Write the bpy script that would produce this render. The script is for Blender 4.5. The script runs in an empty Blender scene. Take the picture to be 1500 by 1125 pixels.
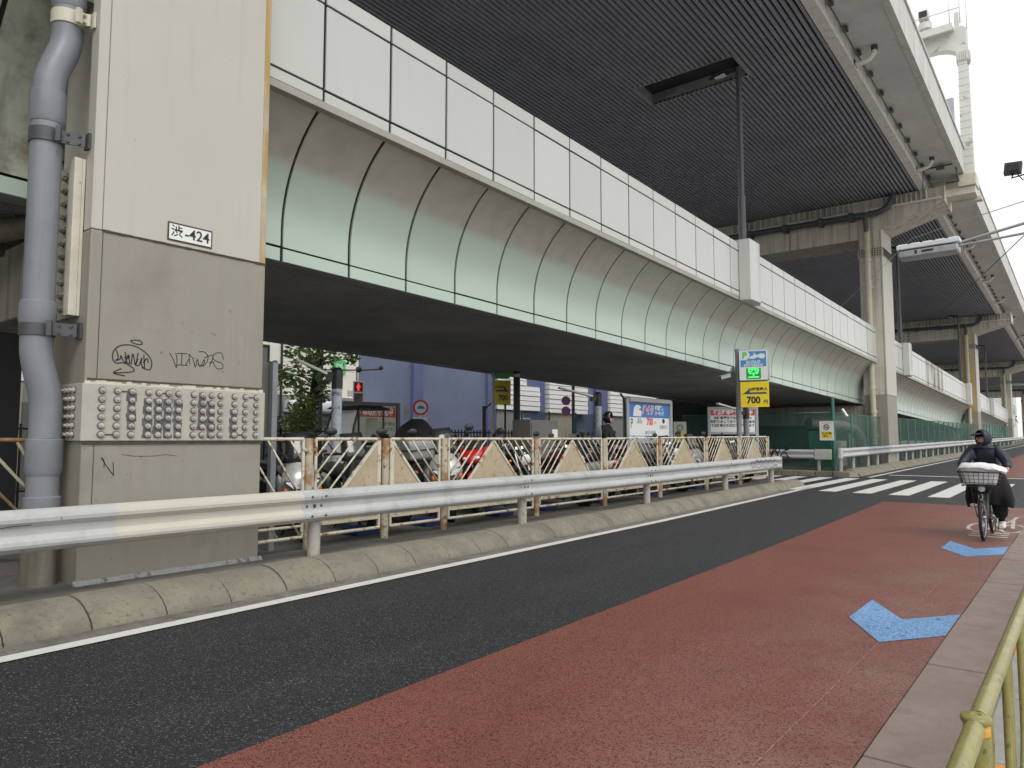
import bpy, bmesh, math, random
from mathutils import Vector, Matrix
random.seed(11)
S = bpy.context.scene
COL = S.collection
PI = math.pi
R_ = math.radians

# ------------------------------------------------------------------ camera
CAM_H = 1.5
FOC, IW, IH, HORIZON, VPX = 1060.0, 1500.0, 1125.0, 642.0, 1592.0
PIT = math.atan((HORIZON - IH / 2) / FOC)
YAW = math.atan((VPX - IW / 2) / FOC * math.cos(PIT))
FH = Vector((-math.sin(YAW), math.cos(YAW), 0))
RT = Vector((math.cos(YAW), math.sin(YAW), 0))
UPZ = Vector((0, 0, 1))
FW = FH * math.cos(PIT) + UPZ * math.sin(PIT)
UP = UPZ * math.cos(PIT) - FH * math.sin(PIT)
cam_d = bpy.data.cameras.new('camera')
cam_d.sensor_width = 36.0
cam_d.lens = FOC / IW * 36.0
cam_d.clip_start = 0.05
cam_d.clip_end = 3000
cam = bpy.data.objects.new('camera', cam_d)
COL.objects.link(cam)
cam.matrix_world = Matrix(((RT.x, UP.x, -FW.x, 0), (RT.y, UP.y, -FW.y, 0), (RT.z, UP.z, -FW.z, CAM_H), (0, 0, 0, 1)))
S.camera = cam

# ------------------------------------------------------------------ sky, sun, exposure
W = bpy.data.worlds.new('World')
S.world = W
W.use_nodes = True
wn = W.node_tree.nodes
wl = W.node_tree.links
SUN_EL, SUN_ROT = R_(52), R_(118)      # weak sun behind a closed cloud cover, from the open side of the road
sky = wn.new('ShaderNodeTexSky')
sky.sky_type = 'NISHITA'
sky.sun_disc = False
sky.sun_elevation = SUN_EL
sky.sun_rotation = SUN_ROT
sky.air_density = 1.0
sky.dust_density = 4.0
hs = wn.new('ShaderNodeHueSaturation')
hs.inputs['Saturation'].default_value = 0.16
mixw = wn.new('ShaderNodeMix')
mixw.data_type = 'RGBA'
mixw.inputs['Factor'].default_value = 0.62
mixw.inputs[7].default_value = (9.2, 9.2, 9.15, 1)      # even cloud
wl.new(sky.outputs[0], hs.inputs['Color'])
wl.new(hs.outputs[0], mixw.inputs[6])
bg = wn['Background']
bg.inputs['Strength'].default_value = 0.12
wl.new(mixw.outputs[2], bg.inputs['Color'])
sun_d = bpy.data.lights.new('sun', 'SUN')
sun_d.energy = 0.8
sun_d.angle = R_(28)
sun_d.color = (1.0, 0.95, 0.88)
sun = bpy.data.objects.new('sun', sun_d)
COL.objects.link(sun)
sdir = Vector((math.sin(SUN_ROT) * math.cos(SUN_EL), math.cos(SUN_ROT) * math.cos(SUN_EL), math.sin(SUN_EL)))
sun.rotation_euler = sdir.to_track_quat('Z', 'Y').to_euler()
S.view_settings.view_transform = 'Standard'
S.view_settings.look = 'None'
S.view_settings.gamma = 1.0
S.view_settings.use_curve_mapping = False
S.view_settings.exposure = 0.48
S.render.engine = 'CYCLES'
S.cycles.max_bounces = 7
S.cycles.diffuse_bounces = 4
S.cycles.glossy_bounces = 3
S.cycles.transparent_max_bounces = 12
S.cycles.use_denoising = True
S.cycles.sample_clamp_indirect = 6.0

# ------------------------------------------------------------------ helpers
def at(px, py, X=None, Y=None, Z=None):
    """the point of the world seen at a photograph pixel, on one known plane"""
    d = FW + RT * ((px - IW / 2) / FOC) - UP * ((py - IH / 2) / FOC)
    if X is not None: t = X / d.x
    elif Y is not None: t = Y / d.y
    else: t = (Z - CAM_H) / d.z
    return Vector((0, 0, CAM_H)) + d * t

def G(y):
    """height of the ground: level near the camera, then a slight rise"""
    return 0.0 if y < 12 else 0.006 * (min(y, 260) - 12)

MW = {}

class MB:
    def __init__(self):
        self.v, self.f, self.m, self.s = [], [], [], []
    def add(self, vs, fs, mi=0, smooth=False):
        o = len(self.v)
        self.v += [Vector(p) for p in vs]
        for q in fs:
            self.f.append([i + o for i in q]); self.m.append(mi); self.s.append(smooth)
        return self
    def box(self, x0, x1, y0, y1, z0, z1, mi=0, g=None):
        g = g or (lambda y: 0.0)
        vs = [(x, y, z + g(y)) for x in (x0, x1) for y in (y0, y1) for z in (z0, z1)]
        return self.add(vs, [(0, 1, 3, 2), (4, 6, 7, 5), (0, 4, 5, 1), (2, 3, 7, 6), (0, 2, 6, 4), (1, 5, 7, 3)], mi)
    def obox(self, c, ax, ay, az, mi=0):
        c, ax, ay, az = Vector(c), Vector(ax), Vector(ay), Vector(az)
        vs = [c + ax * i + ay * j + az * k for i in (-1, 1) for j in (-1, 1) for k in (-1, 1)]
        return self.add(vs, [(0, 1, 3, 2), (4, 6, 7, 5), (0, 4, 5, 1), (2, 3, 7, 6), (0, 2, 6, 4), (1, 5, 7, 3)], mi)
    def beam(self, p, q, w, h, up=UPZ, mi=0):
        p, q = Vector(p), Vector(q)
        d = (q - p).normalized()
        a = d.cross(Vector(up))
        if a.length < 1e-4: a = d.cross(Vector((1, 0, 0)))
        a.normalize(); b = a.cross(d)
        return self.obox((p + q) / 2, d * ((q - p).length / 2), a * (w / 2), b * (h / 2), mi)
    def tube(self, pts, r, n=10, mi=0, cap=True, closed=False):
        pts = [Vector(p) for p in pts]
        k = len(pts)
        rs = r if isinstance(r, (list, tuple)) else [r] * k
        prev = None; vs = []
        for i, p in enumerate(pts):
            if closed: d = pts[(i + 1) % k] - pts[i - 1]
            elif i == 0: d = pts[1] - p
            elif i == k - 1: d = p - pts[i - 1]
            else: d = (pts[i + 1] - p).normalized() + (p - pts[i - 1]).normalized()
            if d.length < 1e-9: d = Vector((0, 0, 1))
            d.normalize()
            if prev is None:
                a = d.cross(UPZ)
                if a.length < 1e-3: a = d.cross(Vector((1, 0, 0)))
            else:
                a = prev - d * prev.dot(d)
            a.normalize(); prev = a; b = d.cross(a)
            for j in range(n):
                t = 2 * PI * j / n
                vs.append(p + (a * math.cos(t) + b * math.sin(t)) * rs[i])
        fs = []
        for i in range(k if closed else k - 1):
            i2 = (i + 1) % k
            for j in range(n):
                j2 = (j + 1) % n
                fs.append((i * n + j, i * n + j2, i2 * n + j2, i2 * n + j))
        self.add(vs, fs, mi, True)
        if cap and not closed:
            o = len(self.v) - len(vs)
            self.f.append([o + j for j in range(n)][::-1]); self.m.append(mi); self.s.append(False)
            self.f.append([o + (k - 1) * n + j for j in range(n)]); self.m.append(mi); self.s.append(False)
        return self
    def lathe(self, c, axis, prof, n=16, mi=0, smooth=True):
        """prof: (radius, distance along axis)"""
        c, d = Vector(c), Vector(axis).normalized()
        a = d.cross(UPZ)
        if a.length < 1e-3: a = d.cross(Vector((1, 0, 0)))
        a.normalize(); b = d.cross(a)
        vs = []; fs = []
        for (r, t) in prof:
            for j in range(n):
                u = 2 * PI * j / n
                vs.append(c + d * t + (a * math.cos(u) + b * math.sin(u)) * max(r, 1e-4))
        for i in range(len(prof) - 1):
            for j in range(n):
                j2 = (j + 1) % n
                fs.append((i * n + j, i * n + j2, (i + 1) * n + j2, (i + 1) * n + j))
        self.add(vs, fs, mi, smooth)
        o = len(self.v) - len(vs)
        self.f.append([o + j for j in range(n)][::-1]); self.m.append(mi); self.s.append(False)
        self.f.append([o + (len(prof) - 1) * n + j for j in range(n)]); self.m.append(mi); self.s.append(False)
        return self
    def loft(self, rings, n=14, mi=0, pw=0.75):
        """rings: (centre, half-width vector, half-height vector), a superellipse each; round closed ends"""
        vs = []; fs = []
        for (c, a, b) in rings:
            c, a, b = Vector(c), Vector(a), Vector(b)
            for j in range(n):
                t = 2 * PI * j / n
                ct, st = math.cos(t), math.sin(t)
                vs.append(c + a * math.copysign(abs(ct) ** pw, ct) + b * math.copysign(abs(st) ** pw, st))
        k = len(rings)
        for i in range(k - 1):
            for j in range(n):
                j2 = (j + 1) % n
                fs.append((i * n + j, i * n + j2, (i + 1) * n + j2, (i + 1) * n + j))
        fs.append(tuple(range(n))[::-1]); fs.append(tuple((k - 1) * n + j for j in range(n)))
        return self.add(vs, fs, mi, True)
    def prism(self, poly, f, mi=0):
        """poly: list of 2-D points; f(u, v, w) -> world for w in 0, 1"""
        n = len(poly)
        vs = [f(u, v, 0) for u, v in poly] + [f(u, v, 1) for u, v in poly]
        fs = [tuple(range(n))[::-1], tuple(range(n, 2 * n))]
        for i in range(n):
            j = (i + 1) % n
            fs.append((i, j, n + j, n + i))
        return self.add(vs, fs, mi)
    def sphere(self, c, rx, ry=None, rz=None, n=12, k=8, mi=0):
        ry = ry or rx; rz = rz or rx
        c = Vector(c); vs = []; fs = []
        for i in range(k + 1):
            p = PI * i / k
            for j in range(n):
                t = 2 * PI * j / n
                vs.append(c + Vector((rx * math.sin(p) * math.cos(t), ry * math.sin(p) * math.sin(t), rz * math.cos(p))))
        for i in range(k):
            for j in range(n):
                j2 = (j + 1) % n
                fs.append((i * n + j, (i + 1) * n + j, (i + 1) * n + j2, i * n + j2))
        return self.add(vs, fs, mi, True)
    def mesh(self, name, mats, inv=None):
        me = bpy.data.meshes.new(name)
        vs = self.v if inv is None else [inv @ p for p in self.v]
        me.from_pydata([tuple(p) for p in vs], [], self.f)
        for m in (mats if isinstance(mats, (list, tuple)) else [mats]): me.materials.append(m)
        me.polygons.foreach_set('material_index', self.m)
        me.polygons.foreach_set('use_smooth', self.s)
        bm = bmesh.new(); bm.from_mesh(me)
        bmesh.ops.remove_doubles(bm, verts=bm.verts, dist=1e-5)
        bmesh.ops.recalc_face_normals(bm, faces=bm.faces)
        for e in bm.edges:
            if len(e.link_faces) == 2 and e.calc_face_angle(0) > 0.9: e.smooth = False
        bm.to_mesh(me); bm.free()
        return me
    def build(self, name, mats, parent=None, bevel=0.0, local=False, seg=2):
        inv = None
        if parent is not None and not local: inv = wmat(parent).inverted()
        me = self.mesh(name, mats, inv)
        o = bpy.data.objects.new(name, me)
        COL.objects.link(o)
        if parent is not None: o.parent = parent
        if bevel > 0:
            b = o.modifiers.new('bevel', 'BEVEL'); b.width = bevel; b.segments = seg; b.limit_method = 'ANGLE'; b.angle_limit = R_(40)
            me.polygons.foreach_set('use_smooth', [True] * len(me.polygons))
            w = o.modifiers.new('wn', 'WEIGHTED_NORMAL'); w.keep_sharp = True
        return o

def wmat(o):
    m = o.matrix_basis.copy()
    p = o.parent
    while p is not None:
        m = p.matrix_basis @ m
        p = p.parent
    return m

def tag(o, label, cat, group=None):
    o['label'] = label; o['category'] = cat
    if group: o['group'] = group
    return o

def thing(name, label, cat, loc=(0, 0, 0), rz=0.0, group=None):
    o = bpy.data.objects.new(name, None)
    COL.objects.link(o)
    o.empty_display_size = 0.2
    o.location = loc; o.rotation_euler = (0, 0, rz)
    return tag(o, label, cat, group)

def struct(o):
    o['kind'] = 'structure'; return o

def share(o, loc=(0, 0, 0), parent=None, label=None):
    """another object with the same mesh (a repeated piece)"""
    c = o.copy(); COL.objects.link(c); c.location = loc
    if parent is not None: c.parent = parent
    return c

def copy_tree(o, parent=None):
    c = o.copy(); COL.objects.link(c); c.parent = parent
    for ch in list(o.children): copy_tree(ch, c)
    return c

def kindstuff(o):
    o['kind'] = 'stuff'; return o

class Face:
    """a flat upright face: centre c, horizontal outward normal n; u to the viewer's right, v up"""
    def __init__(self, c, n):
        self.c = Vector(c); self.n = Vector(n).normalized(); self.r = UPZ.cross(self.n).normalized()
    def p(self, u, v, d=0.0): return self.c + self.r * u + UPZ * v + self.n * d
    def rect(self, mb, u0, u1, v0, v1, d0, d1, mi=0):
        mb.obox(self.p((u0 + u1) / 2, (v0 + v1) / 2, (d0 + d1) / 2), self.r * (u1 - u0) / 2, UPZ * (v1 - v0) / 2, self.n * (d1 - d0) / 2, mi)
        return mb
    def poly(self, mb, pts, d0, d1, mi=0):
        return mb.prism(pts, lambda u, v, w: self.p(u, v, d0 + (d1 - d0) * w), mi)

def text(body, size, m, face, u, v, d, parent, name='lettering', bold=0.0, sx=1.0, align='CENTER', extr=0.001):
    cu = bpy.data.curves.new(name, 'FONT')
    cu.body = body; cu.size = size; cu.extrude = extr; cu.offset = bold; cu.align_x = align; cu.align_y = 'CENTER'
    cu.resolution_u = 3
    t = bpy.data.objects.new(name, cu); COL.objects.link(t)
    bpy.context.view_layer.update()
    me = bpy.data.meshes.new_from_object(t.evaluated_get(bpy.context.evaluated_depsgraph_get()))
    bpy.data.objects.remove(t)
    o = bpy.data.objects.new(name, me); COL.objects.link(o)
    me.name = name
    me.materials.clear(); me.materials.append(m)
    p = face.p(u, v, d)
    r, n = face.r * sx, face.n
    M = Matrix(((r.x, 0, n.x, p.x), (r.y, 0, n.y, p.y), (r.z, 1, n.z, p.z), (0, 0, 0, 1)))
    inv = wmat(parent).inverted() if parent is not None else Matrix()
    me.transform(inv @ M)
    if parent is not None: o.parent = parent
    return o

# ------------------------------------------------------------------ materials
def mat(name, col, rough=0.6, metal=0.0, var=0.12, scale=2.0, bump=0.0, bscale=60.0, stain=None, streak=None,
        coat=0.0, coat_r=0.1, emit=None, objvar=0.0, alpha=1.0, trans=0.0, rvar=0.0, stain2=None):
    m = bpy.data.materials.new(name)
    m.use_nodes = True
    nt = m.node_tree; N = nt.nodes; L = nt.links
    b = N['Principled BSDF']
    b.inputs['Roughness'].default_value = rough
    b.inputs['Metallic'].default_value = metal
    if coat: b.inputs['Coat Weight'].default_value = coat; b.inputs['Coat Roughness'].default_value = coat_r
    if trans: b.inputs['Transmission Weight'].default_value = trans
    if alpha < 1: b.inputs['Alpha'].default_value = alpha
    if emit: b.inputs['Emission Color'].default_value = (*emit[:3], 1); b.inputs['Emission Strength'].default_value = emit[3]
    if var == 0 and not stain and not streak and not bump and not stain2:
        b.inputs['Base Color'].default_value = (*col, 1)
        return m
    geo = N.new('ShaderNodeNewGeometry')
    pos = geo.outputs['Position']
    def noise(sc, detail=5.0, rough_=0.6, vec=None):
        n = N.new('ShaderNodeTexNoise'); n.inputs['Scale'].default_value = sc; n.inputs['Detail'].default_value = detail; n.inputs['Roughness'].default_value = rough_
        L.new(vec or pos, n.inputs['Vector']); return n.outputs['Fac']
    def ramp(fac, a, b_, lo=0.0, hi=1.0):
        r = N.new('ShaderNodeMapRange'); r.inputs[1].default_value = a; r.inputs[2].default_value = b_; r.inputs[3].default_value = lo; r.inputs[4].default_value = hi
        L.new(fac, r.inputs[0]); return r.outputs[0]
    def mix(fac, c1, c2):
        x = N.new('ShaderNodeMix'); x.data_type = 'RGBA'
        L.new(fac, x.inputs['Factor'])
        for k, c in ((6, c1), (7, c2)):
            if hasattr(c, 'is_linked') or not isinstance(c, tuple): L.new(c, x.inputs[k])
            else: x.inputs[k].default_value = (*c, 1)
        return x.outputs[2]
    c = mix(ramp(noise(scale), 0.3, 0.7), tuple(v * (1 - var) for v in col), tuple(min(1, v * (1 + var)) for v in col))
    c = mix(ramp(noise(scale * 7, 6, 0.7), 0.45, 0.8, 0, 0.5), c, tuple(v * (1 - var * 1.6) for v in col))
    for st in (stain, stain2):
        if st:
            sc, a, w, sz = st[0], st[1], st[2], st[3]
            c = mix(ramp(noise(sz, 7, 0.65), a, a + w, 0, st[4] if len(st) > 4 else 1), c, sc)
    if streak:
        mp = N.new('ShaderNodeMapping'); mp.inputs['Scale'].default_value = (1, 1, streak[4] if len(streak) > 4 else 0.06)
        L.new(pos, mp.inputs['Vector'])
        c = mix(ramp(noise(streak[3], 5, 0.6, mp.outputs[0]), streak[1], streak[1] + streak[2], 0, streak[5] if len(streak) > 5 else 0.8), c, streak[0])
    if objvar:                                           # each panel its own slight tint
        oi = N.new('ShaderNodeObjectInfo'); hv = N.new('ShaderNodeHueSaturation')
        L.new(ramp(oi.outputs['Random'], 0, 1, 1 - objvar, 1 + objvar), hv.inputs['Value']); L.new(c, hv.inputs['Color']); c = hv.outputs[0]
    L.new(c, b.inputs['Base Color'])
    if rvar:
        L.new(ramp(noise(scale * 3), 0.3, 0.7, max(0.02, rough - rvar), min(1, rough + rvar)), b.inputs['Roughness'])
    if bump:
        bp = N.new('ShaderNodeBump'); bp.inputs['Strength'].default_value = bump; bp.inputs['Distance'].default_value = 0.01
        L.new(noise(bscale, 4), bp.inputs['Height']); L.new(bp.outputs[0], b.inputs['Normal'])
    return m

def mat_aggregate(name, base, dark, light, cell, p_dark, p_light, rough=0.7, bump=0.5, patch=None, wear=None, xdust=None, chip=None):
    """open asphalt: stones seen one by one, some pale, some dark, with a rough surface"""
    m = bpy.data.materials.new(name); m.use_nodes = True
    nt = m.node_tree; N = nt.nodes; L = nt.links; b = N['Principled BSDF']
    geo = N.new('ShaderNodeNewGeometry'); pos = geo.outputs['Position']
    vo = N.new('ShaderNodeTexVoronoi'); vo.inputs['Scale'].default_value = cell; L.new(pos, vo.inputs['Vector'])
    sep = N.new('ShaderNodeSeparateColor'); L.new(vo.outputs['Color'], sep.inputs[0])
    def mr(src, a, b_, lo=0.0, hi=1.0):
        r = N.new('ShaderNodeMapRange'); r.inputs[1].default_value = a; r.inputs[2].default_value = b_; r.inputs[3].default_value = lo; r.inputs[4].default_value = hi
        L.new(src, r.inputs[0]); return r.outputs[0]
    def mix(fac, c1, c2):
        x = N.new('ShaderNodeMix'); x.data_type = 'RGBA'; L.new(fac, x.inputs['Factor'])
        for k, c in ((6, c1), (7, c2)):
            if isinstance(c, tuple): x.inputs[k].default_value = (*c, 1)
            else: L.new(c, x.inputs[k])
        return x.outputs[2]
    n1 = N.new('ShaderNodeTexNoise'); n1.inputs['Scale'].default_value = 0.8; n1.inputs['Detail'].default_value = 6; L.new(pos, n1.inputs['Vector'])
    n2 = N.new('ShaderNodeTexNoise'); n2.inputs['Scale'].default_value = 14; n2.inputs['Detail'].default_value = 4; L.new(pos, n2.inputs['Vector'])
    c = mix(mr(n1.outputs['Fac'], 0.35, 0.65), tuple(v * 0.86 for v in base), tuple(v * 1.14 for v in base))
    if patch: c = mix(mr(n1.outputs['Fac'], 0.55, 0.72, 0, patch[1]), c, patch[0])
    if wear:
        mp = N.new('ShaderNodeMapping'); mp.inputs['Scale'].default_value = (1, 0.12, 1); L.new(pos, mp.inputs['Vector'])
        n3 = N.new('ShaderNodeTexNoise'); n3.inputs['Scale'].default_value = 1.6; n3.inputs['Detail'].default_value = 5; L.new(mp.outputs[0], n3.inputs['Vector'])
        c = mix(mr(n3.outputs['Fac'], 0.5, 0.72, 0, wear[1]), c, wear[0])
    if xdust:                                            # pale road dust gathered along the gutter
        sx = N.new('ShaderNodeSeparateXYZ'); L.new(pos, sx.inputs[0])
        n4 = N.new('ShaderNodeTexNoise'); n4.inputs['Scale'].default_value = 1.1; n4.inputs['Detail'].default_value = 7; n4.inputs['Roughness'].default_value = 0.65; L.new(pos, n4.inputs['Vector'])
        ml_ = N.new('ShaderNodeMath'); ml_.operation = 'MULTIPLY'
        L.new(mr(sx.outputs[0], xdust[0], xdust[1], 0, xdust[3]), ml_.inputs[0]); L.new(mr(n4.outputs['Fac'], 0.35, 0.62), ml_.inputs[1])
        c = mix(ml_.outputs[0], c, xdust[2])
    c = mix(mr(sep.outputs[0], p_dark, p_dark - 0.08), c, dark)
    c = mix(mr(sep.outputs[1], 1 - p_light, 1 - p_light * 0.5, 0, 0.9), c, light)
    L.new(c, b.inputs['Base Color'])
    if chip:                                             # paint worn through to the surface below
        n5 = N.new('ShaderNodeTexNoise'); n5.inputs['Scale'].default_value = chip[0]; n5.inputs['Detail'].default_value = 8; n5.inputs['Roughness'].default_value = 0.75; L.new(pos, n5.inputs['Vector'])
        L.new(mr(n5.outputs['Fac'], chip[1], chip[1] + 0.02, 1.0, 0.0), b.inputs['Alpha'])
    L.new(mr(sep.outputs[2], 0, 1, rough - 0.14, rough + 0.14), b.inputs['Roughness'])
    bp = N.new('ShaderNodeBump'); bp.inputs['Strength'].default_value = bump; bp.inputs['Distance'].default_value = 0.006
    inv = mr(vo.outputs['Distance'], 0.0, 0.7, 1.0, 0.0)
    L.new(inv, bp.inputs['Height']); L.new(bp.outputs[0], b.inputs['Normal'])
    return m

def flat(name, col, rough=0.5, **k):
    k.setdefault('var', 0.0)
    return mat(name, col, rough, **k)

M = {}
M['asphalt'] = mat_aggregate('asphalt', (0.0185, 0.0205, 0.0245), (0.007, 0.008, 0.0095), (0.14, 0.145, 0.155), 135, 0.42, 0.075, 0.60, 0.6, patch=((0.018, 0.020, 0.023), 0.8), wear=((0.036, 0.0375, 0.040), 0.8))
M['asphalt_side'] = mat_aggregate('asphalt_side', (0.06, 0.06, 0.062), (0.02, 0.02, 0.022), (0.18, 0.18, 0.18), 90, 0.35, 0.1, 0.66, 0.5)
M['red'] = mat_aggregate('red_lane', (0.205, 0.059, 0.042), (0.05, 0.018, 0.015), (0.25, 0.11, 0.085), 150, 0.24, 0.05, 0.54, 0.6, patch=((0.16, 0.058, 0.048), 0.7), wear=((0.205, 0.082, 0.062), 0.7), xdust=(-2.5, -0.95, (0.26, 0.150, 0.125), 0.8))
M['blue_mark'] = mat_aggregate('blue_marking', (0.11, 0.275, 0.54), (0.07, 0.10, 0.20), (0.42, 0.56, 0.78), 130, 0.14, 0.22, 0.5, 0.6, patch=((0.22, 0.40, 0.70), 0.7), chip=(9, 0.61))
M['white_mark'] = mat('white_marking', (0.64, 0.64, 0.615), 0.6, var=0.05, scale=3, bump=0.25, bscale=160, stain=((0.30, 0.30, 0.29), 0.60, 0.08, 22, 0.7))
M['white_worn'] = mat('white_marking_worn', (0.62, 0.60, 0.57), 0.6, var=0.1, scale=5, stain=((0.22, 0.10, 0.085), 0.50, 0.06, 60, 1.0))
M['kerb'] = mat('kerb_concrete', (0.225, 0.208, 0.165), 0.9, var=0.16, scale=2.4, bump=0.8, bscale=110, stain=((0.10, 0.10, 0.07), 0.49, 0.22, 1.7, 0.75), stain2=((0.10, 0.092, 0.075), 0.55, 0.12, 24, 0.7))
M['kerb_foot'] = mat('gutter_concrete', (0.17, 0.16, 0.145), 0.9, var=0.3, scale=3, bump=0.5, bscale=70, stain=((0.06, 0.06, 0.055), 0.5, 0.2, 5, 0.8))
M['island'] = mat('island_pavement', (0.125, 0.118, 0.108), 0.92, var=0.25, scale=1.3, bump=0.4, bscale=70, stain=((0.06, 0.06, 0.056), 0.5, 0.2, 2.5, 0.8))
M['slab'] = mat('gutter_slab', (0.255, 0.195, 0.172), 0.62, var=0.12, scale=2.2, bump=0.5, bscale=190, stain=((0.17, 0.135, 0.12), 0.52, 0.16, 5, 0.6), rvar=0.12)
M['kerb_grey'] = mat('kerb_grey', (0.33, 0.33, 0.32), 0.8, var=0.1, scale=6, bump=0.3, bscale=90)
M['kerb_orange'] = mat('kerb_orange_paint', (0.66, 0.30, 0.07), 0.6, var=0.12, scale=7, stain=((0.32, 0.30, 0.26), 0.6, 0.05, 30))
M['paving'] = mat('sidewalk_paving', (0.44, 0.43, 0.41), 0.8, var=0.12, scale=3, bump=0.3)
M['pier_white'] = mat('pier_white_paint', (0.475, 0.458, 0.41), 0.55, var=0.035, scale=0.9, bump=0.04, bscale=9, streak=((0.42, 0.395, 0.345), 0.56, 0.14, 9, 0.04, 0.45), stain=((0.25, 0.22, 0.17), 0.70, 0.03, 15, 0.6))
M['pier_grey'] = mat('pier_grey_paint', (0.28, 0.264, 0.222), 0.6, var=0.05, scale=1.2, bump=0.05, bscale=14, streak=((0.255, 0.235, 0.20), 0.5, 0.2, 14, 0.05, 0.6), stain=((0.08, 0.07, 0.06), 0.66, 0.03, 11, 0.7), stain2=((0.20, 0.185, 0.15), 0.53, 0.2, 1.4, 0.7))
M['pier_rusty'] = mat('pier_rust_streaked', (0.52, 0.49, 0.39), 0.7, var=0.1, scale=0.8, streak=((0.42, 0.27, 0.08), 0.40, 0.2, 2.2, 0.03, 0.9), stain=((0.16, 0.12, 0.07), 0.66, 0.06, 3, 0.7))
M['pier_edge'] = mat('pier_rust_edge', (0.44, 0.38, 0.26), 0.65, var=0.18, scale=3, streak=((0.40, 0.25, 0.07), 0.46, 0.1, 7, 0.12, 0.85))
M['pier_plate'] = mat('splice_plate_paint', (0.42, 0.405, 0.355), 0.5, var=0.08, scale=3, bump=0.1, bscale=30, stain=((0.20, 0.20, 0.21), 0.60, 0.1, 7, 0.6), streak=((0.30, 0.25, 0.15), 0.6, 0.1, 8, 0.1, 0.5))
M['pier_bolt'] = mat('bolt_paint', (0.43, 0.41, 0.37), 0.45, var=0.2, scale=9, stain=((0.14, 0.14, 0.16), 0.58, 0.1, 12, 0.7))
M['pier_far'] = mat('pier_concrete_paint', (0.54, 0.515, 0.445), 0.7, var=0.1, scale=0.8, streak=((0.27, 0.235, 0.165), 0.48, 0.2, 5, 0.04, 0.85), stain=((0.16, 0.12, 0.07), 0.68, 0.06, 3, 0.7))
M['bolt_grime'] = mat('bolt_grime', (0.115, 0.115, 0.125), 0.6, var=0.3, scale=15)
M['caulk'] = mat('dirty_joint', (0.07, 0.06, 0.045), 0.9, var=0.4, scale=20)
M['mortar'] = mat('grout', (0.30, 0.30, 0.30), 0.8, var=0.15, scale=9, stain=((0.05, 0.045, 0.04), 0.52, 0.1, 8, 0.9))
M['pipe'] = mat('grey_pipe', (0.205, 0.22, 0.245), 0.38, var=0.08, scale=4, streak=((0.15, 0.155, 0.165), 0.55, 0.2, 12, 0.06, 0.6), rvar=0.08)
M['pipe_dirty'] = mat('stained_pipe', (0.20, 0.185, 0.15), 0.55, var=0.25, scale=3, streak=((0.10, 0.09, 0.07), 0.45, 0.2, 9, 0.1, 0.8))
M['pipe_cream'] = mat('cream_pipe', (0.50, 0.465, 0.36), 0.5, var=0.12, scale=3, streak=((0.33, 0.29, 0.2), 0.5, 0.2, 8, 0.05, 0.7))
M['galv_dark'] = mat('dark_steel', (0.085, 0.09, 0.098), 0.5, metal=0.3, var=0.15, scale=9)
M['galv'] = mat('galvanised_steel', (0.36, 0.375, 0.39), 0.45, metal=0.5, var=0.14, scale=7, bump=0.05)
M['cream_steel'] = mat('cream_steel', (0.58, 0.555, 0.46), 0.5, var=0.1, scale=5, stain=((0.25, 0.15, 0.07), 0.66, 0.05, 14, 0.8))
M['black_steel'] = mat('black_steel', (0.02, 0.021, 0.024), 0.45, var=0.1, scale=5)
M['panel'] = mat('white_enamel_panel', (0.50, 0.515, 0.485), 0.42, objvar=0.05, var=0.025, scale=0.7, coat=0.35, coat_r=0.12, streak=((0.40, 0.405, 0.375), 0.60, 0.2, 6, 0.05, 0.35))
M['panel_scorch'] = mat('scorched_panel', (0.56, 0.57, 0.53), 0.55, var=0.06, scale=0.8, streak=((0.10, 0.065, 0.035), 0.42, 0.2, 0.9, 0.25, 0.85))
M['panel_green'] = mat('mint_enamel_panel', (0.455, 0.56, 0.49), 0.34, metal=0.12, var=0.03, scale=0.8, streak=((0.38, 0.42, 0.34), 0.60, 0.2, 5, 0.08, 0.35))
M['panel_dirty'] = mat('dirty_enamel_panel', (0.40, 0.43, 0.36), 0.6, var=0.2, scale=1.2, stain=((0.13, 0.10, 0.06), 0.5, 0.16, 1.6, 0.8), streak=((0.12, 0.09, 0.06), 0.5, 0.2, 3, 0.1, 0.7))
M['joint'] = flat('joint_gasket', (0.010, 0.010, 0.010), 0.8)
M['lip'] = mat('panel_lip', (0.34, 0.33, 0.29), 0.6, var=0.1, scale=3)
M['soffit'] = mat('dark_soffit', (0.27, 0.285, 0.27), 0.55, var=0.25, scale=0.5)
M['louver'] = mat('louver_bar', (0.30, 0.31, 0.35), 0.5, var=0.12, scale=0.6, stain=((0.32, 0.30, 0.27), 0.62, 0.1, 0.9, 0.6))
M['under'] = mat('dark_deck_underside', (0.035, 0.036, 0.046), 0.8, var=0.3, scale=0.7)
M['girder'] = mat('girder_paint', (0.70, 0.69, 0.63), 0.6, var=0.06, scale=0.8, streak=((0.33, 0.315, 0.27), 0.52, 0.2, 4, 0.1, 0.6), stain=((0.2, 0.15, 0.09), 0.69, 0.05, 3, 0.6))
M['overhang'] = mat('overhang_concrete', (0.56, 0.56, 0.54), 0.75, var=0.1, scale=0.7, stain=((0.36, 0.36, 0.35), 0.55, 0.2, 1.2, 0.6))
M['parapet'] = mat('parapet_concrete', (0.56, 0.555, 0.53), 0.7, var=0.08, scale=0.8, streak=((0.38, 0.37, 0.34), 0.5, 0.2, 3, 0.1, 0.7), stain=((0.25, 0.24, 0.22), 0.62, 0.1, 6, 0.6))
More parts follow.
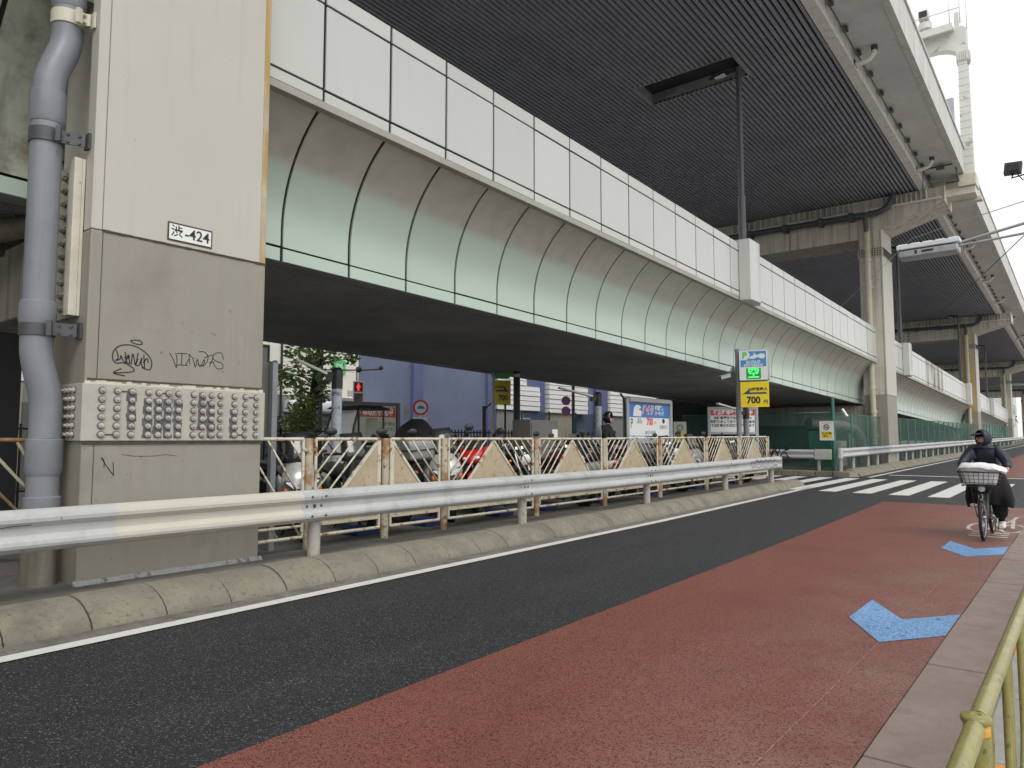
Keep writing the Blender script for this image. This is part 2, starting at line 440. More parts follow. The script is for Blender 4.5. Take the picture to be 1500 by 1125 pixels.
M['gantry'] = mat('gantry_paint', (0.60, 0.60, 0.565), 0.5, var=0.06, scale=2, stain=((0.32, 0.30, 0.26), 0.60, 0.04, 2.6, 0.9), stain2=((0.45, 0.22, 0.08), 0.69, 0.03, 2.2, 0.9))
M['rail_blue'] = mat('guardrail_bluewhite', (0.455, 0.465, 0.465), 0.5, var=0.06, scale=2, stain=((0.12, 0.12, 0.12), 0.665, 0.03, 16, 0.9), stain2=((0.32, 0.325, 0.32), 0.52, 0.16, 3, 0.7))
M['rail_cream'] = mat('guardrail_cream', (0.51, 0.49, 0.425), 0.5, var=0.04, scale=2, stain=((0.3, 0.27, 0.2), 0.70, 0.03, 14, 0.8))
M['rail_post'] = mat('guardrail_post_concrete', (0.37, 0.355, 0.32), 0.8, var=0.16, scale=6, bump=0.5, bscale=80, stain=((0.18, 0.16, 0.13), 0.56, 0.12, 9, 0.8))
M['rail_bolt'] = mat('rail_bolt', (0.09, 0.08, 0.075), 0.5, metal=0.4, var=0.3, scale=20)
M['scrawl'] = flat('black_spray', (0.012, 0.012, 0.014), 0.6)
M['fence_paint'] = mat('rusty_cream_paint', (0.58, 0.55, 0.44), 0.6, var=0.12, scale=4, bump=0.3, bscale=60, stain=((0.27, 0.125, 0.045), 0.545, 0.07, 7, 0.95), stain2=((0.12, 0.06, 0.03), 0.62, 0.05, 16, 0.9))
M['fence_rust'] = mat('rusty_post_paint', (0.46, 0.42, 0.32), 0.65, var=0.15, scale=4, bump=0.35, bscale=60, stain=((0.30, 0.145, 0.05), 0.47, 0.10, 3.0, 0.9), stain2=((0.13, 0.065, 0.035), 0.54, 0.1, 8, 0.9))
M['fence_board'] = mat('beige_board', (0.43, 0.36, 0.25), 0.75, var=0.12, scale=3, bump=0.2, bscale=50, stain=((0.21, 0.155, 0.10), 0.57, 0.10, 9, 0.8), streak=((0.36, 0.29, 0.2), 0.55, 0.2, 8, 0.1, 0.5))
M['rubber'] = flat('tyre_rubber', (0.018, 0.018, 0.019), 0.75)
M['black_plastic'] = flat('black_plastic', (0.016, 0.016, 0.018), 0.42)
M['vinyl'] = flat('seat_vinyl', (0.02, 0.02, 0.021), 0.5)
M['chrome'] = flat('chrome', (0.62, 0.63, 0.64), 0.18, metal=1.0)
M['alu'] = flat('alloy', (0.42, 0.43, 0.44), 0.35, metal=0.9)
M['engine'] = mat('engine_metal', (0.10, 0.10, 0.105), 0.4, metal=0.6, var=0.3, scale=20)
M['glass_dark'] = flat('smoked_screen', (0.03, 0.032, 0.035), 0.08, coat=0.5)
M['glass_clear'] = flat('clear_lens', (0.75, 0.78, 0.8), 0.08, coat=0.6)
M['silver_paint'] = flat('silver_paint', (0.56, 0.56, 0.55), 0.28, metal=0.35, coat=0.8)
M['white_paint'] = flat('white_paint', (0.74, 0.74, 0.73), 0.3, coat=0.7)
M['red_paint'] = flat('red_paint', (0.52, 0.018, 0.022), 0.25, coat=0.9)
M['black_paint'] = flat('black_paint', (0.013, 0.013, 0.015), 0.2, coat=0.9)
M['grey_paint'] = flat('grey_paint', (0.23, 0.235, 0.24), 0.35, coat=0.6)
M['maroon_paint'] = flat('maroon_paint', (0.085, 0.03, 0.035), 0.25, coat=0.8)
M['navy_paint'] = flat('navy_paint', (0.02, 0.028, 0.075), 0.3, coat=0.8)
M['orange_lens'] = flat('orange_lens', (0.85, 0.20, 0.03), 0.15, coat=0.6)
M['red_lens'] = flat('red_lens', (0.5, 0.02, 0.015), 0.15, coat=0.6)
M['cover_cloth'] = mat('black_cover_cloth', (0.022, 0.022, 0.024), 0.7, var=0.3, scale=6, bump=0.6, bscale=10)
M['sign_grey'] = flat('sign_grey_frame', (0.34, 0.355, 0.37), 0.45, metal=0.2)
M['sign_white'] = mat('sign_white', (0.74, 0.76, 0.74), 0.45, var=0.03, scale=3)
M['sign_cream'] = mat('sign_cream', (0.50, 0.54, 0.42), 0.5, var=0.06, scale=3)
M['sign_blue'] = flat('sign_blue', (0.04, 0.17, 0.50), 0.4)
M['sign_sky'] = flat('sign_skyblue', (0.06, 0.26, 0.55), 0.4)
M['sign_navy'] = flat('sign_navy', (0.03, 0.05, 0.16), 0.4)
M['sign_red'] = flat('sign_red', (0.56, 0.025, 0.035), 0.4)
M['sign_orange'] = flat('sign_brickred', (0.50, 0.06, 0.025), 0.45)
M['sign_yellow'] = mat('sign_yellow', (0.80, 0.62, 0.02), 0.45, var=0.04, scale=4)
M['sign_green'] = flat('sign_green', (0.10, 0.55, 0.16), 0.45)
M['sign_lime'] = flat('sign_lime', (0.42, 0.75, 0.12), 0.45)
M['ink'] = flat('sign_ink', (0.02, 0.02, 0.025), 0.5)
M['ink_grey'] = flat('sign_ink_grey', (0.20, 0.21, 0.21), 0.5)
M['ink_green'] = flat('sign_ink_green', (0.08, 0.22, 0.16), 0.5)
M['ink_red'] = flat('sign_ink_red', (0.65, 0.04, 0.03), 0.5)
M['led'] = flat('green_led', (0.02, 0.3, 0.05), 0.4, emit=(0.10, 1.0, 0.20, 0.75))
M['led_back'] = flat('led_backing', (0.01, 0.05, 0.02), 0.4, emit=(0.02, 0.4, 0.06, 0.35))
M['red_light'] = flat('red_signal_light', (0.6, 0.02, 0.02), 0.3, emit=(1.0, 0.05, 0.04, 0.8))
M['lamp_white'] = flat('lamp_diffuser', (0.72, 0.72, 0.66), 0.4)
M['pole_grey'] = mat('grey_pole_paint', (0.21, 0.225, 0.25), 0.5, var=0.12, scale=5, stain=((0.10, 0.10, 0.11), 0.62, 0.05, 9, 0.7))
M['pole_worn'] = mat('worn_pole', (0.36, 0.40, 0.44), 0.6, var=0.15, scale=6, stain=((0.10, 0.12, 0.15), 0.57, 0.05, 7, 0.9))
M['blue_wall'] = mat('blue_wall_paint', (0.145, 0.172, 0.265), 0.8, var=0.09, scale=0.7, bump=0.7, bscale=5, stain=((0.175, 0.20, 0.295), 0.55, 0.2, 0.8, 0.6))
M['blue_pillar'] = mat('blue_pillar_paint', (0.105, 0.125, 0.25), 0.7, var=0.06, scale=0.9)
M['tile_white'] = mat('cream_wall_panel', (0.78, 0.76, 0.68), 0.6, var=0.05, scale=0.8, streak=((0.5, 0.48, 0.4), 0.55, 0.2, 3, 0.08, 0.4))
M['slat_white'] = mat('white_slat', (0.82, 0.82, 0.81), 0.5, var=0.04, scale=1)
M['shutter'] = mat('grey_shutter', (0.23, 0.235, 0.225), 0.5, var=0.08, scale=2)
M['beige_wall'] = mat('beige_wall', (0.62, 0.55, 0.42), 0.8, var=0.06, scale=0.6)
M['window'] = flat('window_glass', (0.05, 0.06, 0.07), 0.06, coat=0.6)
M['awning'] = mat('white_awning', (0.66, 0.70, 0.74), 0.5, var=0.04, scale=2)
M['bark'] = mat('tree_bark', (0.07, 0.055, 0.042), 0.9, var=0.3, scale=9, bump=0.8, bscale=25)
M['leaf'] = mat('tree_leaf', (0.21, 0.33, 0.11), 0.55, var=0.35, scale=2.2)
M['leaf_light'] = mat('shrub_leaf', (0.19, 0.27, 0.07), 0.55, var=0.35, scale=3)
M['green_post'] = mat('green_fence_steel', (0.035, 0.155, 0.115), 0.5, var=0.15, scale=4)
M['metal_grey_box'] = mat('taupe_cabinet', (0.13, 0.125, 0.115), 0.5, var=0.06, scale=2)
M['blue_block'] = mat('blue_wheel_stop', (0.012, 0.035, 0.14), 0.6, var=0.15, scale=5)
M['skin'] = flat('skin', (0.48, 0.27, 0.19), 0.5)
M['navy_coat'] = mat('navy_raincoat', (0.012, 0.018, 0.036), 0.5, var=0.25, scale=7, bump=0.5, bscale=14)
M['black_cloth'] = mat('black_cloth', (0.006, 0.006, 0.0075), 0.9, var=0.3, scale=8, bump=0.4, bscale=16)
M['white_cloth'] = mat('white_cloth', (0.74, 0.74, 0.75), 0.7, var=0.06, scale=9, bump=0.6, bscale=18)
M['lip_skin'] = flat('lip_skin', (0.33, 0.13, 0.11), 0.5)
M['seam'] = mat('lane_seam_chalk', (0.30, 0.17, 0.15), 0.7, var=0.1, scale=5, stain=((0.20, 0.075, 0.06), 0.46, 0.08, 18, 1.0))
M['shoe'] = flat('white_shoe', (0.66, 0.65, 0.62), 0.6)
M['olive'] = mat('olive_gold_paint', (0.235, 0.215, 0.065), 0.34, var=0.18, scale=9, stain=((0.09, 0.08, 0.035), 0.61, 0.03, 40, 0.9), stain2=((0.30, 0.28, 0.13), 0.55, 0.1, 7, 0.6), rvar=0.1)
M['gold_ring'] = mat('gold_ring_paint', (0.62, 0.30, 0.03), 0.45, var=0.15, scale=20)
M['wire'] = flat('cable_black', (0.02, 0.02, 0.02), 0.6)
M['mist_wall'] = mat('far_wall', (0.60, 0.61, 0.60), 0.8, var=0.06, scale=0.3)

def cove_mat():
    """mint enamel; the upper part turns warm grey above an uneven edge"""
    m = mat('mint_enamel_grey_top', (0.455, 0.545, 0.475), 0.34, objvar=0.03, metal=0.12, var=0.025, scale=0.8, streak=((0.36, 0.40, 0.33), 0.62, 0.2, 5, 0.08, 0.3))
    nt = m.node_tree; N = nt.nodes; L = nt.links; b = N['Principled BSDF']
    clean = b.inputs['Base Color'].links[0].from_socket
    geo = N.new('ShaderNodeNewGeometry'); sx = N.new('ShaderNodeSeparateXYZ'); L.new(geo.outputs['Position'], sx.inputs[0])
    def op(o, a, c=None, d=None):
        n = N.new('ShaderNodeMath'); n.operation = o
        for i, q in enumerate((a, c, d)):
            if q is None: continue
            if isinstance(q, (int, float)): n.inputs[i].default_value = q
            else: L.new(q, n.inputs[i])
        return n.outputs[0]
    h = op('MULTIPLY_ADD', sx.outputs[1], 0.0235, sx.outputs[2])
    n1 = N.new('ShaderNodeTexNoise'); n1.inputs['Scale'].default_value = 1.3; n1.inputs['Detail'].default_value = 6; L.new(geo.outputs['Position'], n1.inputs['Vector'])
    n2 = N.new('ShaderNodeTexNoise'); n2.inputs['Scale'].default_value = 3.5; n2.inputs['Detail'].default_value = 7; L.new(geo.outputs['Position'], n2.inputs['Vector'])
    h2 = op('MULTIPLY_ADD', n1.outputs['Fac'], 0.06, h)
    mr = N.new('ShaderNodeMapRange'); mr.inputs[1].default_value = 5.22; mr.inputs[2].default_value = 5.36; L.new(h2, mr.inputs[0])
    grey_top = N.new('ShaderNodeMix'); grey_top.data_type = 'RGBA'; grey_top.inputs[6].default_value = (0.44, 0.415, 0.355, 1); grey_top.inputs[7].default_value = (0.355, 0.33, 0.28, 1)
    r2 = N.new('ShaderNodeMapRange'); r2.inputs[1].default_value = 0.4; r2.inputs[2].default_value = 0.75; L.new(n2.outputs['Fac'], r2.inputs[0]); L.new(r2.outputs[0], grey_top.inputs['Factor'])
    fin = N.new('ShaderNodeMix'); fin.data_type = 'RGBA'; L.new(op('MULTIPLY', mr.outputs[0], 0.82), fin.inputs['Factor']); L.new(clean, fin.inputs[6]); L.new(grey_top.outputs[2], fin.inputs[7])
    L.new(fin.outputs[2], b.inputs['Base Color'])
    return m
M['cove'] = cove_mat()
def mesh_mat(name, col, pitch, wire):
    """woven wire netting: a diagonal lattice of wires, open between them"""
    m = bpy.data.materials.new(name); m.use_nodes = True
    nt = m.node_tree; N = nt.nodes; L = nt.links; b = N['Principled BSDF']
    b.inputs['Base Color'].default_value = (*col, 1); b.inputs['Roughness'].default_value = 0.6
    geo = N.new('ShaderNodeNewGeometry'); sx = N.new('ShaderNodeSeparateXYZ'); L.new(geo.outputs['Position'], sx.inputs[0])
    def op(o, a, c):
        n = N.new('ShaderNodeMath'); n.operation = o
        for i, q in enumerate((a, c)):
            if q is None: continue
            if isinstance(q, (int, float)): n.inputs[i].default_value = q
            else: L.new(q, n.inputs[i])
        return n.outputs[0]
    h = op('ADD', sx.outputs[0], sx.outputs[1])
    a = op('FRACT', op('MULTIPLY', op('ADD', h, sx.outputs[2]), 1 / pitch), None)
    c = op('FRACT', op('MULTIPLY', op('SUBTRACT', h, sx.outputs[2]), 1 / pitch), None)
    L.new(op('MAXIMUM', op('LESS_THAN', a, wire), op('LESS_THAN', c, wire)), b.inputs['Alpha'])
    return m
M['dark_backdrop'] = mat('dark_backdrop_sheeting', (0.045, 0.055, 0.05), 0.6, var=0.2, scale=1)
M['netting'] = mesh_mat('green_netting', (0.022, 0.085, 0.068), 0.05, 0.30)

# ================================================================== the ground, the road and its markings
def strip(name, xl, xr, ys, dz, m, parent=None):
    """a sheet between two edge lines xl(y), xr(y) that follows the ground"""
    mb = MB(); vs = []; fs = []
    for y in ys: vs += [(xl(y), y, G(y) + dz), (xr(y), y, G(y) + dz)]
    for i in range(len(ys) - 1): fs.append((2 * i, 2 * i + 1, 2 * i + 3, 2 * i + 2))
    mb.add(vs, fs)
    return mb.build(name, m, parent)
def frange(a, b, n): return [a + (b - a) * i / n for i in range(n + 1)]
YS_ALL = [-60, -20, 0, 6, 12, 18, 22, 28, 40, 60, 100, 160, 260]
gnd = MB(); vs = []; fs = []
yy = [-700, -60, 12, 60, 260, 1500]
for y in yy: vs += [(-900, y, G(y) - 0.012), (700, y, G(y) - 0.012)]
for i in range(len(yy) - 1): fs.append((2 * i, 2 * i + 1, 2 * i + 3, 2 * i + 2))
gnd.add(vs, fs)
struct(gnd.build('ground', M['asphalt_side']))
def x_white(y): return -5.70 - 0.028 * min(y, 22)
def x_red(y): return -3.25 - 0.030 * max(-3, min(y, 20) - 1.75)
def x_foot(y): return -6.10 - 0.028 * min(y, 22)
def x_back(y): return -6.60 - 0.020 * min(y, 22)
struct(strip('road', lambda y: -6.9 if y < 20 or y > 30 else -31.0, lambda y: -0.9, [-60, -20, 0, 6, 12, 19.99, 20.01, 22, 24, 26, 28, 29.99, 30.01, 45, 60, 80, 110, 150, 200, 260], 0.0, M['asphalt']))
struct(strip('red_lane', x_red, lambda y: -0.905, [-30, -10, 0, 3, 6, 9, 12, 15, 18.6], 0.004, M['red']))
struct(strip('red_lane', lambda y: -3.7, lambda y: -0.905, [31.0, 36, 45, 60, 90, 140], 0.004, M['red']))
struct(strip('edge_line', lambda y: x_white(y) - 0.15, x_white, [-30, -10, 0, 4, 8, 12, 16, 20, 22.2], 0.008, M['white_mark']))
struct(strip('edge_line', lambda y: -6.25, lambda y: -6.10, [28.4, 34, 40, 50, 70, 100, 150], 0.008, M['white_mark']))
struct(strip('stop_line', lambda y: -5.9, lambda y: -1.0, [30.2, 30.5], 0.008, M['white_mark']))
for k in range(13):                                     # zebra bars, parallel to the road
    x = -5.85 - 0.9 * (k - 5) if k > 4 else -5.85 + 0.9 * (5 - k)
    if x > -1.4: continue
    y0, y1 = 20.9 + 0.16 * (x + 5.85) * -1.0, 27.4 + 0.10 * (x + 5.85) * -1.0
    struct(strip('zebra_stripe', lambda y, x=x: x, lambda y, x=x: x + 0.47, frange(y0, y1, 4), 0.008, M['white_mark']))
def mark(name, pts, m, dz=0.008):
    mb = MB(); mb.add([(x, y, G(y) + dz) for x, y in pts], [tuple(range(len(pts)))])
    return struct(mb.build(name, m))
for y0 in (6.6, 11.5, -1.7):                              # blue chevrons of the cycle lane: two arms meeting at the tip
    mark('blue_chevron', [(-1.63, y0), (-1.265, y0 - 0.66), (-1.265, y0 + 0.19), (-1.63, y0 + 0.84)], M['blue_mark'])
    mark('blue_chevron', [(-1.265, y0 - 0.66), (-0.91, y0 - 0.16), (-0.91, y0 + 0.68), (-1.265, y0 + 0.19)], M['blue_mark'])
struct(strip('lane_seam', lambda y: -1.272, lambda y: -1.264, [-3, 0, 3, 6, 9, 12, 15, 18.5], 0.006, M['seam']))
# the white bicycle sign painted on the cycle lane
bm_ = MB()
def seg(x0, y0, x1, y1, w=0.055):
    a = Vector((x0, y0, 0)); b = Vector((x1, y1, 0)); n = (b - a).normalized().cross(UPZ) * w / 2
    bm_.add([(p.x, p.y, G(p.y) + 0.008) for p in (a - n, b - n, b + n, a + n)], [(0, 1, 2, 3)])
def ring(cx, cy, rx, ry):
    for i in range(16):
        a, b = 2 * PI * i / 16, 2 * PI * (i + 1) / 16
        seg(cx + rx * math.cos(a), cy + ry * math.sin(a), cx + rx * math.cos(b), cy + ry * math.sin(b))
ring(-1.47, 14.5, 0.16, 0.62); ring(-1.02, 14.5, 0.16, 0.62)
for q in ((-1.47, 14.5, -1.36, 15.9), (-1.36, 15.9, -1.10, 15.9), (-1.36, 15.9, -1.26, 14.6), (-1.26, 14.6, -1.10, 15.9), (-1.10, 15.9, -1.02, 14.5), (-1.47, 14.5, -1.26, 14.6), (-1.10, 15.9, -1.08, 16.5), (-1.14, 16.5, -1.0, 16.5), (-1.36, 15.9, -1.38, 16.3), (-1.45, 16.3, -1.31, 16.3)): seg(*q)
for k in range(3): seg(-1.5, 13.2 + 0.25 * k, -1.0, 13.2 + 0.25 * k, 0.12)
struct(bm_.build('bicycle_marking', M['white_worn']))

# right edge: concrete gutter slabs, kerb and the pavement the photographer stands on
gut = struct(strip('gutter', lambda y: -0.9, lambda y: -0.445, YS_ALL, -0.006, M['kerb_foot']))
y = -3.25; k = 0
while y < 60:
    mb = MB(); L_ = 1.76
    zt = 0.012 + 0.003 * (k % 3)
    if G(y) == G(y + L_): mb.box(-0.897, -0.45, y + 0.007, y + L_ - 0.007, -0.09, zt)
    else: mb.box(-0.897, -0.45, y + 0.007, y + L_ - 0.007, -0.09, zt, g=G)
    mb.build('gutter_slab', M['slab'], gut, bevel=0.006)
    y += L_; k += 1
kerb_r = struct(strip('roadside_kerb', lambda y: -0.446, lambda y: -0.26, YS_ALL, -0.004, M['kerb_foot']))
y = -3.0; k = 0
while y < 45:
    mb = MB(); mb.box(-0.444, -0.262, y + 0.004, y + 0.966, -0.08, 0.125, g=G)
    mb.build('kerb_block', M['kerb_orange'] if k % 3 == 0 else M['kerb_grey'], kerb_r, bevel=0.02)
    y += 0.97; k += 1
struct(strip('sidewalk', lambda y: -0.258, lambda y: 14.0, YS_ALL, 0.118, M['paving']))

# the island below the viaduct: rounded kerb blocks, pavement, parking floor
isl = MB()
ys = [-60, -20, -5, 0, 4, 8, 12, 16, 20, 22.2]
for a, b in zip(ys[:-1], ys[1:]):
    vs = [(-16.2, a, 0.19 + G(a)), (x_back(a) + 0.03, a, 0.19 + G(a)), (x_back(b) + 0.03, b, 0.19 + G(b)), (-16.2, b, 0.19 + G(b)),
          (-16.2, a, -0.1), (x_back(a) + 0.03, a, -0.1), (x_back(b) + 0.03, b, -0.1), (-16.2, b, -0.1)]
    isl.add(vs, [(0, 1, 2, 3), (1, 5, 6, 2), (0, 3, 7, 4), (2, 6, 7, 3), (0, 4, 5, 1)])
island = struct(isl.build('traffic_island', M['island']))
def kerb_profile(h=0.215):
    return [(0.0, -0.05), (0.0, 0.02), (0.035, 0.07), (0.095, 0.118), (0.18, 0.162), (0.28, h - 0.02), (0.38, h - 0.005), (0.50, h - 0.003), (0.50, -0.05)]
def kerb_block(y0, y1, parent, foot, back, end=False, h=0.215):
    mb = MB(); n = 12; pr = kerb_profile(h); vs = []; fs = []
    jit = random.uniform(-0.006, 0.006)
    for i in range(n + 1):
        y_ = y0 + (y1 - y0) * i / n
        e = min(1.0, min(i, n - i) * 1.0)              # edges pulled in a little at the joints
        sc = 1.0 - (0.0 if not end else 0.95 * (i / n) ** 2.2)
        off = 0.004 * (1 - e)
        w = (foot(y_) - back(y_)) / 0.5
        for (d, z) in pr:
            xx = foot(y_) - w * (d * (1 if not end else 1 - 0.25 * (i / n) ** 2)) - (0.25 * (i / n) ** 2 if end else 0)
            vs.append((xx - (off if d < 0.4 else 0), y_, (z * sc - off if z > 0 else z) + G(y_) + jit))
    p = len(pr)
    for i in range(n):
        for j in range(p - 1): fs.append((i * p + j, (i + 1) * p + j, (i + 1) * p + j + 1, i * p + j + 1))
    fs.append(tuple(range(p))); fs.append(tuple(n * p + j for j in range(p))[::-1])
    mb.add(vs, fs, 0, False)
    o = mb.build('kerb_block', M['kerb'], parent)
    for poly in o.data.polygons: poly.use_smooth = len(poly.vertices) == 4
    return o
y = -5.3
while y < 22.2:
    kerb_block(y + 0.006, y + 0.594, island, x_foot, x_back); y += 0.6
kerb_block(y + 0.004, y + 1.1, island, x_foot, x_back, True)
strip('kerb_footing', lambda y: x_foot(y) - 0.02, lambda y: x_white(y) - 0.17, ys, 0.003, M['kerb_foot'], island)

isl2 = MB()
ys2 = [28.4, 32, 36, 40, 46, 54, 64, 80, 110, 160]
for a, b in zip(ys2[:-1], ys2[1:]):
    vs = [(-16.2, a, 0.19 + G(a)), (-7.05, a, 0.19 + G(a)), (-7.05, b, 0.19 + G(b)), (-16.2, b, 0.19 + G(b)),
          (-16.2, a, -0.1), (-7.05, a, -0.1), (-7.05, b, -0.1), (-16.2, b, -0.1)]
    isl2.add(vs, [(0, 1, 2, 3), (1, 5, 6, 2), (0, 3, 7, 4), (2, 6, 7, 3), (0, 4, 5, 1)])
island2 = struct(isl2.build('traffic_island', M['island']))
y = 28.9
while y < 75:
    kerb_block(y + 0.008, y + 0.6, island2, lambda y: -6.55, lambda y: -7.07, h=0.25); y += 0.61
x = -6.75
for k in range(12):
    mb = MB(); mb.box(x - 0.60, x - 0.008, 28.12, 28.42, -0.05, 0.20, g=G)
    mb.build('kerb_block', M['kerb'], island2, bevel=0.025); x -= 0.61
mb = MB(); mb.add([(-6.5, 28.5, 0), (-6.75, 28.13, 0), (-7.06, 28.13, 0), (-7.06, 28.9, 0), (-6.55, 28.9, 0)] + [(-6.62, 28.55, .27), (-6.78, 28.2, .27), (-7.06, 28.2, .27), (-7.06, 28.9, .3), (-6.72, 28.9, .3)],
              [(0, 1, 2, 3, 4), (5, 9, 8, 7, 6), (0, 5, 6, 1), (1, 6, 7, 2), (2, 7, 8, 3), (3, 8, 9, 4), (4, 9, 5, 0)])
mb.build('kerb_corner', M['kerb'], island2, bevel=0.03)

# ================================================================== the viaduct
def zl(y): return -0.0235 * y            # fall of the lower deck
def zu(y): return 13.72 - 0.025 * y      # underside of the upper deck
PY = [2.72, 36.8, 72.4, 108.0, 143.6]    # near face of each pier
PW = [1.81, 2.1, 2.1, 2.1, 2.1]
FX = -7.1                                # face of the piers towards the road

def bolt_mesh():
    mb = MB()
    mb.lathe((0, 0, 0), (1, 0, 0), [(0.026, 0.0), (0.026, 0.006), (0.0255, 0.024), (0.0, 0.027)], 10, 0, False).lathe((0, 0, 0), (1, 0, 0), [(0.035, 0.0), (0.035, 0.005), (0.025, 0.0055)], 12, 1, False)
    mb.lathe((0, 0, 0), (1, 0, 0), [(0.013, 0.026), (0.012, 0.042), (0.0, 0.044)], 8)
    return mb

def pier(i, label, full):
    y0, w = PY[i], PW[i]; y1 = y0 + w; g = G(y0)
    t = thing('viaduct_pier', label, 'bridge pier', ((FX - 0.5), y0 + w / 2, g + 0.18), 0, 'piers carrying the viaduct')
    top = zu(y0) - 1.5
    white = M['pier_white'] if full else M['pier_far']
    if full:
        MB().box(FX - 1.0, FX, y0, y1, g + 0.1, 3.43).build('pier_shaft', M['pier_grey'], t, bevel=0.012)
        MB().box(FX - 1.0, FX + 0.004, y0 + 0.10, y1 - 0.075, 3.437, top).build('upper_cladding', white, t, bevel=0.006)
        MB().box(FX - 0.17, FX - 0.004, y0, y0 + 0.097, 3.437, top).build('corner_flange', white, t, bevel=0.006)
        MB().box(FX - 1.0, FX - 0.003, y1 - 0.074, y1, 3.437, top).build('edge_trim', M['pier_edge'], t, bevel=0.006)
        mb = MB()
        for j in range(26):
            a = y0 + 0.1 + (w - 0.1) * j / 26; b = a + (w - 0.1) / 26
            mb.box(FX - 0.002, FX + 0.004 + random.uniform(0.001, 0.008), a, b, 3.425 + random.uniform(-0.006, 0.002), 3.440 + random.uniform(0, 0.004))
        mb.build('joint_sealant', M['caulk'], t)
        MB().box(FX + 0.0005, FX + 0.003, y0 + 0.100, y0 + 0.106, 0.6, 3.42).build('corner_joint', M['caulk'], t)
        # splice plate with its bolts
        pl = MB().box(FX - 0.55, FX + 0.022, y0 - 0.022, y1 + 0.022, 1.475, 2.0).build('splice_plate', M['pier_plate'], t, bevel=0.006)
        b0 = None
        cols = [0.146, 0.28, 0.413, 0.567, 0.665, 0.759, 0.861, 1.019, 1.113, 1.21, 1.308, 1.467, 1.593, 1.723]
        inv = wmat(t).inverted()
        for c in cols:
            for r in range(6):
                p = inv @ Vector((FX + 0.022, y0 + c, 1.535 + 0.081 * r))
                if b0 is None:
                    b0 = bolt_mesh().build('bolt', [M['pier_bolt'], M['bolt_grime']], pl, local=True); b0.location = p; bb = b0
                else: bb = share(b0, p, pl)
                bb.rotation_euler = (random.uniform(0, 6.28), 0, 0)
        for c in (-0.43, -0.34, -0.25, -0.16):
            for r in range(6):
                p = inv @ Vector((FX + c + 0.02, y0 - 0.022, 1.535 + 0.081 * r))
                bb = share(b0, p, pl); bb.rotation_euler = (0, 0, -PI / 2); bb.scale = (1.2, 0.9, 0.9)
        mb = MB()
        for (c0, c1, r) in ((0, 1, 0), (1, 2, 5), (4, 5, 5), (6, 6, 5), (11, 12, 0), (12, 13, 5)):
            z = 1.535 + 0.081 * r
            mb.box(FX + 0.0225, FX + 0.028, y0 + cols[c0], y0 + cols[c1] + 0.001, z - 0.006, z + 0.006)
        mb.build('weld_tab', M['galv_dark'], pl)
        rg = random.Random(4); mb = MB()                  # dark sealant daubed round some bolt columns
        for c in (2, 3, 4, 5, 6, 8, 9, 11):
            zt_ = 1.53 + 0.081 * rg.choice((5, 5, 4, 3)); zb_ = 1.53 + 0.081 * rg.choice((0, 0, 1, 2)); n_ = 10
            for q in range(n_):
                a_, b_ = zb_ - 0.03 + (zt_ - zb_ + 0.06) * q / n_, zb_ - 0.03 + (zt_ - zb_ + 0.06) * (q + 1) / n_
                mb.box(FX + 0.0215, FX + 0.0228, y0 + cols[c] - rg.uniform(0.035, 0.055), y0 + cols[c] + rg.uniform(0.03, 0.05), a_, b_)
        kindstuff(mb.build('sealant_patch', M['bolt_grime'], pl))
        mb = MB()
        for j in range(40):
            a = y0 + w * j / 40
            mb.box(FX - 0.01, FX + 0.010 + random.uniform(0, 0.012), a, a + w / 40, 1.999, 2.003 + random.uniform(0, 0.03))
        mb.build('peeling_edge', M['cream_steel'], t)
        mb = MB(); mb.box(FX - 0.002, FX + 0.014, y0, y1, 1.445, 1.4745); mb.box(FX - 0.002, FX + 0.006, y0 + 0.02, y1, 2.034, 2.05)
        mb.build('dirty_seam', M['caulk'], t)
        # side flange with the long rows of bolts, towards the drain pipe
        sf = MB()
        sf.box(FX - 0.82, FX - 0.17, y0 - 0.030, y0 - 0.002, 2.63, 4.12)
        sf.box(FX - 0.30, FX - 0.17, y0 - 0.10, y0 - 0.031, 2.63, 4.12)
        sfo = sf.build('side_flange', M['cream_steel'], t, bevel=0.005)
        for r in range(11):
            for c in (-0.36, -0.45, -0.54):
                p = inv @ Vector((FX + c, y0 - 0.030, 2.72 + 0.128 * r))
                bb = share(b0, p, sfo); bb.rotation_euler = (0, 0, -PI / 2); bb.scale = (1.5, 0.85, 0.85)
        mb = MB()
        for j in range(24):
            a = y0 - 0.03 + (w + 0.06) * j / 24; b = a + (w + 0.06) / 24
            r = random.uniform(0.8, 1)
            mb.add([(FX - 0.004, a, g + 0.15), (FX + 0.055 * r, a, g + 0.18), (FX + 0.01, a, g + 0.20 + 0.035 * r), (FX - 0.004, b, g + 0.15), (FX + 0.055 * r, b, g + 0.18), (FX + 0.01, b, g + 0.20 + 0.035 * r)],
                   [(0, 1, 2), (3, 5, 4), (0, 3, 4, 1), (1, 4, 5, 2), (2, 5, 3, 0)])
        mb.build('grout_fillet', M['mortar'], t)
    else:
        gz = g + 3.35
        MB().box(FX - 1.0, FX, y0, y1, g + 0.1, gz).build('pier_shaft', M['pier_grey'], t, bevel=0.02)
        MB().box(FX - 1.0, FX - 0.06, y0 + 0.002, y1 - 0.002, gz + 0.004, top).build('upper_shaft', M['pier_rusty'] if i == 2 else white, t, bevel=0.02)
        MB().box(FX - 0.059, FX + 0.01, y0 - 0.02, y1 + 0.01, gz + 0.004, top).build('upper_cladding', M['pier_white'], t, bevel=0.012)
        zb = top - 1.3
        mb = MB(); mb.box(FX - 1.03, FX + 0.035, y0 - 0.045, y1 + 0.03, zb, zb + 0.42)
        pl = mb.build('splice_plate', M['pier_far'], t, bevel=0.01)
        mb = MB()
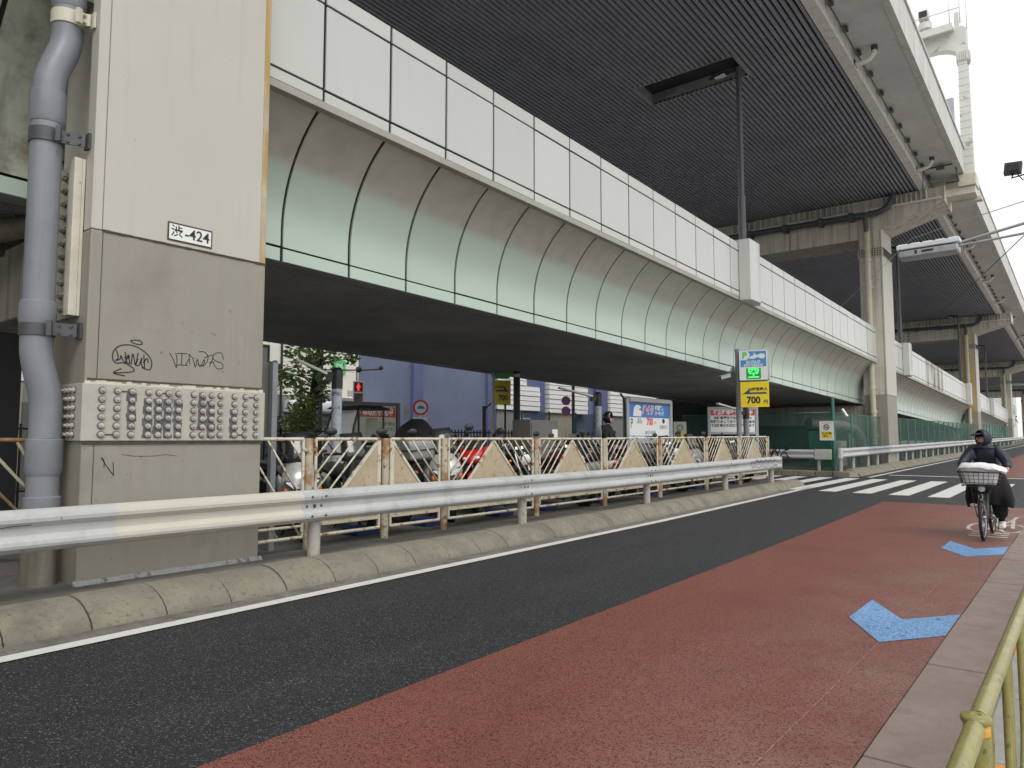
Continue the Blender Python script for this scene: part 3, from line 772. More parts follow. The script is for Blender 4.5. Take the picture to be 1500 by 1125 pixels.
        for r in range(4):
            for c in range(9): mb.box(FX - 0.98 + c * 0.112, FX - 0.93 + c * 0.112, y0 - 0.085, y0 - 0.046, zb + 0.05 + 0.1 * r, zb + 0.10 + 0.1 * r)
            for c in range(18): mb.box(FX + 0.036, FX + 0.07, y0 + 0.05 + c * 0.115, y0 + 0.10 + c * 0.115, zb + 0.05 + 0.1 * r, zb + 0.10 + 0.1 * r)
        mb.build('bolt_rows', M['caulk'], pl)
        # drain pipe down the near side
        px, py_ = FX - 0.58, y0 - 0.20
        pp = MB(); pp.tube([(px, py_, g + 0.2), (px, py_, top + 0.9)], 0.13, 12)
        po = pp.build('drain_pipe', M['pipe_cream'], t)
        for z in (g + 1.4, g + 2.5, g + 3.6, g + 6.4, g + 8.3, g + 9.6):
            mb = MB()
            mb.tube([(px, py_, z), (px, py_, z + 0.16)], 0.155, 12)
            mb.box(px - 0.17, px + 0.17, py_ - 0.02, y0 - 0.03, z + 0.05, z + 0.11)
            mb.build('pipe_collar', M['pipe_cream'], po)
    # crossbeam with the tapered arm towards the road
    zb0, zt0 = top, zu(y0) - 0.02
    mb = MB()
    prof = [(-17.4, zt0), (-4.5, zt0), (-4.5, zt0 - 0.69), (FX + 0.02, zt0 - 1.50), (FX - 1.0, zt0 - 1.86), (-15.4, zt0 - 1.86), (-17.4, zt0 - 1.4)]
    def f(u, v, w_): return (u, y0 + 0.02 + w_ * (w - 0.04), v)
    mb.prism(prof, f)
    cb = mb.build('crossbeam', M['girder'] if i == 0 else M['pier_far'], t, bevel=0.015)
    mb = MB(); mb.box(-4.5, -4.47, y0 - 0.03, y1 + 0.03, zt0 - 0.72, zt0 + 0.03); mb.box(-4.47, -4.462, y0 + 0.7, y0 + 1.3, zt0 - 0.6, zt0 - 0.15)
    mb.build('beam_end_plate', M['cream_steel'], cb)
    if i > 0:
        mb = MB()
        for k in range(9): mb.box(-14.2 + 0.3 * k, -14.17 + 0.3 * k, y0 - 0.16, y0 + 0.02, zt0 - 0.52, zt0 - 0.06)
        for k in range(12): mb.box(-11.3 + 0.26 * k, -11.27 + 0.26 * k, y0 - 0.16, y0 + 0.02, zt0 - 0.46, zt0 - 0.06)
        for k in range(10): mb.box(-7.0 + 0.2 * k, -6.97 + 0.2 * k, y0 - 0.16, y0 + 0.02, zt0 - 0.5, zt0 - 0.06)
        mb.box(-14.4, -4.6, y0 - 0.17, y0 + 0.02, zt0 - 0.56, zt0 - 0.50); 
        mb.build('stiffener_plate', M['girder'], cb)
        mb = MB()
        mb.tube([(-15.0, y0 - 0.3, zt0 - 0.72), (-8.0, y0 - 0.3, zt0 - 0.82), (-7.2, y0 - 0.3, zt0 - 0.80), (-6.75, y0 - 0.3, zt0 - 0.62), (-6.5, y0 - 0.3, zt0 - 0.25), (-6.45, y0 - 0.3, zt0 + 0.2)], 0.13, 10)
        mb.tube([(-7.68, y0 - 0.3, zt0 - 0.82), (-7.68, y0 - 0.22, zt0 - 1.6)], 0.12, 10)
        for x in (-13.2, -11.4, -9.7, -8.3): mb.box(x - 0.1, x + 0.1, y0 - 0.46, y0 + 0.02, zt0 - 0.97, zt0 - 0.6)
        mb.build('beam_conduit', M['galv_dark'], cb)
    # the column of the far side and the beam below the lower deck
    MB().box(-16.6, -15.5, y0, y1, g + 0.1, zt0 - 1.8).build('rear_shaft', M['pier_far'], t, bevel=0.02)
    if zl(y0) + 3.2 - g > 0.6:
        MB().box(-15.49, FX - 1.002, y0 + 0.3, y1 - 0.3, zl(y0) + 3.0, zl(y0) + 3.9).build('deck_bearing_beam', M['pier_far'], t, bevel=0.02)
    if i == 1:
        mb = MB(); mb.box(-8.9, -8.12, y0 + 0.3, y1 - 0.1, g + 0.1, zl(y0) + 3.0)
        for r in range(7):
            for c in range(4): mb.box(-8.8 + c * 0.17, -8.75 + c * 0.17, y0 + 0.25, y0 + 0.3, g + 1.5 + 0.2 * r, g + 1.56 + 0.2 * r)
        mb.build('inner_shaft', M['pier_far'], t, bevel=0.01)
    return t
piers = []
for i, (lab, full) in enumerate((
        ('nearest grey and white steel pier with rows of bolts and graffiti behind the guardrail', True),
        ('tall white pier with cream drain pipe standing where the green netting fence begins', False),
        ('pier with rust stained yellowish side, second beyond the crossing', False),
        ('far grey pier seen small above the cyclist, third beyond the crossing', False),
        ('farthest pier, mostly hidden behind the other piers', False))):
    piers.append(pier(i, lab, full))
near_pier = piers[0]

# number plate and graffiti on the nearest pier
PF = Face((FX, 0, 0), (1, 0, 0))                    # u = y, v = z
def on_pier(px, py): p = at(px, py, X=FX); return p.y, p.z
mb = MB(); PF.rect(mb, 3.42, 3.89, 3.475, 3.665, 0.0045, 0.010, 0); npl = mb.build('number_plate', M['caulk'], near_pier)
mb = MB(); PF.rect(mb, 3.435, 3.875, 3.492, 3.648, 0.0102, 0.013, 0); mb.build('plate_face', M['sign_white'], npl)
text('渋', 0.128, M['ink'], PF, 3.512, 3.572, 0.014, npl, bold=0.001)
text('-424', 0.150, M['ink'], PF, 3.725, 3.570, 0.014, npl, bold=0.002, sx=0.98)
def scrawl(strokes, conv, w, parent, d=0.0015, name='graffiti_tag', face=PF):
    mb = MB()
    for st in strokes:
        pts = [conv(*q) for q in st]
        # smooth the stroke a little
        P = []
        for i in range(len(pts) - 1):
            p0, p1, p2, p3 = pts[max(0, i - 1)], pts[i], pts[i + 1], pts[min(len(pts) - 1, i + 2)]
            for k in range(4):
                t = k / 4
                P.append(tuple(0.5 * (2 * p1[j] + (p2[j] - p0[j]) * t + (2 * p0[j] - 5 * p1[j] + 4 * p2[j] - p3[j]) * t * t + (3 * p1[j] - p0[j] - 3 * p2[j] + p3[j]) * t ** 3) for j in (0, 1)))
        P.append(pts[-1])
        vs = []; fs = []
        for i, (u, v) in enumerate(P):
            a = P[max(0, i - 1)]; b = P[min(len(P) - 1, i + 1)]
            dx, dy = b[0] - a[0], b[1] - a[1]; l = math.hypot(dx, dy) or 1
            n = (-dy / l * w / 2, dx / l * w / 2)
            vs += [face.p(u + n[0], v + n[1], d), face.p(u - n[0], v - n[1], d)]
        for i in range(len(P) - 1): fs.append((2 * i, 2 * i + 1, 2 * i + 3, 2 * i + 2))
        mb.add(vs, fs)
    return mb.build(name, M['scrawl'], parent)
def cz(x, y): return on_pier(120 + x / 5.357, 470 + y / 5.357)     # pixels of an enlarged view of the pier
scrawl([[(430, 150), (385, 155), (395, 170), (440, 185), (475, 180), (460, 160), (425, 150)],
        [(470, 365), (530, 385), (548, 330), (520, 270), (450, 215), (380, 190), (300, 195), (250, 235), (240, 290), (265, 330), (330, 330), (400, 370), (405, 395), (350, 405), (245, 408)],
        [(310, 375), (245, 408), (338, 432)],
        [(268, 225), (285, 290), (262, 310), (300, 300), (305, 270), (320, 305), (345, 330), (340, 245)],
        [(330, 290), (375, 275), (345, 310), (375, 335), (360, 260)], [(385, 345), (400, 255), (420, 350), (440, 250)],
        [(440, 300), (420, 345), (450, 345), (470, 290), (465, 340), (490, 370), (485, 265)], [(480, 330), (510, 295), (520, 330)]], cz, 0.011, near_pier)
scrawl([[(688, 252), (720, 310), (740, 368), (745, 300), (735, 250)], [(745, 255), (830, 258)], [(785, 255), (780, 345)], [(740, 345), (830, 350)],
        [(840, 260), (845, 340)], [(838, 300), (815, 345)], [(842, 262), (872, 300), (890, 365), (905, 300), (925, 362), (960, 300), (950, 350), (905, 340)],
        [(918, 242), (960, 245), (990, 280), (975, 330), (945, 360)], [(960, 290), (1030, 270), (1000, 360)], [(1000, 330), (1035, 320)],
        [(1110, 305), (1095, 255), (1050, 255), (1025, 290), (1060, 320), (1095, 330), (1105, 370), (1060, 375), (1030, 330)], [(1105, 396), (1110, 402)]], cz, 0.008, near_pier)
scrawl([[(160, 1075 + 0), (175, 1110), (172, 1150)], [(150, 1072), (200, 1150), (250, 1215)], [(248, 1215), (244, 1110)]], cz, 0.008, near_pier)
scrawl([[(310, 1048), (420, 1062), (560, 1060), (660, 1050), (748, 1062)]], cz, 0.004, near_pier)

# ------------------------------------------------------------------ upper deck spans
SP = [-33.0] + [p + 1.0 for p in PY]
lou_cache = {}
def upper_span(i, label):
    y0, y1 = SP[i], SP[i + 1]
    t = thing('upper_deck_span', label, 'elevated road', (-12.0, (y0 + y1) / 2, zu((y0 + y1) / 2)), 0, 'spans of the upper road deck')
    zf = lambda y: -0.025 * y
    a, b = y0 + 0.06, y1 - 0.06
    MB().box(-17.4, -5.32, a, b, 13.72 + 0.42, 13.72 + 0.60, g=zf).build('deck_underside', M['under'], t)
    MB().box(-5.32, -5.20, a, b, 13.70, 14.30, g=zf).build('edge_girder', M['girder'], t)
    mb = MB(); mb.box(-5.46, -5.14, a, b, 13.655, 13.699, g=zf); mb.build('girder_flange', M['girder'], t)
    mb = MB()
    mb.add([(x, y, z - 0.025 * y) for y in (a, b) for (x, z) in ((-17.4, 14.33), (-5.2, 14.33), (-3.95, 14.27), (-3.95, 14.62), (-17.4, 14.7))],
           [(0, 1, 2, 3, 4), (9, 8, 7, 6, 5), (0, 5, 6, 1), (1, 6, 7, 2), (2, 7, 8, 3), (3, 8, 9, 4), (4, 9, 5, 0)])
    mb.build('deck_slab', M['overhang'], t)
    if i >= 1 and i <= 3:
        n = int((b - a) / 2.0)
        for k in range(n):
            p, q = a + (b - a) * k / n, a + (b - a) * (k + 1) / n
            MB().box(-3.95, -3.75, p + 0.006, q - 0.006, 14.24, 15.42, g=zf).build('parapet_panel', M['parapet'], t)
        mb = MB(); mb.box(-3.99, -3.70, a, b, 15.425, 15.52, g=zf); mb.build('parapet_cap', M['parapet'], t)
    else:
        MB().box(-3.95, -3.75, a, b, 14.24, 15.52, g=zf).build('parapet_panel', M['parapet'], t)
    MB().box(-17.6, -17.4, a, b, 13.7, 15.4, g=zf).build('rear_parapet', M['parapet'], t)
    # louvre bars hung below the deck, one object each on the spans in view
    if i in (1, 2, 3):
        gap = (21.0, 22.35) if i == 1 else None
        full = MB().box(-0.045, 0.045, a, b, 13.72, 13.80, g=zf); cut = None
        if gap: cut = MB().box(-0.045, 0.045, a, gap[0], 13.72, 13.80, g=zf).box(-0.045, 0.045, gap[1], b, 13.72, 13.80, g=zf)
        inv = wmat(t).inverted()
        of = oc = None
        for k in range(62):
            x = -5.56 - 0.168 * k
            incut = gap and -11.35 < x < -8.05
            src = cut if incut else full
            have = oc if incut else of
            if have is None:
                o = src.build('louver_bar', M['louver'], t, local=True)
                if incut: oc = o
                else: of = o
            else: o = share(have, parent=t)
            o.location = inv @ Vector((x, 0, random.uniform(-0.004, 0.004)))
        mb = MB()
        for k in range(62, 70): mb.box(-5.605 - 0.168 * k, -5.515 - 0.168 * k, a, b, 13.72, 13.80, g=zf)
        kindstuff(mb.build('hidden_louver', M['louver'], t))
    else:
        mb = MB()
        for k in range(70): mb.box(-5.605 - 0.168 * k, -5.515 - 0.168 * k, a, b, 13.72, 13.80, g=zf)
        kindstuff(mb.build('louver_bars', M['louver'], t))
    mb = MB(); y = a + 0.8
    while y < b:
        if not (i == 1 and 20.8 < y < 22.5): mb.box(-17.4, -5.40, y - 0.03, y + 0.03, 13.802, 13.86, g=zf)
        y += 1.45
    mb.build('louver_hanger', M['under'], t)
    if i == 1:
        mb = MB()
        mb.box(-11.4, -8.0, 20.95, 21.0, 13.72, 14.12, g=zf); mb.box(-11.4, -8.0, 22.35, 22.4, 13.72, 14.12, g=zf)
        mb.box(-11.45, -11.4, 20.95, 22.4, 13.72, 14.12, g=zf); mb.box(-8.0, -7.95, 20.95, 22.4, 13.72, 14.12, g=zf)
        mb.build('louver_opening', M['soffit'], t)
    # drains curving from the girder to the slab, and small brackets
    if i in (1, 2, 3):
        ys_ = [(24.0, 34.6), (40.5, 49.5, 59.5, 68.0), (78, 90, 101)][i - 1]
        for y in ys_:
            zz = -0.025 * y
            mb = MB()
            mb.tube([(-5.2, y, 13.86 + zz), (-4.95, y, 13.86 + zz), (-4.75, y, 13.92 + zz), (-4.64, y, 14.06 + zz), (-4.62, y, 14.28 + zz)], 0.075, 10)
            mb.build('drain_elbow', M['girder'], t)
            mb = MB(); mb.tube([(-4.62, y, 14.15 + zz), (-4.62, y, 14.29 + zz)], 0.095, 10); mb.box(-5.199, -5.17, y - 0.14, y + 0.14, 13.72 + zz, 14.0 + zz)
            mb.build('drain_flange', M['galv_dark'], t)
        y = a + 1.0; br = None
        while y < b:
            if br is None: br = MB().box(-0.07, 0.07, -0.10, 0.10, -0.06, 0.06).build('slab_bracket', M['galv_dark'], t, local=True); q_ = br
            else: q_ = share(br, parent=t)
            q_.location = inv @ Vector((-5.07, y, 14.20 - 0.025 * y)); y += 1.6
        mb = MB(); mb.tube([(-5.06, a, 14.05 - 0.025 * a), (-5.06, b, 14.05 - 0.025 * b)], 0.02, 6); mb.build('deck_cable', M['galv_dark'], t)
    return t
for i, lab in enumerate((
        'span of the upper deck behind the photographer, before the nearest pier',
        'near span of the upper road with dark louvred underside, between the first two piers',
        'second span of the upper road with louvred underside, beyond the white pier',
        'third span of the upper road, beyond the rust stained pier',
        'farthest span of the upper road, above the cyclist in the distance')):
    upper_span(i, lab)

# ------------------------------------------------------------------ lower deck spans, clad in panels
BAY = 1.136
def lower_span(label, k0, k1, box_y, style):
    """k0..k1: bays of BAY metres counted from y = 5.57"""
    ya, yb = 5.57 + BAY * k0, 5.57 + BAY * k1
    t = thing('lower_deck_span', label, 'elevated road', (-11.7, (ya + yb) / 2, 4 + zl((ya + yb) / 2)), 0, 'spans of the lower road deck')
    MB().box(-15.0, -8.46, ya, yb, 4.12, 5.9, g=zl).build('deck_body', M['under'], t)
    mb = MB()
    for k in range(56): mb.box(-14.95 + 0.115 * k, -14.905 + 0.115 * k, ya, yb, 4.05, 4.12, g=zl)
    kindstuff(mb.build('soffit_ribs', M['soffit'], t))
    mb = MB(); mb.box(-8.62, -8.40, ya, yb, 3.995, 4.05, g=zl); mb.box(-15.05, -14.9, ya, yb, 3.995, 4.05, g=zl); mb.build('soffit_edge', M['soffit'], t)
    MB().box(-15.1, -15.0, ya, yb, 4.05, 7.5, g=zl).build('rear_facade', M['panel'], t)
    # dark backing seen in the open joints
    N = 12
    prof = []
    for j in range(N + 1):                               # cove: from under the lip down to the vertical foot
        a = R_(38 + 52 * j / N)
        prof.append((-8.36 + 1.927 * (1 - math.sin(a)), 4.42 + 1.827 * math.cos(a)))
    prof.append((-8.36, 4.20))
    def cove(dx, y, a=0, b=None):
        return [(x - dx, y, z - 0.0235 * y) for (x, z) in prof[a:b]]
    mb = MB()
    def sheet(mb, y0_, y1_, pr, d, mi=0):
        """a shell of thickness d behind the profile"""
        n = len(pr); vs = []
        for y in (y0_, y1_):
            for (x, z) in pr: vs.append((x, y, z - 0.0235 * y))
            for (x, z) in pr: vs.append((x - d, y, z - 0.0235 * y + d * 0.25))
        fs = []
        for j in range(n - 1):
            fs.append((j, j + 1, 2 * n + j + 1, 2 * n + j)); fs.append((n + j, 3 * n + j, 3 * n + j + 1, n + j + 1))
            fs.append((j, n + j, n + j + 1, j + 1)); fs.append((2 * n + j, 2 * n + j + 1, 3 * n + j + 1, 3 * n + j))
        fs.append((0, 2 * n, 3 * n, n)); fs.append((n - 1, 2 * n - 1, 4 * n - 1, 3 * n - 1))
        mb.add(vs, fs, mi, False)
    sheet(mb, ya + 0.01, yb - 0.01, [(x - 0.035, z) for x, z in prof], 0.05)
    mb.box(-8.46, -8.395, ya + 0.01, yb - 0.01, 4.0, 4.22, g=zl)
    mb.box(-7.62, -7.535, ya + 0.01, yb - 0.01, 5.97, 7.50, g=zl)
    mb.build('joint_backing', M['joint'], t)
    MB().box(-7.63, -7.505, ya + 0.004, yb - 0.004, 5.86, 5.955, g=zl).build('panel_lip', M['lip'], t)
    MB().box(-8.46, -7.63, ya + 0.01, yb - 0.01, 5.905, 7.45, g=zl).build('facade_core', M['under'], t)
    up, gr = M['panel'], M['panel_green']
    def cover_at(y): return any(abs(y - b) < 0.8 for b in box_y)
    proto = {}
    inv = wmat(t).inverted()
    def piece(key, mk, y):
        if key in proto: o = share(proto[key], parent=t)
        else: o = mk(); proto[key] = o
        o.location = inv @ Vector((random.uniform(-0.002, 0.002), y, zl(y))); o.rotation_euler = (0, random.uniform(-0.0004, 0.0004), random.uniform(-0.0003, 0.0003))
        return o
    j = 0.022
    for k in range(k0, k1):
        y = 5.57 + BAY * k
        gg = lambda v: -0.0235 * v
        a, b = j, BAY - j
        up_ = M['panel_scorch'] if style == 'scorch' and 39 <= k <= 44 else M['panel']
        sfx = 's' if up_ is M['panel_scorch'] else ''
        def f1(): return MB().box(-7.53, -7.50, a, b, 7.275, 7.50, g=gg).build('cap_strip', up_, t, local=True, bevel=0.004)
        def f2(): return MB().box(-7.53, -7.50, a, b, 6.125, 7.245, g=gg).build('facade_panel', up_, t, local=True, bevel=0.005)
        def f3(): return MB().box(-7.53, -7.502, a, b, 5.957, 6.095, g=gg).build('base_strip', up_, t, local=True, bevel=0.004)
        def f4():
            m_ = MB(); sheet(m_, a + 0.002, b - 0.002, prof, 0.03)
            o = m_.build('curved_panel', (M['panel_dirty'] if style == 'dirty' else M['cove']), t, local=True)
            o.data.polygons.foreach_set('use_smooth', [True] * len(o.data.polygons))
            es = o.modifiers.new('edges', 'EDGE_SPLIT'); es.split_angle = R_(40)
            return o
        def f5(): return MB().box(-8.395, -8.36, a, b, 4.0, 4.175, g=gg).build('foot_strip', gr, t, local=True, bevel=0.004)
        piece('cap' + sfx, f1, y); piece('panel' + sfx, f2, y); piece('base' + sfx, f3, y)
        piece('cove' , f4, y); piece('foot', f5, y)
    for b in box_y:
        mb = MB(); z = zl(b)
        mb.add([(-7.49, b - 0.62, 5.86 + z), (-7.18, b - 0.56, 5.86 + z), (-7.18, b + 0.22, 5.86 + z), (-7.34, b + 0.60, 5.86 + z), (-7.49, b + 0.60, 5.86 + z),
                (-7.49, b - 0.62, 7.60 + z), (-7.18, b - 0.56, 7.60 + z), (-7.18, b + 0.22, 7.60 + z), (-7.34, b + 0.60, 7.60 + z), (-7.49, b + 0.60, 7.60 + z)],
               [(0, 1, 2, 3, 4), (9, 8, 7, 6, 5), (0, 5, 6, 1), (1, 6, 7, 2), (2, 7, 8, 3), (3, 8, 9, 4), (4, 9, 5, 0)])
        mb.build('joint_cover_box', up, t, bevel=0.012)
        MB().box(-8.1, -7.49, b - 0.6, b + 0.6, 7.46, 7.60, g=lambda v: z).build('cover_box_top', up, t)
    return t
lower_span('lower deck left of the nearest pier, dirty curved panels behind the drain pipe', -32, -1, (), 'dirty')
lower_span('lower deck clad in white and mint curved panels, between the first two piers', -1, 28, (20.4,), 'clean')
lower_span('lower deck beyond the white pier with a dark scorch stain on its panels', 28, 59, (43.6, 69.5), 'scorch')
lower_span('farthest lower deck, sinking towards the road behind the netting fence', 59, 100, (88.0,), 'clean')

# ================================================================== pipes beside the nearest pier
px_, py_ = -7.42, 2.533
t = thing('drain_pipe', 'thick grey drain pipe with swan neck bends, strapped beside the nearest pier', 'pipe', (px_, py_, 0.16))
def P_(dy, z): return (px_, py_ + dy, z)
DM, DU, PR_ = -0.105, 0.027, 0.132
def swan(d0, d1, z0, z1): return [P_(d0 + (d1 - d0) * 0.5 * (1 - math.cos(PI * k / 12)), z0 + (z1 - z0) * k / 12) for k in range(13)]
def socket(dy, z0, z1):
    mb = MB(); mb.lathe(P_(dy, z0), (0, 0, 1), [(PR_ + 0.002, 0), (PR_ + 0.018, 0.05), (PR_ + 0.018, z1 - z0 - 0.01), (PR_ + 0.004, z1 - z0)], 24); mb.build('pipe_socket', M['pipe'], t)
mb = MB(); mb.tube([P_(0, 0.10), P_(0, 0.66)], PR_ + 0.012, 24); mb.build('pipe_foot', M['pipe_dirty'], t)
mb = MB(); mb.tube([P_(0, 0.64), P_(0, 1.50)], PR_, 24); mb.build('lower_pipe', M['pipe'], t)
socket(0, 1.16, 1.495); socket(0, 0.66, 0.98)
mb = MB(); mb.tube([P_(0, 1.48)] + swan(0, DM, 1.74, 2.36) + [P_(DM, 2.52)], PR_, 24); mb.build('lower_bend', M['pipe'], t)
mb = MB(); mb.tube([P_(DM, 2.50), P_(DM, 4.72)], PR_ - 0.002, 24); mb.build('middle_pipe', M['pipe'], t)
socket(DM, 2.50, 2.74); socket(DM, 4.40, 4.70)
mb = MB(); mb.tube([P_(DM, 4.66)] + swan(DM, DU, 4.74, 5.32) + [P_(DU, 5.62)], PR_, 24); mb.build('upper_bend', M['pipe'], t)
mb = MB(); mb.tube([P_(DU, 5.60), P_(DU, 8.0)], PR_, 24); mb.build('upper_pipe', M['pipe'], t)
socket(DU, 5.56, 5.86)
for (dy, z, m) in ((DM, 4.21, 'galv_dark'), (DM, 2.42, 'galv_dark'), (DU, 5.39, 'cream_steel')):
    mb = MB(); c = Vector(P_(dy, z))
    mb.lathe(c, (0, 0, 1), [(PR_ + 0.004, 0), (PR_ + 0.012, 0.001), (PR_ + 0.012, 0.130), (PR_ + 0.004, 0.131)], 24)
    c2 = Vector((FX - 0.13, PY[0] - 0.035, z)); s0 = c + Vector((PR_ + 0.03, 0.03, 0.065))
    mb.beam(c + Vector((PR_ - 0.02, 0.03, 0.065)), c2 + UPZ * 0.065, 0.014, 0.115)
    mb.beam(c2 + Vector((-0.05, 0.02, 0.065)), c2 + Vector((0.05, 0.02, 0.065)), 0.02, 0.15)
    d = (c2 - c).normalized(); side = Vector((d.y, -d.x, 0))
    mb.obox(s0 + d * 0.02 + side * 0.022, d * 0.02, side * 0.022, UPZ * 0.07)
    for a in (0.03, 0.10):
        mb.tube([c + d * (PR_ + 0.06) + side * 0.005 + UPZ * a, c + d * (PR_ + 0.06) + side * 0.06 + UPZ * a], 0.013, 8)
        mb.tube([c2 - d * 0.04 + side * 0.0 + UPZ * a, c2 - d * 0.04 + side * 0.035 + UPZ * a], 0.014, 8)
    mb.build('pipe_clamp', M[m], t)
# thin pipe bending away behind, its hanger
t = thing('hanging_pipe', 'dark stained pipe with an elbow, hung on a rod left of the grey drain pipe', 'pipe', (-9.6, 2.6, 3.2))
mb = MB(); c0 = at(45, 330, X=-9.2); mb.tube([c0 + Vector((0.25, 0.3, -0.9)), c0 + Vector((0.24, 0.28, -0.25)), c0 + Vector((0.15, 0.18, -0.03)), c0, c0 + Vector((-0.45, -0.55, -0.22)), c0 + Vector((-1.5, -1.8, -0.7))], 0.13, 14); mb.build('pipe_run', M['pipe_dirty'], t)
c1 = at(22, 318, X=-9.2)
mb = MB(); mb.tube([c1 + UPZ * -0.1, c1 + UPZ * 1.05], 0.014, 8); mb.lathe(c0 + Vector((-0.22, -0.27, -0.24)), (0.6, 0.72, 0.2), [(0.135, 0), (0.145, 0.0), (0.145, 0.04), (0.135, 0.04)], 14); mb.build('hanger_rod', M['galv_dark'], t)
b0 = at(5, 205, X=-9.0); b1 = at(45, 225, X=-8.6)
mb = MB(); mb.beam(b0, b1 + Vector((0.3, 0.3, 0)), 0.16, 0.20); mb.beam(b0 + UPZ * 0.1, b1 + Vector((0.3, 0.3, 0.1)), 0.3, 0.03); mb.build('hanger_bracket', M['galv_dark'], t)

# ================================================================== guardrails
WB = [(-0.004, -0.175), (0.024, -0.165), (0.075, -0.128), (0.082, -0.105), (0.078, -0.075), (0.022, -0.030), (0.020, 0.030), (0.078, 0.075), (0.082, 0.105), (0.075, 0.128), (0.024, 0.165), (-0.004, 0.175)]
def wbeam(mb, a, b, out, k=1.0):
    """corrugated rail from a to b (centre line on the post side), bulging towards out"""
    a, b, out = Vector(a), Vector(b), Vector(out)
    prof = WB + [(d - 0.007, z) for d, z in WB[::-1]]
    n = len(prof)
    vs = [p + out * d * k + UPZ * z for p in (a, b) for d, z in prof]
    fs = [(i, (i + 1) % n, n + (i + 1) % n, n + i) for i in range(n)]
    h = len(WB)
    for o, sg in ((0, 1), (n, -1)):
        for i in range(h - 1):
            q = (o + i, o + i + 1, o + n - 2 - i, o + n - 1 - i)
            fs.append(q if sg > 0 else q[::-1])
    mb.add(vs, fs)
def dome_bolts(mb, pts, out, r=0.014):
    for p in pts: mb.lathe(p, out, [(r, 0), (r, 0.004), (r * 0.75, 0.010), (0, 0.013)], 8)
def x_rail(y): return -6.70 - 0.013 * y
t = thing('guardrail', 'long white corrugated guardrail in front of the rusty fence, cream in its middle part', 'guardrail', (-6.8, 6.0, 0.19))
zr = 0.755
joints = [(-7.5, -1.3, 'rail_blue'), (-1.3, 2.86, 'rail_blue'), (2.86, 4.82, 'rail_cream'), (4.82, 8.72, 'rail_blue'), (8.72, 12.9, 'rail_blue'), (12.9, 17.0, 'rail_blue'), (17.0, 20.9, 'rail_blue')]
for k, (a, b, m) in enumerate(joints):
    mb = MB(); off = 0.004 if m == 'rail_cream' else (0.010 if k % 2 else 0.0)
    A, B = Vector((x_rail(a) + off, a, zr + G(a))), Vector((x_rail(b) + off, b + (0.16 if k in (3, 4, 5) else 0.001), zr + G(b)))
    wbeam(mb, A, B, (1, 0, 0))
    rb = mb.build('rail_beam', M[m], t)
    if k >= 3:
        mb = MB(); o = 0.001
        P0 = A + Vector((0, 0.05, 0))
        dome_bolts(mb, [P0 + Vector((0.081 + o, 0.04, 0.105)), P0 + Vector((0.081 + o, 0.22, 0.105)), P0 + Vector((0.022 + o, 0.01, 0)), P0 + Vector((0.022 + o, 0.20, 0)), P0 + Vector((0.082 + o, 0.04, -0.105)), P0 + Vector((0.082 + o, 0.22, -0.105))], (1, 0, 0))
        dome_bolts(mb, [P0 + Vector((0.022 + o, 0.11, 0))], (1, 0, 0), 0.022)
        mb.build('rail_bolt', M['rail_bolt'], rb)
end = Vector((x_rail(20.9), 20.9, zr + G(20.9)))
mb = MB(); wbeam(mb, end + Vector((0.002, -0.25, 0)), end + Vector((0.002, 0.25, 0)), (1, 0, 0), 1.05); mb.box(end.x - 0.01, end.x + 0.09, end.y + 0.25, end.y + 0.262, end.z - 0.175, end.z + 0.175); mb.build('rail_end', M['rail_blue'], t)
for y in (-3.0, 1.05, 5.06, 8.95, 13.1, 17.25, 20.7):
    mb = MB(); x = x_rail(y) - 0.075
    mb.tube([(x, y, G(y) + 0.1), (x, y, G(y) + 0.88)], 0.072, 14); mb.box(x - 0.0, x + 0.075, y - 0.05, y + 0.05, zr + G(y) - 0.09, zr + G(y) + 0.09)
    mb.build('rail_post', M['rail_post'], t)
RF = Face((x_rail(19) + 0.0, 0, zr + G(19)), (1, 0, 0))
def wob(u0, u1, v, amp, n): return [(u0 + (u1 - u0) * i / n, v + amp * (1 if i % 2 else -1) * random.uniform(0.5, 1)) for i in range(n + 1)]
scrawl([wob(18.6, 20.6, 0.075, 0.03, 12), wob(18.9, 20.5, 0.10, 0.02, 9), wob(17.2, 17.8, 0.05, 0.05, 7), wob(18.7, 20.7, -0.06, 0.03, 8), [(20.4, 0.1), (20.8, 0.0), (20.45, -0.05)]], lambda u, v: (u, v), 0.014, t, d=0.087, name='scrawl', face=RF)
scrawl([[(1.9, 0.02), (2.02, 0.05), (2.2, 0.055)], [(1.35, -0.08), (1.5, -0.05)]], lambda u, v: (u, v), 0.006, t, d=0.095, name='scratch', face=Face((x_rail(2) , 0, zr), (1, 0, 0)))

t = thing('guardrail', 'guardrail along the road beyond the crossing, in front of the green netting fence', 'guardrail', (-7.0, 34, 0.3))
ys_ = [28.0, 32.2, 36.2, 40.2, 44.2, 48.2, 52.5, 57, 61.5, 66, 70, 76, 82, 90, 100, 112, 125, 140]
for k, (a, b) in enumerate(zip(ys_[:-1], ys_[1:])):
    mb = MB(); wbeam(mb, (-7.02 + 0.008 * (k % 2), a, 0.86 + G(a)), (-7.02 + 0.008 * (k % 2), b + 0.15, 0.86 + G(b)), (1, 0, 0)); mb.build('rail_beam', M['rail_blue'] if k != 1 else M['galv'], t)
    mb = MB(); mb.tube([(-7.10, a + 0.3, G(a) + 0.12), (-7.10, a + 0.3, G(a) + 0.95)], 0.07, 12); mb.build('rail_post', M['rail_post'], t)
    mb = MB(); mb.tube([(-7.10, (a + b) / 2, G(a) + 0.12), (-7.10, (a + b) / 2, G(a) + 0.95)], 0.07, 12); mb.build('rail_post', M['rail_post'], t)
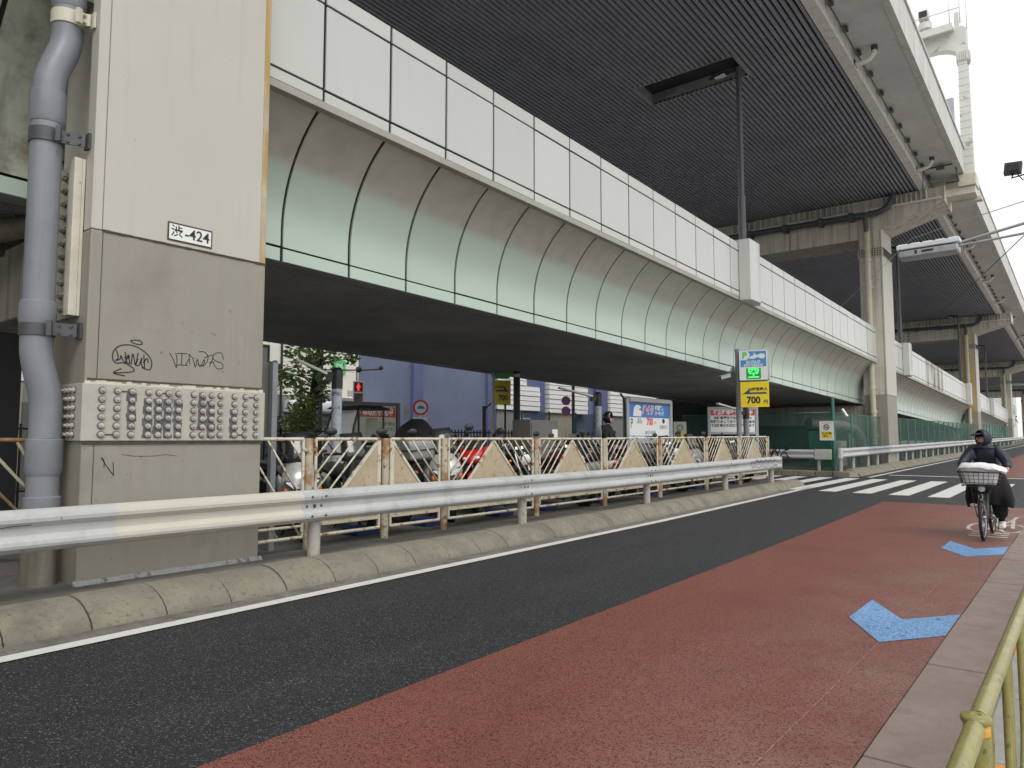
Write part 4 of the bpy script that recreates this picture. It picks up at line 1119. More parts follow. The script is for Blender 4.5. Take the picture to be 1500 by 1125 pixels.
mb = MB(); mb.box(-7.03, -6.92, 27.72, 27.99, 0.86 + G(28) - 0.19, 0.86 + G(28) + 0.19); mb.build('rail_end', M['rail_blue'], t, bevel=0.02)

t = thing('guardrail', 'short white guardrail across the side street, black graffiti at its left end', 'guardrail', (-8.6, 28.5, 0.3))
mb = MB(); wbeam(mb, (-12.5, 28.55, 0.90), (-7.75, 28.55, 0.90), (0, -1, 0)); mb.build('rail_beam', M['rail_blue'], t)
mb = MB(); mb.box(-8.05, -7.45, 28.455, 28.54, 0.71, 1.09); r_end = mb.build('rail_end', M['rail_blue'], t, bevel=0.012)
mb = MB(); mb.box(-7.56, -7.50, 28.449, 28.4545, 0.95, 1.05); mb.box(-7.56, -7.50, 28.449, 28.4545, 0.75, 0.85); mb.build('reflector', M['sign_lime'], r_end)
for x in (-7.95, -10.0, -12.0):
    mb = MB(); mb.tube([(x, 28.63, 0.2), (x, 28.63, 1.0)], 0.07, 12); mb.build('rail_post', M['rail_post'], t)
scrawl([wob(-10.6, -9.3, 0.10, 0.16, 11), wob(-10.4, -9.0, 0.0, 0.17, 8), [(-9.3, -0.1), (-8.95, -0.14)], [(-9.2, 0.2), (-9.05, 0.3), (-9.0, 0.18), (-9.15, 0.15)]], lambda u, v: (u, v), 0.045, t, d=0.09, name='graffiti_tag', face=Face((0, 28.55, 0.90), (0, -1, 0)))

# ================================================================== the rusty fence of the motorcycle parking
def x_fence(y): return -7.22 - 0.014 * y
FP = [5.30, 6.52, 7.66, 9.95, 12.22, 14.62, 17.2, 19.5, 21.85]          # posts
FZ0, FZ1 = 0.34, 1.49
t = thing('parking_fence', 'rusty cream metal fence with beige triangle boards between its slanted bars', 'fence', (x_fence(12), 12, 0.19))
def fence_panel(a, b, kind):
    """kind: full triangle, half at right, half at left, bars only"""
    pa = lambda u, v: Vector((x_fence(a + (b - a) * u), a + (b - a) * u, v + G(a + (b - a) * u)))
    w = b - a
    mb = MB(); r = 0.021
    z0, z1 = FZ0, FZ1
    mb.tube([pa(0.0, z0), pa(0, z1)], r, 8); mb.tube([pa(1, z0), pa(1, z1)], r, 8)
    mb.tube([pa(0, z1), pa(1, z1)], r, 8)
    mb.tube([pa(0, z0), pa(1, z0)], r, 8); mb.tube([pa(0, z0 + 0.13), pa(1, z0 + 0.13)], 0.017, 8)
    fr = mb.build('fence_panel', M['fence_paint'], t)
    zb = z0 + 0.13
    if kind == 'full': A, B, Cc = (0.02, zb), (0.98, zb), (0.5, z1 - 0.03); tri = [A, B, Cc]
    elif kind == 'right': tri = [(0.03, zb), (0.97, zb), (0.97, z1 - 0.03)]
    elif kind == 'left': tri = [(0.03, zb), (0.97, zb), (0.03, z1 - 0.03)]
    else: tri = None
    if tri:
        mb = MB()
        f = lambda u, v, w_: pa(u, v) + Vector((0.004 - 0.008 * w_, 0, 0))
        mb.prism(tri, f); mb.build('triangle_board', M['fence_board'], fr)
        mb = MB()
        for i in range(3):
            p, q = tri[i], tri[(i + 1) % 3]
            mb.beam(pa(*p), pa(*q), 0.030, 0.034)
        mb.build('board_frame', M['fence_paint'], fr)
    bars = []
    H = z1 - zb
    if kind == 'full':
        n = 5
        for k in range(1, n + 1):
            s = k / (n + 1.0) * 0.5
            # parallel to the left edge of the triangle, shifted left
            top = 0.5 - s; bot_v = zb + H * (s / 0.5) ; bars.append(((0.0 + 0.02, zb + H * (s / 0.48)), (top, z1)))
            bars.append(((1 - 0.02, zb + H * (s / 0.48)), (1 - top, z1)))
    elif kind == 'right':
        for k in range(1, 5):
            s = k / 5.0; bars.append(((0.02, zb + H * s), (1 - s, z1)))
    elif kind == 'left':
        for k in range(1, 5):
            s = k / 5.0; bars.append(((0.98, zb + H * s), (s, z1)))
    else:
        for k in range(6):
            s = -0.35 + k * 0.24
            p0, p1 = (s, z1), (s + 0.62, z0)
            def clip(p, q):
                if p[0] < 0.02: f_ = (0.02 - p[0]) / (q[0] - p[0]); p = (0.02, p[1] + (q[1] - p[1]) * f_)
                if q[0] > 0.98: f_ = (0.98 - p[0]) / (q[0] - p[0]); q = (0.98, p[1] + (q[1] - p[1]) * f_)
                return p, q
            p0, p1 = clip(p0, p1)
            if p0[0] < p1[0]: bars.append((p0, p1))
    for p, q in bars:
        if p[1] > z1 - 0.04: 
            if kind != 'bars': continue
        mb = MB(); mb.tube([pa(*p), pa(*q)], 0.0125, 6); mb.build('bar', M['fence_paint'], fr)
fence_panel(3.95, 5.22, 'bars')
kinds = ['right', 'left'] + ['full'] * 6
for k in range(8): fence_panel(FP[k] + 0.10, FP[k + 1] - 0.10, kinds[k])
for k, y in enumerate(FP):
    mb = MB(); x = x_fence(y)
    mb.tube([(x, y, 0.12 + G(y)), (x, y, 1.50 + G(y))], 0.052, 12)
    pst = mb.build('fence_post', M['fence_rust'], t)
    mb = MB()
    for z in (1.36, 0.62):
        mb.box(x - 0.02, x + 0.02, y - 0.10, y + 0.10, z - 0.02 + G(y), z + 0.02 + G(y)); mb.tube([(x + 0.015, y - 0.075, z + G(y)), (x + 0.035, y - 0.075, z + G(y))], 0.014, 6); mb.tube([(x + 0.015, y + 0.075, z + G(y)), (x + 0.035, y + 0.075, z + G(y))], 0.014, 6)
    mb.build('post_bracket', M['fence_rust'], pst)

# a fence of the same kind left of the nearest pier, in the dark
t = thing('parking_fence', 'rusty diagonal barred fence in the dark left of the nearest pier', 'fence', (-9.0, 1.2, 0.19))
mb = MB(); A = Vector((-9.4, 0.4, 0)); B = Vector((-8.9, 3.4, 0))
pf = lambda u, z: A + (B - A) * u + UPZ * z
mb.tube([pf(0, 1.48), pf(1, 1.48)], 0.025, 8); mb.tube([pf(0, 0.35), pf(1, 0.35)], 0.025, 8); mb.build('fence_rail', M['fence_rust'], t)
for k in range(9):
    u0 = k * 0.1; mb = MB(); mb.tube([pf(u0, 1.48), pf(min(1, u0 + 0.32), 0.35)], 0.018, 6); mb.build('bar', M['fence_rust'] if k > 5 else M['galv_dark'], t)
mb = MB(); mb.tube([pf(0.0, 0.15), pf(0.0, 1.5)], 0.05, 10); mb.build('fence_post', M['fence_rust'], t)
mb = MB(); mb.tube([pf(1.0, 0.15), pf(1.0, 1.5)], 0.05, 10); mb.build('fence_post', M['fence_rust'], t)

# black picket fence on the far side of the parking
t = thing('picket_fence', 'black picket fence on the far side of the motorcycle parking', 'fence', (-15.6, 15, 0.19))
mb = MB(); mb.box(-15.62, -15.58, 4, 22, 1.66, 1.70); mb.box(-15.62, -15.58, 4, 22, 0.5, 0.54); mb.build('fence_rail', M['black_steel'], t)
pk = MB().box(-0.012, 0.012, -0.02, 0.02, 0.0, 1.58).build('picket', M['black_steel'], t, local=True)
for k in range(120):
    o = pk if k == 0 else share(pk, parent=t)
    o.location = (0.05, -11 + 0.15 * k, 0.0)

# ================================================================== motorcycles
def wheel(parent, cx, r, w, spoke='alloy'):
    n = 22
    mb = MB(); mb.tube([(cx + r * 0.88 * math.cos(2 * PI * i / n), 0, r + r * 0.88 * math.sin(2 * PI * i / n)) for i in range(n)], w / 2, 8, closed=True)
    ty = mb.build('wheel', M['rubber'], parent, local=True)
    mb = MB(); mb.tube([(cx + r * 0.66 * math.cos(2 * PI * i / n), 0, r + r * 0.66 * math.sin(2 * PI * i / n)) for i in range(n)], w * 0.33, 6, closed=True)
    for i in range(6):
        a = 2 * PI * i / 6
        mb.beam((cx, 0, r), (cx + r * 0.66 * math.cos(a), 0, r + r * 0.66 * math.sin(a)), w * 0.3, 0.025, (0, 1, 0))
    mb.lathe((cx, -w * 0.45, r), (0, 1, 0), [(r * 0.42, 0), (r * 0.42, 0.006), (0.05, 0.01), (0.05, w * 0.9)], 14)
    mb.build('rim', M['alu'], ty, local=True)
def mirror(parent, x, y, z, s):
    mb = MB(); mb.tube([(x, y, z), (x + 0.02, y + 0.09 * s, z + 0.10), (x + 0.02, y + 0.15 * s, z + 0.20)], 0.008, 6)
    mb.sphere((x + 0.02, y + 0.19 * s, z + 0.24), 0.02, 0.075, 0.05, 10, 6); mb.build('mirror', M['black_plastic'], parent, local=True)
def V(x, y=0, z=0): return Vector((x, y, z))
def ring_(x, z, w, h, tilt=0.0):
    """a cross-section of bodywork in the plane across the bike; tilt leans it back"""
    return ((x, 0, z), (0, w, 0), (math.sin(tilt) * h, 0, math.cos(tilt) * h))
def scooter(label, loc, rz, paint, lean=0.0, case=None, screen=True, big=1.0, seatm='vinyl', group='parked motorcycles behind the fence'):
    t = thing('scooter', label, 'scooter', loc, rz, group)
    t.rotation_euler = (lean, 0, rz); t.scale = (big, big, big)
    wheel(t, 0.66, 0.245, 0.12); wheel(t, -0.66, 0.245, 0.13)
    mb = MB(); mb.loft([ring_(-1.02, 0.70, 0.03, 0.04), ring_(-0.92, 0.68, 0.13, 0.10), ring_(-0.6, 0.60, 0.19, 0.19), ring_(-0.25, 0.52, 0.19, 0.23), ring_(-0.05, 0.46, 0.16, 0.22), ring_(0.02, 0.42, 0.10, 0.15)], 16)
    mb.build('rear_body', M[paint], t, local=True)
    mb = MB(); mb.loft([ring_(-0.12, 0.30, 0.16, 0.07), ring_(0.1, 0.28, 0.17, 0.05), ring_(0.36, 0.29, 0.15, 0.06)], 12); mb.loft([ring_(-0.85, 0.30, 0.05, 0.05), ring_(-0.5, 0.32, 0.13, 0.12), ring_(-0.1, 0.32, 0.12, 0.10)], 12)
    mb.build('floorboard', M['black_plastic'], t, local=True)
    # leg shield and nose: sections stacked upwards
    def sec(x, z, w, d): return ((x, 0, z), (0, w, 0), (d, 0, d * 0.25))
    mb = MB(); mb.loft([sec(0.46, 0.30, 0.09, 0.05), sec(0.50, 0.42, 0.15, 0.09), sec(0.54, 0.56, 0.215, 0.12), sec(0.55, 0.68, 0.24, 0.13), sec(0.50, 0.80, 0.215, 0.11), sec(0.43, 0.90, 0.15, 0.08), sec(0.39, 0.98, 0.085, 0.04)], 18, 0, 0.95)
    mb.build('front_shield', M[paint], t, local=True)
    mb = MB(); mb.loft([((0.56, 0, 0.50), (0, 0.055, 0), (0.02, 0, 0.03)), ((0.68, 0, 0.52), (0, 0.085, 0), (0.01, 0, 0.05)), ((0.84, 0, 0.44), (0, 0.075, 0), (-0.03, 0, 0.04)), ((0.93, 0, 0.33), (0, 0.05, 0), (-0.04, 0, 0.02))], 12)
    mb.tube([(0.66, 0.10, 0.245), (0.52, 0.10, 0.62)], 0.028, 8); mb.tube([(0.66, -0.10, 0.245), (0.52, -0.10, 0.62)], 0.028, 8)
    mb.build('front_fender', M[paint], t, local=True)
    for s in (-1, 1):
        mb = MB(); mb.prism([(0.02, 0.60), (0.07, 0.70), (0.20, 0.735), (0.215, 0.70), (0.12, 0.61)], lambda u, v, w: (0.655 - 0.55 * u * u - 0.35 * max(0, v - 0.68) + 0.02 * w, u * s, v)); mb.build('headlight_trim', M['black_plastic'], t, local=True)
        mb = MB(); mb.prism([(0.035, 0.625), (0.08, 0.69), (0.18, 0.715), (0.19, 0.70), (0.11, 0.63)], lambda u, v, w: (0.662 - 0.55 * u * u - 0.35 * max(0, v - 0.68) + 0.025 * w, u * s, v))
        mb.build('headlight', M['glass_clear'], t, local=True)
        mb = MB(); mb.sphere((0.60, 0.19 * s, 0.60), 0.03, 0.035, 0.05, 10, 6); mb.build('indicator', M['orange_lens'], t, local=True)
    mb = MB(); mb.box(0.64, 0.668, -0.12, 0.12, 0.545, 0.585); mb.prism([(-0.05, 0.74), (0.05, 0.74), (0.10, 0.86), (-0.10, 0.86)], lambda u, v, w: (0.575 - 0.6 * (v - 0.74) + 0.06 * w, u, v)); mb.box(0.63, 0.642, -0.08, 0.08, 0.50, 0.53); mb.build('grille', M['black_plastic'], t, local=True)
    mb = MB(); mb.loft([ring_(-0.95, 0.80, 0.09, 0.03), ring_(-0.75, 0.82, 0.16, 0.055), ring_(-0.42, 0.78, 0.17, 0.06), ring_(-0.12, 0.73, 0.14, 0.06), ring_(0.0, 0.70, 0.08, 0.04)], 14); mb.build('seat', M[seatm], t, local=True)
    mb = MB(); mb.tube([(0.22, -0.36, 1.03), (0.36, -0.20, 1.03), (0.40, 0, 1.0), (0.36, 0.20, 1.03), (0.22, 0.36, 1.03)], 0.018, 8); mb.loft([((0.34, 0, 0.96), (0, 0.12, 0), (0.05, 0, 0)), ((0.38, 0, 1.04), (0, 0.11, 0), (0.06, 0, 0)), ((0.36, 0, 1.08), (0, 0.07, 0), (0.03, 0, 0))], 12)
    mb.build('handlebar', M['black_plastic'], t, local=True)
    for s in (-1, 1): mirror(t, 0.36, 0.22 * s, 1.03, s)
    if screen:
        mb = MB(); vs = []
        for i in range(5):
            for j in range(4):
                u = (i - 2) / 2; v = j / 3
                vs.append((0.50 - 0.06 * u * u - 0.16 * v, u * (0.20 - 0.05 * v), 0.93 + 0.36 * v))
        fs = [(i * 4 + j, i * 4 + j + 1, i * 4 + j + 5, i * 4 + j + 4) for i in range(4) for j in range(3)]
        mb.add(vs, fs, 0, True); o = mb.build('windscreen', M['glass_dark'], t, local=True); so = o.modifiers.new('s', 'SOLIDIFY'); so.thickness = 0.006
    mb = MB(); mb.loft([ring_(-1.03, 0.70, 0.06, 0.02), ring_(-0.99, 0.71, 0.11, 0.045)], 10); mb.build('tail_light', M['red_lens'], t, local=True)
    mb = MB(); mb.tube([(-0.30, -0.16, 0.24), (-0.5, -0.19, 0.27), (-1.0, -0.21, 0.40)], [0.02, 0.055, 0.06], 10); mb.build('exhaust', M['engine'], t, local=True)
    if case:
        mb = MB(); mb.prism([(-1.27, 0.90), (-0.80, 0.88), (-0.84, 1.16), (-0.92, 1.20), (-1.22, 1.19), (-1.28, 1.10)], lambda u, v, w: (u, -0.21 + 0.42 * w, v))
        mb.build('top_case', M[case], t, local=True, bevel=0.035)
        mb = MB(); mb.box(-1.29, -0.795, -0.216, 0.216, 1.03, 1.045); mb.build('case_seam', M['black_plastic'], t, local=True)
        mb = MB(); mb.box(-1.2, -0.8, -0.1, 0.1, 0.84, 0.875); mb.build('rear_carrier', M['black_plastic'], t, local=True)
    mb = MB(); mb.tube([(0.0, -0.1, 0.2), (-0.05, -0.22, 0.0)], 0.012, 6); mb.build('side_stand', M['black_plastic'], t, local=True)
    return t
def motorbike(label, loc, rz, paint, lean=0.0, sport=False, accent=None, big=1.0, case=None, group='parked motorcycles behind the fence'):
    t = thing('motorcycle', label, 'motorcycle', loc, rz, group)
    t.rotation_euler = (lean, 0, rz); t.scale = (big, big, big)
    wheel(t, 0.72, 0.31, 0.12); wheel(t, -0.70, 0.31, 0.17)
    mb = MB()
    for s in (-1, 1): mb.tube([(0.72, 0.10 * s, 0.31), (0.44, 0.10 * s, 0.98)], 0.026, 10)
    mb.build('front_fork', M['alu'], t, local=True)
    mb = MB(); mb.loft([((0.50, 0, 0.62), (0, 0.06, 0), (0.0, 0, 0.02)), ((0.70, 0, 0.66), (0, 0.085, 0), (0, 0, 0.025)), ((0.92, 0, 0.58), (0, 0.07, 0), (-0.01, 0, 0.02)), ((1.0, 0, 0.48), (0, 0.05, 0), (-0.01, 0, 0.01))], 10); mb.build('front_fender', M[paint], t, local=True)
    mb = MB(); mb.loft([ring_(-0.22, 0.42, 0.13, 0.14), ring_(0.05, 0.42, 0.19, 0.18), ring_(0.32, 0.46, 0.15, 0.16)], 10, 0, 0.5)
    for z in (0.40, 0.46, 0.52, 0.58): mb.box(0.0, 0.36, -0.17, 0.17, z, z + 0.02)
    mb.beam((-0.2, 0.06, 0.38), (-0.70, 0.11, 0.31), 0.03, 0.06); mb.beam((-0.2, -0.06, 0.38), (-0.70, -0.11, 0.31), 0.03, 0.06)
    mb.build('engine', M['engine'], t, local=True)
    mb = MB(); mb.tube([(0.30, -0.10, 0.50), (0.36, -0.13, 0.30), (0.1, -0.15, 0.20), (-0.35, -0.18, 0.26), (-0.85, -0.20, 0.38)], [0.022, 0.022, 0.026, 0.05, 0.055], 10); mb.build('exhaust', M['chrome'], t, local=True)
    mb = MB(); mb.loft([ring_(-0.18, 0.80, 0.08, 0.06), ring_(-0.05, 0.84, 0.15, 0.11), ring_(0.18, 0.87, 0.17, 0.12), ring_(0.36, 0.86, 0.12, 0.10), ring_(0.44, 0.85, 0.06, 0.06)], 14); mb.build('tank', M[paint], t, local=True)
    zs = 0.10 if sport else 0.0
    mb = MB(); mb.loft([ring_(-0.98, 0.88 + zs * 1.6, 0.05, 0.02), ring_(-0.75, 0.83 + zs, 0.11, 0.04), ring_(-0.4, 0.79, 0.15, 0.05), ring_(-0.15, 0.78, 0.11, 0.04)], 12); mb.build('seat', M['vinyl'], t, local=True)
    mb = MB(); mb.loft([ring_(-1.06, 0.86 + zs * 1.6, 0.04, 0.03), ring_(-0.8, 0.78 + zs, 0.11, 0.06), ring_(-0.35, 0.71, 0.11, 0.08), ring_(-0.1, 0.68, 0.07, 0.06)], 12); tl = mb.build('tail', M[accent or paint], t, local=True)
    mb = MB(); mb.sphere((-1.07, 0, 0.85 + zs * 1.6), 0.025, 0.06, 0.035, 10, 6); mb.build('tail_light', M['red_lens'], t, local=True)
    mb = MB(); mb.loft([((-0.62, 0, 0.60), (0, 0.07, 0), (0, 0, 0.03)), ((-0.9, 0, 0.62), (0, 0.09, 0), (0, 0, 0.02)), ((-1.12, 0, 0.50), (0, 0.07, 0), (0, 0, 0.01))], 8); mb.box(-1.13, -1.11, -0.11, 0.11, 0.40, 0.54); mb.build('rear_fender', M['black_plastic'], t, local=True)
    mb = MB(); hz = 0.98 if sport else 1.06
    mb.tube([(0.28, -0.36, hz), (0.38, -0.20, hz + 0.02), (0.42, 0, hz - 0.03), (0.38, 0.20, hz + 0.02), (0.28, 0.36, hz)], 0.016, 8); mb.build('handlebar', M['black_plastic'], t, local=True)
    for s in (-1, 1):
        mb = MB(); mb.sphere((0.48, 0.24 * s, 0.86), 0.04, 0.03, 0.03, 8, 6); mb.build('indicator', M['orange_lens'], t, local=True)
        mirror(t, 0.40, 0.22 * s, hz, s)
    if sport:
        for s in (-1, 1):
            mb = MB(); f = lambda u, v, w: (u, s * (0.20 + 0.03 * w - 0.10 * max(0, u - 0.45)), v)
            mb.prism([(0.86, 0.86), (0.60, 1.02), (0.30, 0.92), (0.05, 0.72), (-0.25, 0.42), (-0.05, 0.22), (0.40, 0.24), (0.62, 0.50), (0.80, 0.66)], f); pl = mb.build('side_fairing', M[paint], t, local=True, bevel=0.012)
            mb = MB(); f2 = lambda u, v, w: (u, s * (0.232 + 0.004 * w - 0.10 * max(0, u - 0.45)), v)
            mb.prism([(0.70, 0.74), (0.10, 0.52), (-0.05, 0.40), (0.15, 0.44), (0.74, 0.64)], f2); mb.build('fairing_stripe', M[accent or 'white_paint'], pl, local=True)
        mb = MB(); mb.loft([((0.92, 0, 0.80), (0, 0.04, 0), (0, 0, 0.03)), ((0.84, 0, 0.83), (0, 0.15, 0), (0.02, 0, 0.09)), ((0.62, 0, 0.92), (0, 0.19, 0), (0.04, 0, 0.10)), ((0.48, 0, 0.93), (0, 0.17, 0), (0.02, 0, 0.06))], 14); mb.build('nose', M[paint], t, local=True)
        for s in (-1, 1):
            mb = MB(); mb.sphere((0.85, 0.085 * s, 0.84), 0.06, 0.055, 0.035, 10, 6); mb.build('headlight', M['glass_clear'], t, local=True)
        mb = MB(); mb.loft([((0.72, 0, 0.95), (0, 0.12, 0), (0.05, 0, 0.04)), ((0.55, 0, 1.08), (0, 0.12, 0), (0.04, 0, 0.05)), ((0.44, 0, 1.16), (0, 0.08, 0), (0.01, 0, 0.02))], 12); mb.build('windscreen', M['glass_dark'], t, local=True)
    else:
        mb = MB(); mb.lathe((0.50, 0, 0.88), (1, 0, -0.08), [(0.05, 0), (0.095, 0.04), (0.105, 0.12), (0.105, 0.15)], 16); mb.build('headlight_bowl', M['chrome'], t, local=True)
        mb = MB(); mb.lathe((0.652, 0, 0.868), (1, 0, -0.08), [(0.098, 0), (0.07, 0.02), (0.0, 0.03)], 16); mb.build('headlight', M['glass_clear'], t, local=True)
        mb = MB(); mb.lathe((0.42, -0.06, 1.04), (-0.3, 0, 1), [(0.045, 0), (0.05, 0.05), (0.04, 0.06)], 12); mb.lathe((0.42, 0.06, 1.04), (-0.3, 0, 1), [(0.045, 0), (0.05, 0.05), (0.04, 0.06)], 12); mb.build('dial', M['chrome'], t, local=True)
    if case:
        mb = MB(); mb.loft([ring_(-1.26, 1.12, 0.16, 0.12), ring_(-1.22, 1.12, 0.21, 0.16), ring_(-0.92, 1.12, 0.22, 0.17), ring_(-0.82, 1.11, 0.17, 0.13)], 16, 0, 0.45); mb.build('top_case', M[case], t, local=True)
    mb = MB(); mb.tube([(0.0, 0.1, 0.25), (-0.05, 0.28, 0.0)], 0.014, 6); mb.build('side_stand', M['black_plastic'], t, local=True)
    return t
def xz(px, X): p = at(px, 642, X=X); return p.y
FL = 0.19
def ml(y, X): return (X, y, FL + G(y))
RD = R_(0)     # facing the road (+X)
scooter('silver scooter facing the fence at its left end, beside the nearest pier', ml(6.0, -8.45), R_(-28), 'silver_paint', R_(4), big=1.08)
scooter('black scooter behind the fence, just right of the leftmost silver scooter', ml(7.0, -8.6), R_(-20), 'black_paint', R_(5), big=1.08)
scooter('black scooter with a grey top case, left of the large silver scooter', ml(7.95, -9.15), R_(172), 'black_paint', R_(-4), case='grey_paint', screen=False, big=1.1)
scooter('large silver scooter with a tall dark screen, left of the red sport motorcycle', ml(8.95, -8.55), R_(-38), 'silver_paint', R_(5), big=1.15)
motorbike('red sport motorcycle with white stripes behind the fence', ml(10.35, -8.75), R_(-62), 'red_paint', R_(6), sport=True, accent='white_paint', big=1.15)
motorbike('black motorcycle with round chrome headlight and maroon tank, right of the red one', ml(12.15, -8.5), R_(-10), 'maroon_paint', R_(5), big=1.08)
scooter('white scooter with an orange indicator, below the taupe ticket cabinet', ml(13.9, -8.95), R_(165), 'white_paint', R_(-4), big=1.08)
motorbike('black and white motorcycle in front of the helmeted rider', ml(15.05, -8.9), R_(150), 'black_paint', R_(-5), accent='white_paint', big=1.08)
motorbike('dark grey naked motorcycle, below the blue and white price board', ml(16.6, -8.5), R_(-15), 'grey_paint', R_(5), big=1.08)
scooter('grey scooter right of the price board', ml(18.1, -8.5), R_(-20), 'grey_paint', R_(4), big=1.08)
scooter('dark blue scooter near the right end of the parking fence', ml(19.5, -9.2), R_(170), 'navy_paint', R_(-4), case='black_paint', big=1.08)
motorbike('black motorcycle last in the row, under the red headed notice', ml(20.9, -8.6), R_(-12), 'black_paint', R_(5), big=1.08)
motorbike('black motorcycle tucked between the red sport motorcycle and the maroon one', ml(11.2, -8.9), R_(-20), 'black_paint', R_(5), big=1.05)
scooter('dark grey scooter squeezed in right of the dark grey naked motorcycle', ml(17.35, -8.8), R_(-25), 'black_paint', R_(5), big=1.05)
motorbike('small navy motorcycle between two scooters below the ticket cabinet', ml(13.0, -8.9), R_(-15), 'navy_paint', R_(5), big=1.0)
# second row, deeper under the deck
for (lab, y, X, p, kind) in (('black scooter in the deeper row behind the silver scooter', 7.6, -11.3, 'black_paint', 0), ('silver scooter in the deeper row, behind the red sport motorcycle', 11.9, -11.4, 'silver_paint', 0), ('black motorcycle in the deeper row, left of the black one beside the ticket cabinet', 12.9, -10.9, 'black_paint', 1), ('grey scooter in the deeper row behind the large silver scooter', 9.7, -11.2, 'grey_paint', 0), ('navy scooter in the deeper row between the rider and the price board', 16.4, -11.0, 'navy_paint', 0), ('black scooter in the deeper row below the red headed white notice', 20.3, -10.9, 'black_paint', 0), ('black motorcycle in the deeper row, left of the ticket cabinet', 14.2, -11.8, 'black_paint', 1), ('white scooter in the deeper row under the price board', 18.2, -12.0, 'white_paint', 0)):
    (motorbike if kind else scooter)(lab, ml(y, X), R_(10), p, R_(4), big=1.08)
t = thing('covered_motorcycle', 'motorcycle under a black cover, its raised box showing above the fence', 'motorcycle', ml(9.9, -9.9), R_(-20), 'parked motorcycles behind the fence')
mb = MB(); mb.loft([((-1.15, 0, 0.62), (0, 0.10, 0), (0, 0, 0.2)), ((-1.0, 0, 0.85), (0, 0.30, 0), (0, 0, 0.72)), ((-0.5, 0, 0.90), (0, 0.33, 0.0), (0, 0, 0.80)), ((0.0, 0, 0.72), (0, 0.36, 0), (0, 0, 0.66)), ((0.45, 0, 0.70), (0, 0.40, 0), (0, 0, 0.68)), ((0.9, 0, 0.5), (0, 0.25, 0), (0, 0, 0.45)), ((1.1, 0, 0.35), (0, 0.08, 0), (0, 0, 0.2))], 18, 0, 0.6)
mb.build('cover', M['cover_cloth'], t, local=True)
mb = MB(); mb.tube([(0.66, 0, 0.245 + 0.0), (0.66, 0.001, 0.05)], 0.05, 8); mb.build('wheel', M['rubber'], t, local=True)
# blue wheel stops on the parking floor
for k, y in enumerate((6.6, 7.9, 9.6, 10.9, 12.8, 15.0, 17.4, 19.9)):
    o = MB().box(-8.05, -7.72, y - 0.2, y + 0.2, FL + G(y) - 0.01, FL + G(y) + 0.11).build('wheel_stop', M['blue_block'], None, bevel=0.02)
    tag(o, ('blue wheel stop on the parking floor, number %s from the nearest pier' % ('first second third fourth fifth sixth seventh eighth'.split()[k])).replace('number ', ''), 'wheel stop', 'blue wheel stops')

# ================================================================== signs and lamps of the parking
def pole(mb, x, y, z0, z1, r, n=12): mb.tube([(x, y, z0), (x, y, z1)], r, n)
t = thing('parking_sign', 'motorcycle parking sign on a grey pole, green display above a yellow price plate', 'sign', (-7.82, 20.4, 0.24))
mb = MB(); pole(mb, -7.82, 20.4, 0.2, 4.02, 0.075, 14); mb.lathe((-7.82, 20.4, 4.02), (0, 0, 1), [(0.085, 0), (0.085, 0.04), (0.05, 0.07)], 14); mb.build('pole', M['pole_grey'], t)
fc = Face((-7.33, 20.30, 3.0), Vector((0.22, -1, 0)))
MBs = MB(); fc.rect(MBs, -0.40, 0.42, 0.13, 1.02, -0.22, 0.0); bx_ = MBs.build('sign_box', M['sign_grey'], t, bevel=0.03)
mb = MB(); fc.rect(mb, -0.385, 0.385, 0.15, 1.0, 0.001, 0.006); mb.build('sign_face', M['sign_white'], bx_)
mb = MB(); fc.rect(mb, -0.35, 0.35, 0.53, 0.97, 0.0065, 0.010); mb.build('blue_field', M['sign_sky'], bx_)
mb = MB(); fc.poly(mb, [(-0.35, 0.72), (-0.35, 0.965), (-0.16, 0.965), (-0.09, 0.90), (-0.10, 0.80), (-0.17, 0.73)], 0.0105, 0.012); mb.build('white_swoosh', M['sign_white'], bx_)
text('P', 0.25, M['sign_green'], fc, -0.24, 0.85, 0.013, bx_, bold=0.012)
mb = MB(); fc.poly(mb, [(-0.12, 0.76), (-0.06, 0.84), (0.02, 0.86), (0.0, 0.93), (0.05, 0.90), (0.10, 0.85), (0.20, 0.90), (0.30, 0.88), (0.33, 0.82), (0.28, 0.75), (0.20, 0.76), (0.12, 0.80), (0.02, 0.75)], 0.0105, 0.012); mb.build('bike_emblem', M['sign_white'], bx_)
text('ECOLO', 0.115, M['sign_white'], fc, 0.0, 0.655, 0.011, bx_, bold=0.004)
text('BIKE PARKING', 0.080, M['sign_white'], fc, 0.0, 0.57, 0.011, bx_, bold=0.003)
mb = MB(); fc.rect(mb, -0.20, 0.20, 0.18, 0.49, 0.0065, 0.010); mb.build('display', M['led_back'], bx_)
text('空', 0.33, M['led'], fc, 0.0, 0.335, 0.011, bx_, bold=0.008)
mb = MB(); fc.rect(mb, -0.37, 0.40, -0.62, 0.10, -0.03, 0.0); yp = mb.build('price_plate', M['sign_yellow'], t, bevel=0.004)
text('24時間最大', 0.105, M['ink'], fc, 0.10, -0.12, 0.002, yp, bold=0.003)
mb = MB(); fc.poly(mb, [(-0.32, -0.25), (-0.10, -0.09), (-0.12, -0.20), (0.34, -0.20), (0.34, -0.25)], 0.001, 0.003); mb.build('arrow', M['sign_navy'], yp)
text('700', 0.27, M['ink'], fc, -0.02, -0.43, 0.002, yp, bold=0.010, sx=0.92)
text('円', 0.12, M['ink'], fc, 0.31, -0.48, 0.002, yp, bold=0.003)
mb = MB(); mb.box(-7.75, -7.45, 20.38, 20.44, 3.1, 3.14); mb.box(-7.75, -7.45, 20.38, 20.44, 3.8, 3.84); mb.build('sign_bracket', M['galv_dark'], t)

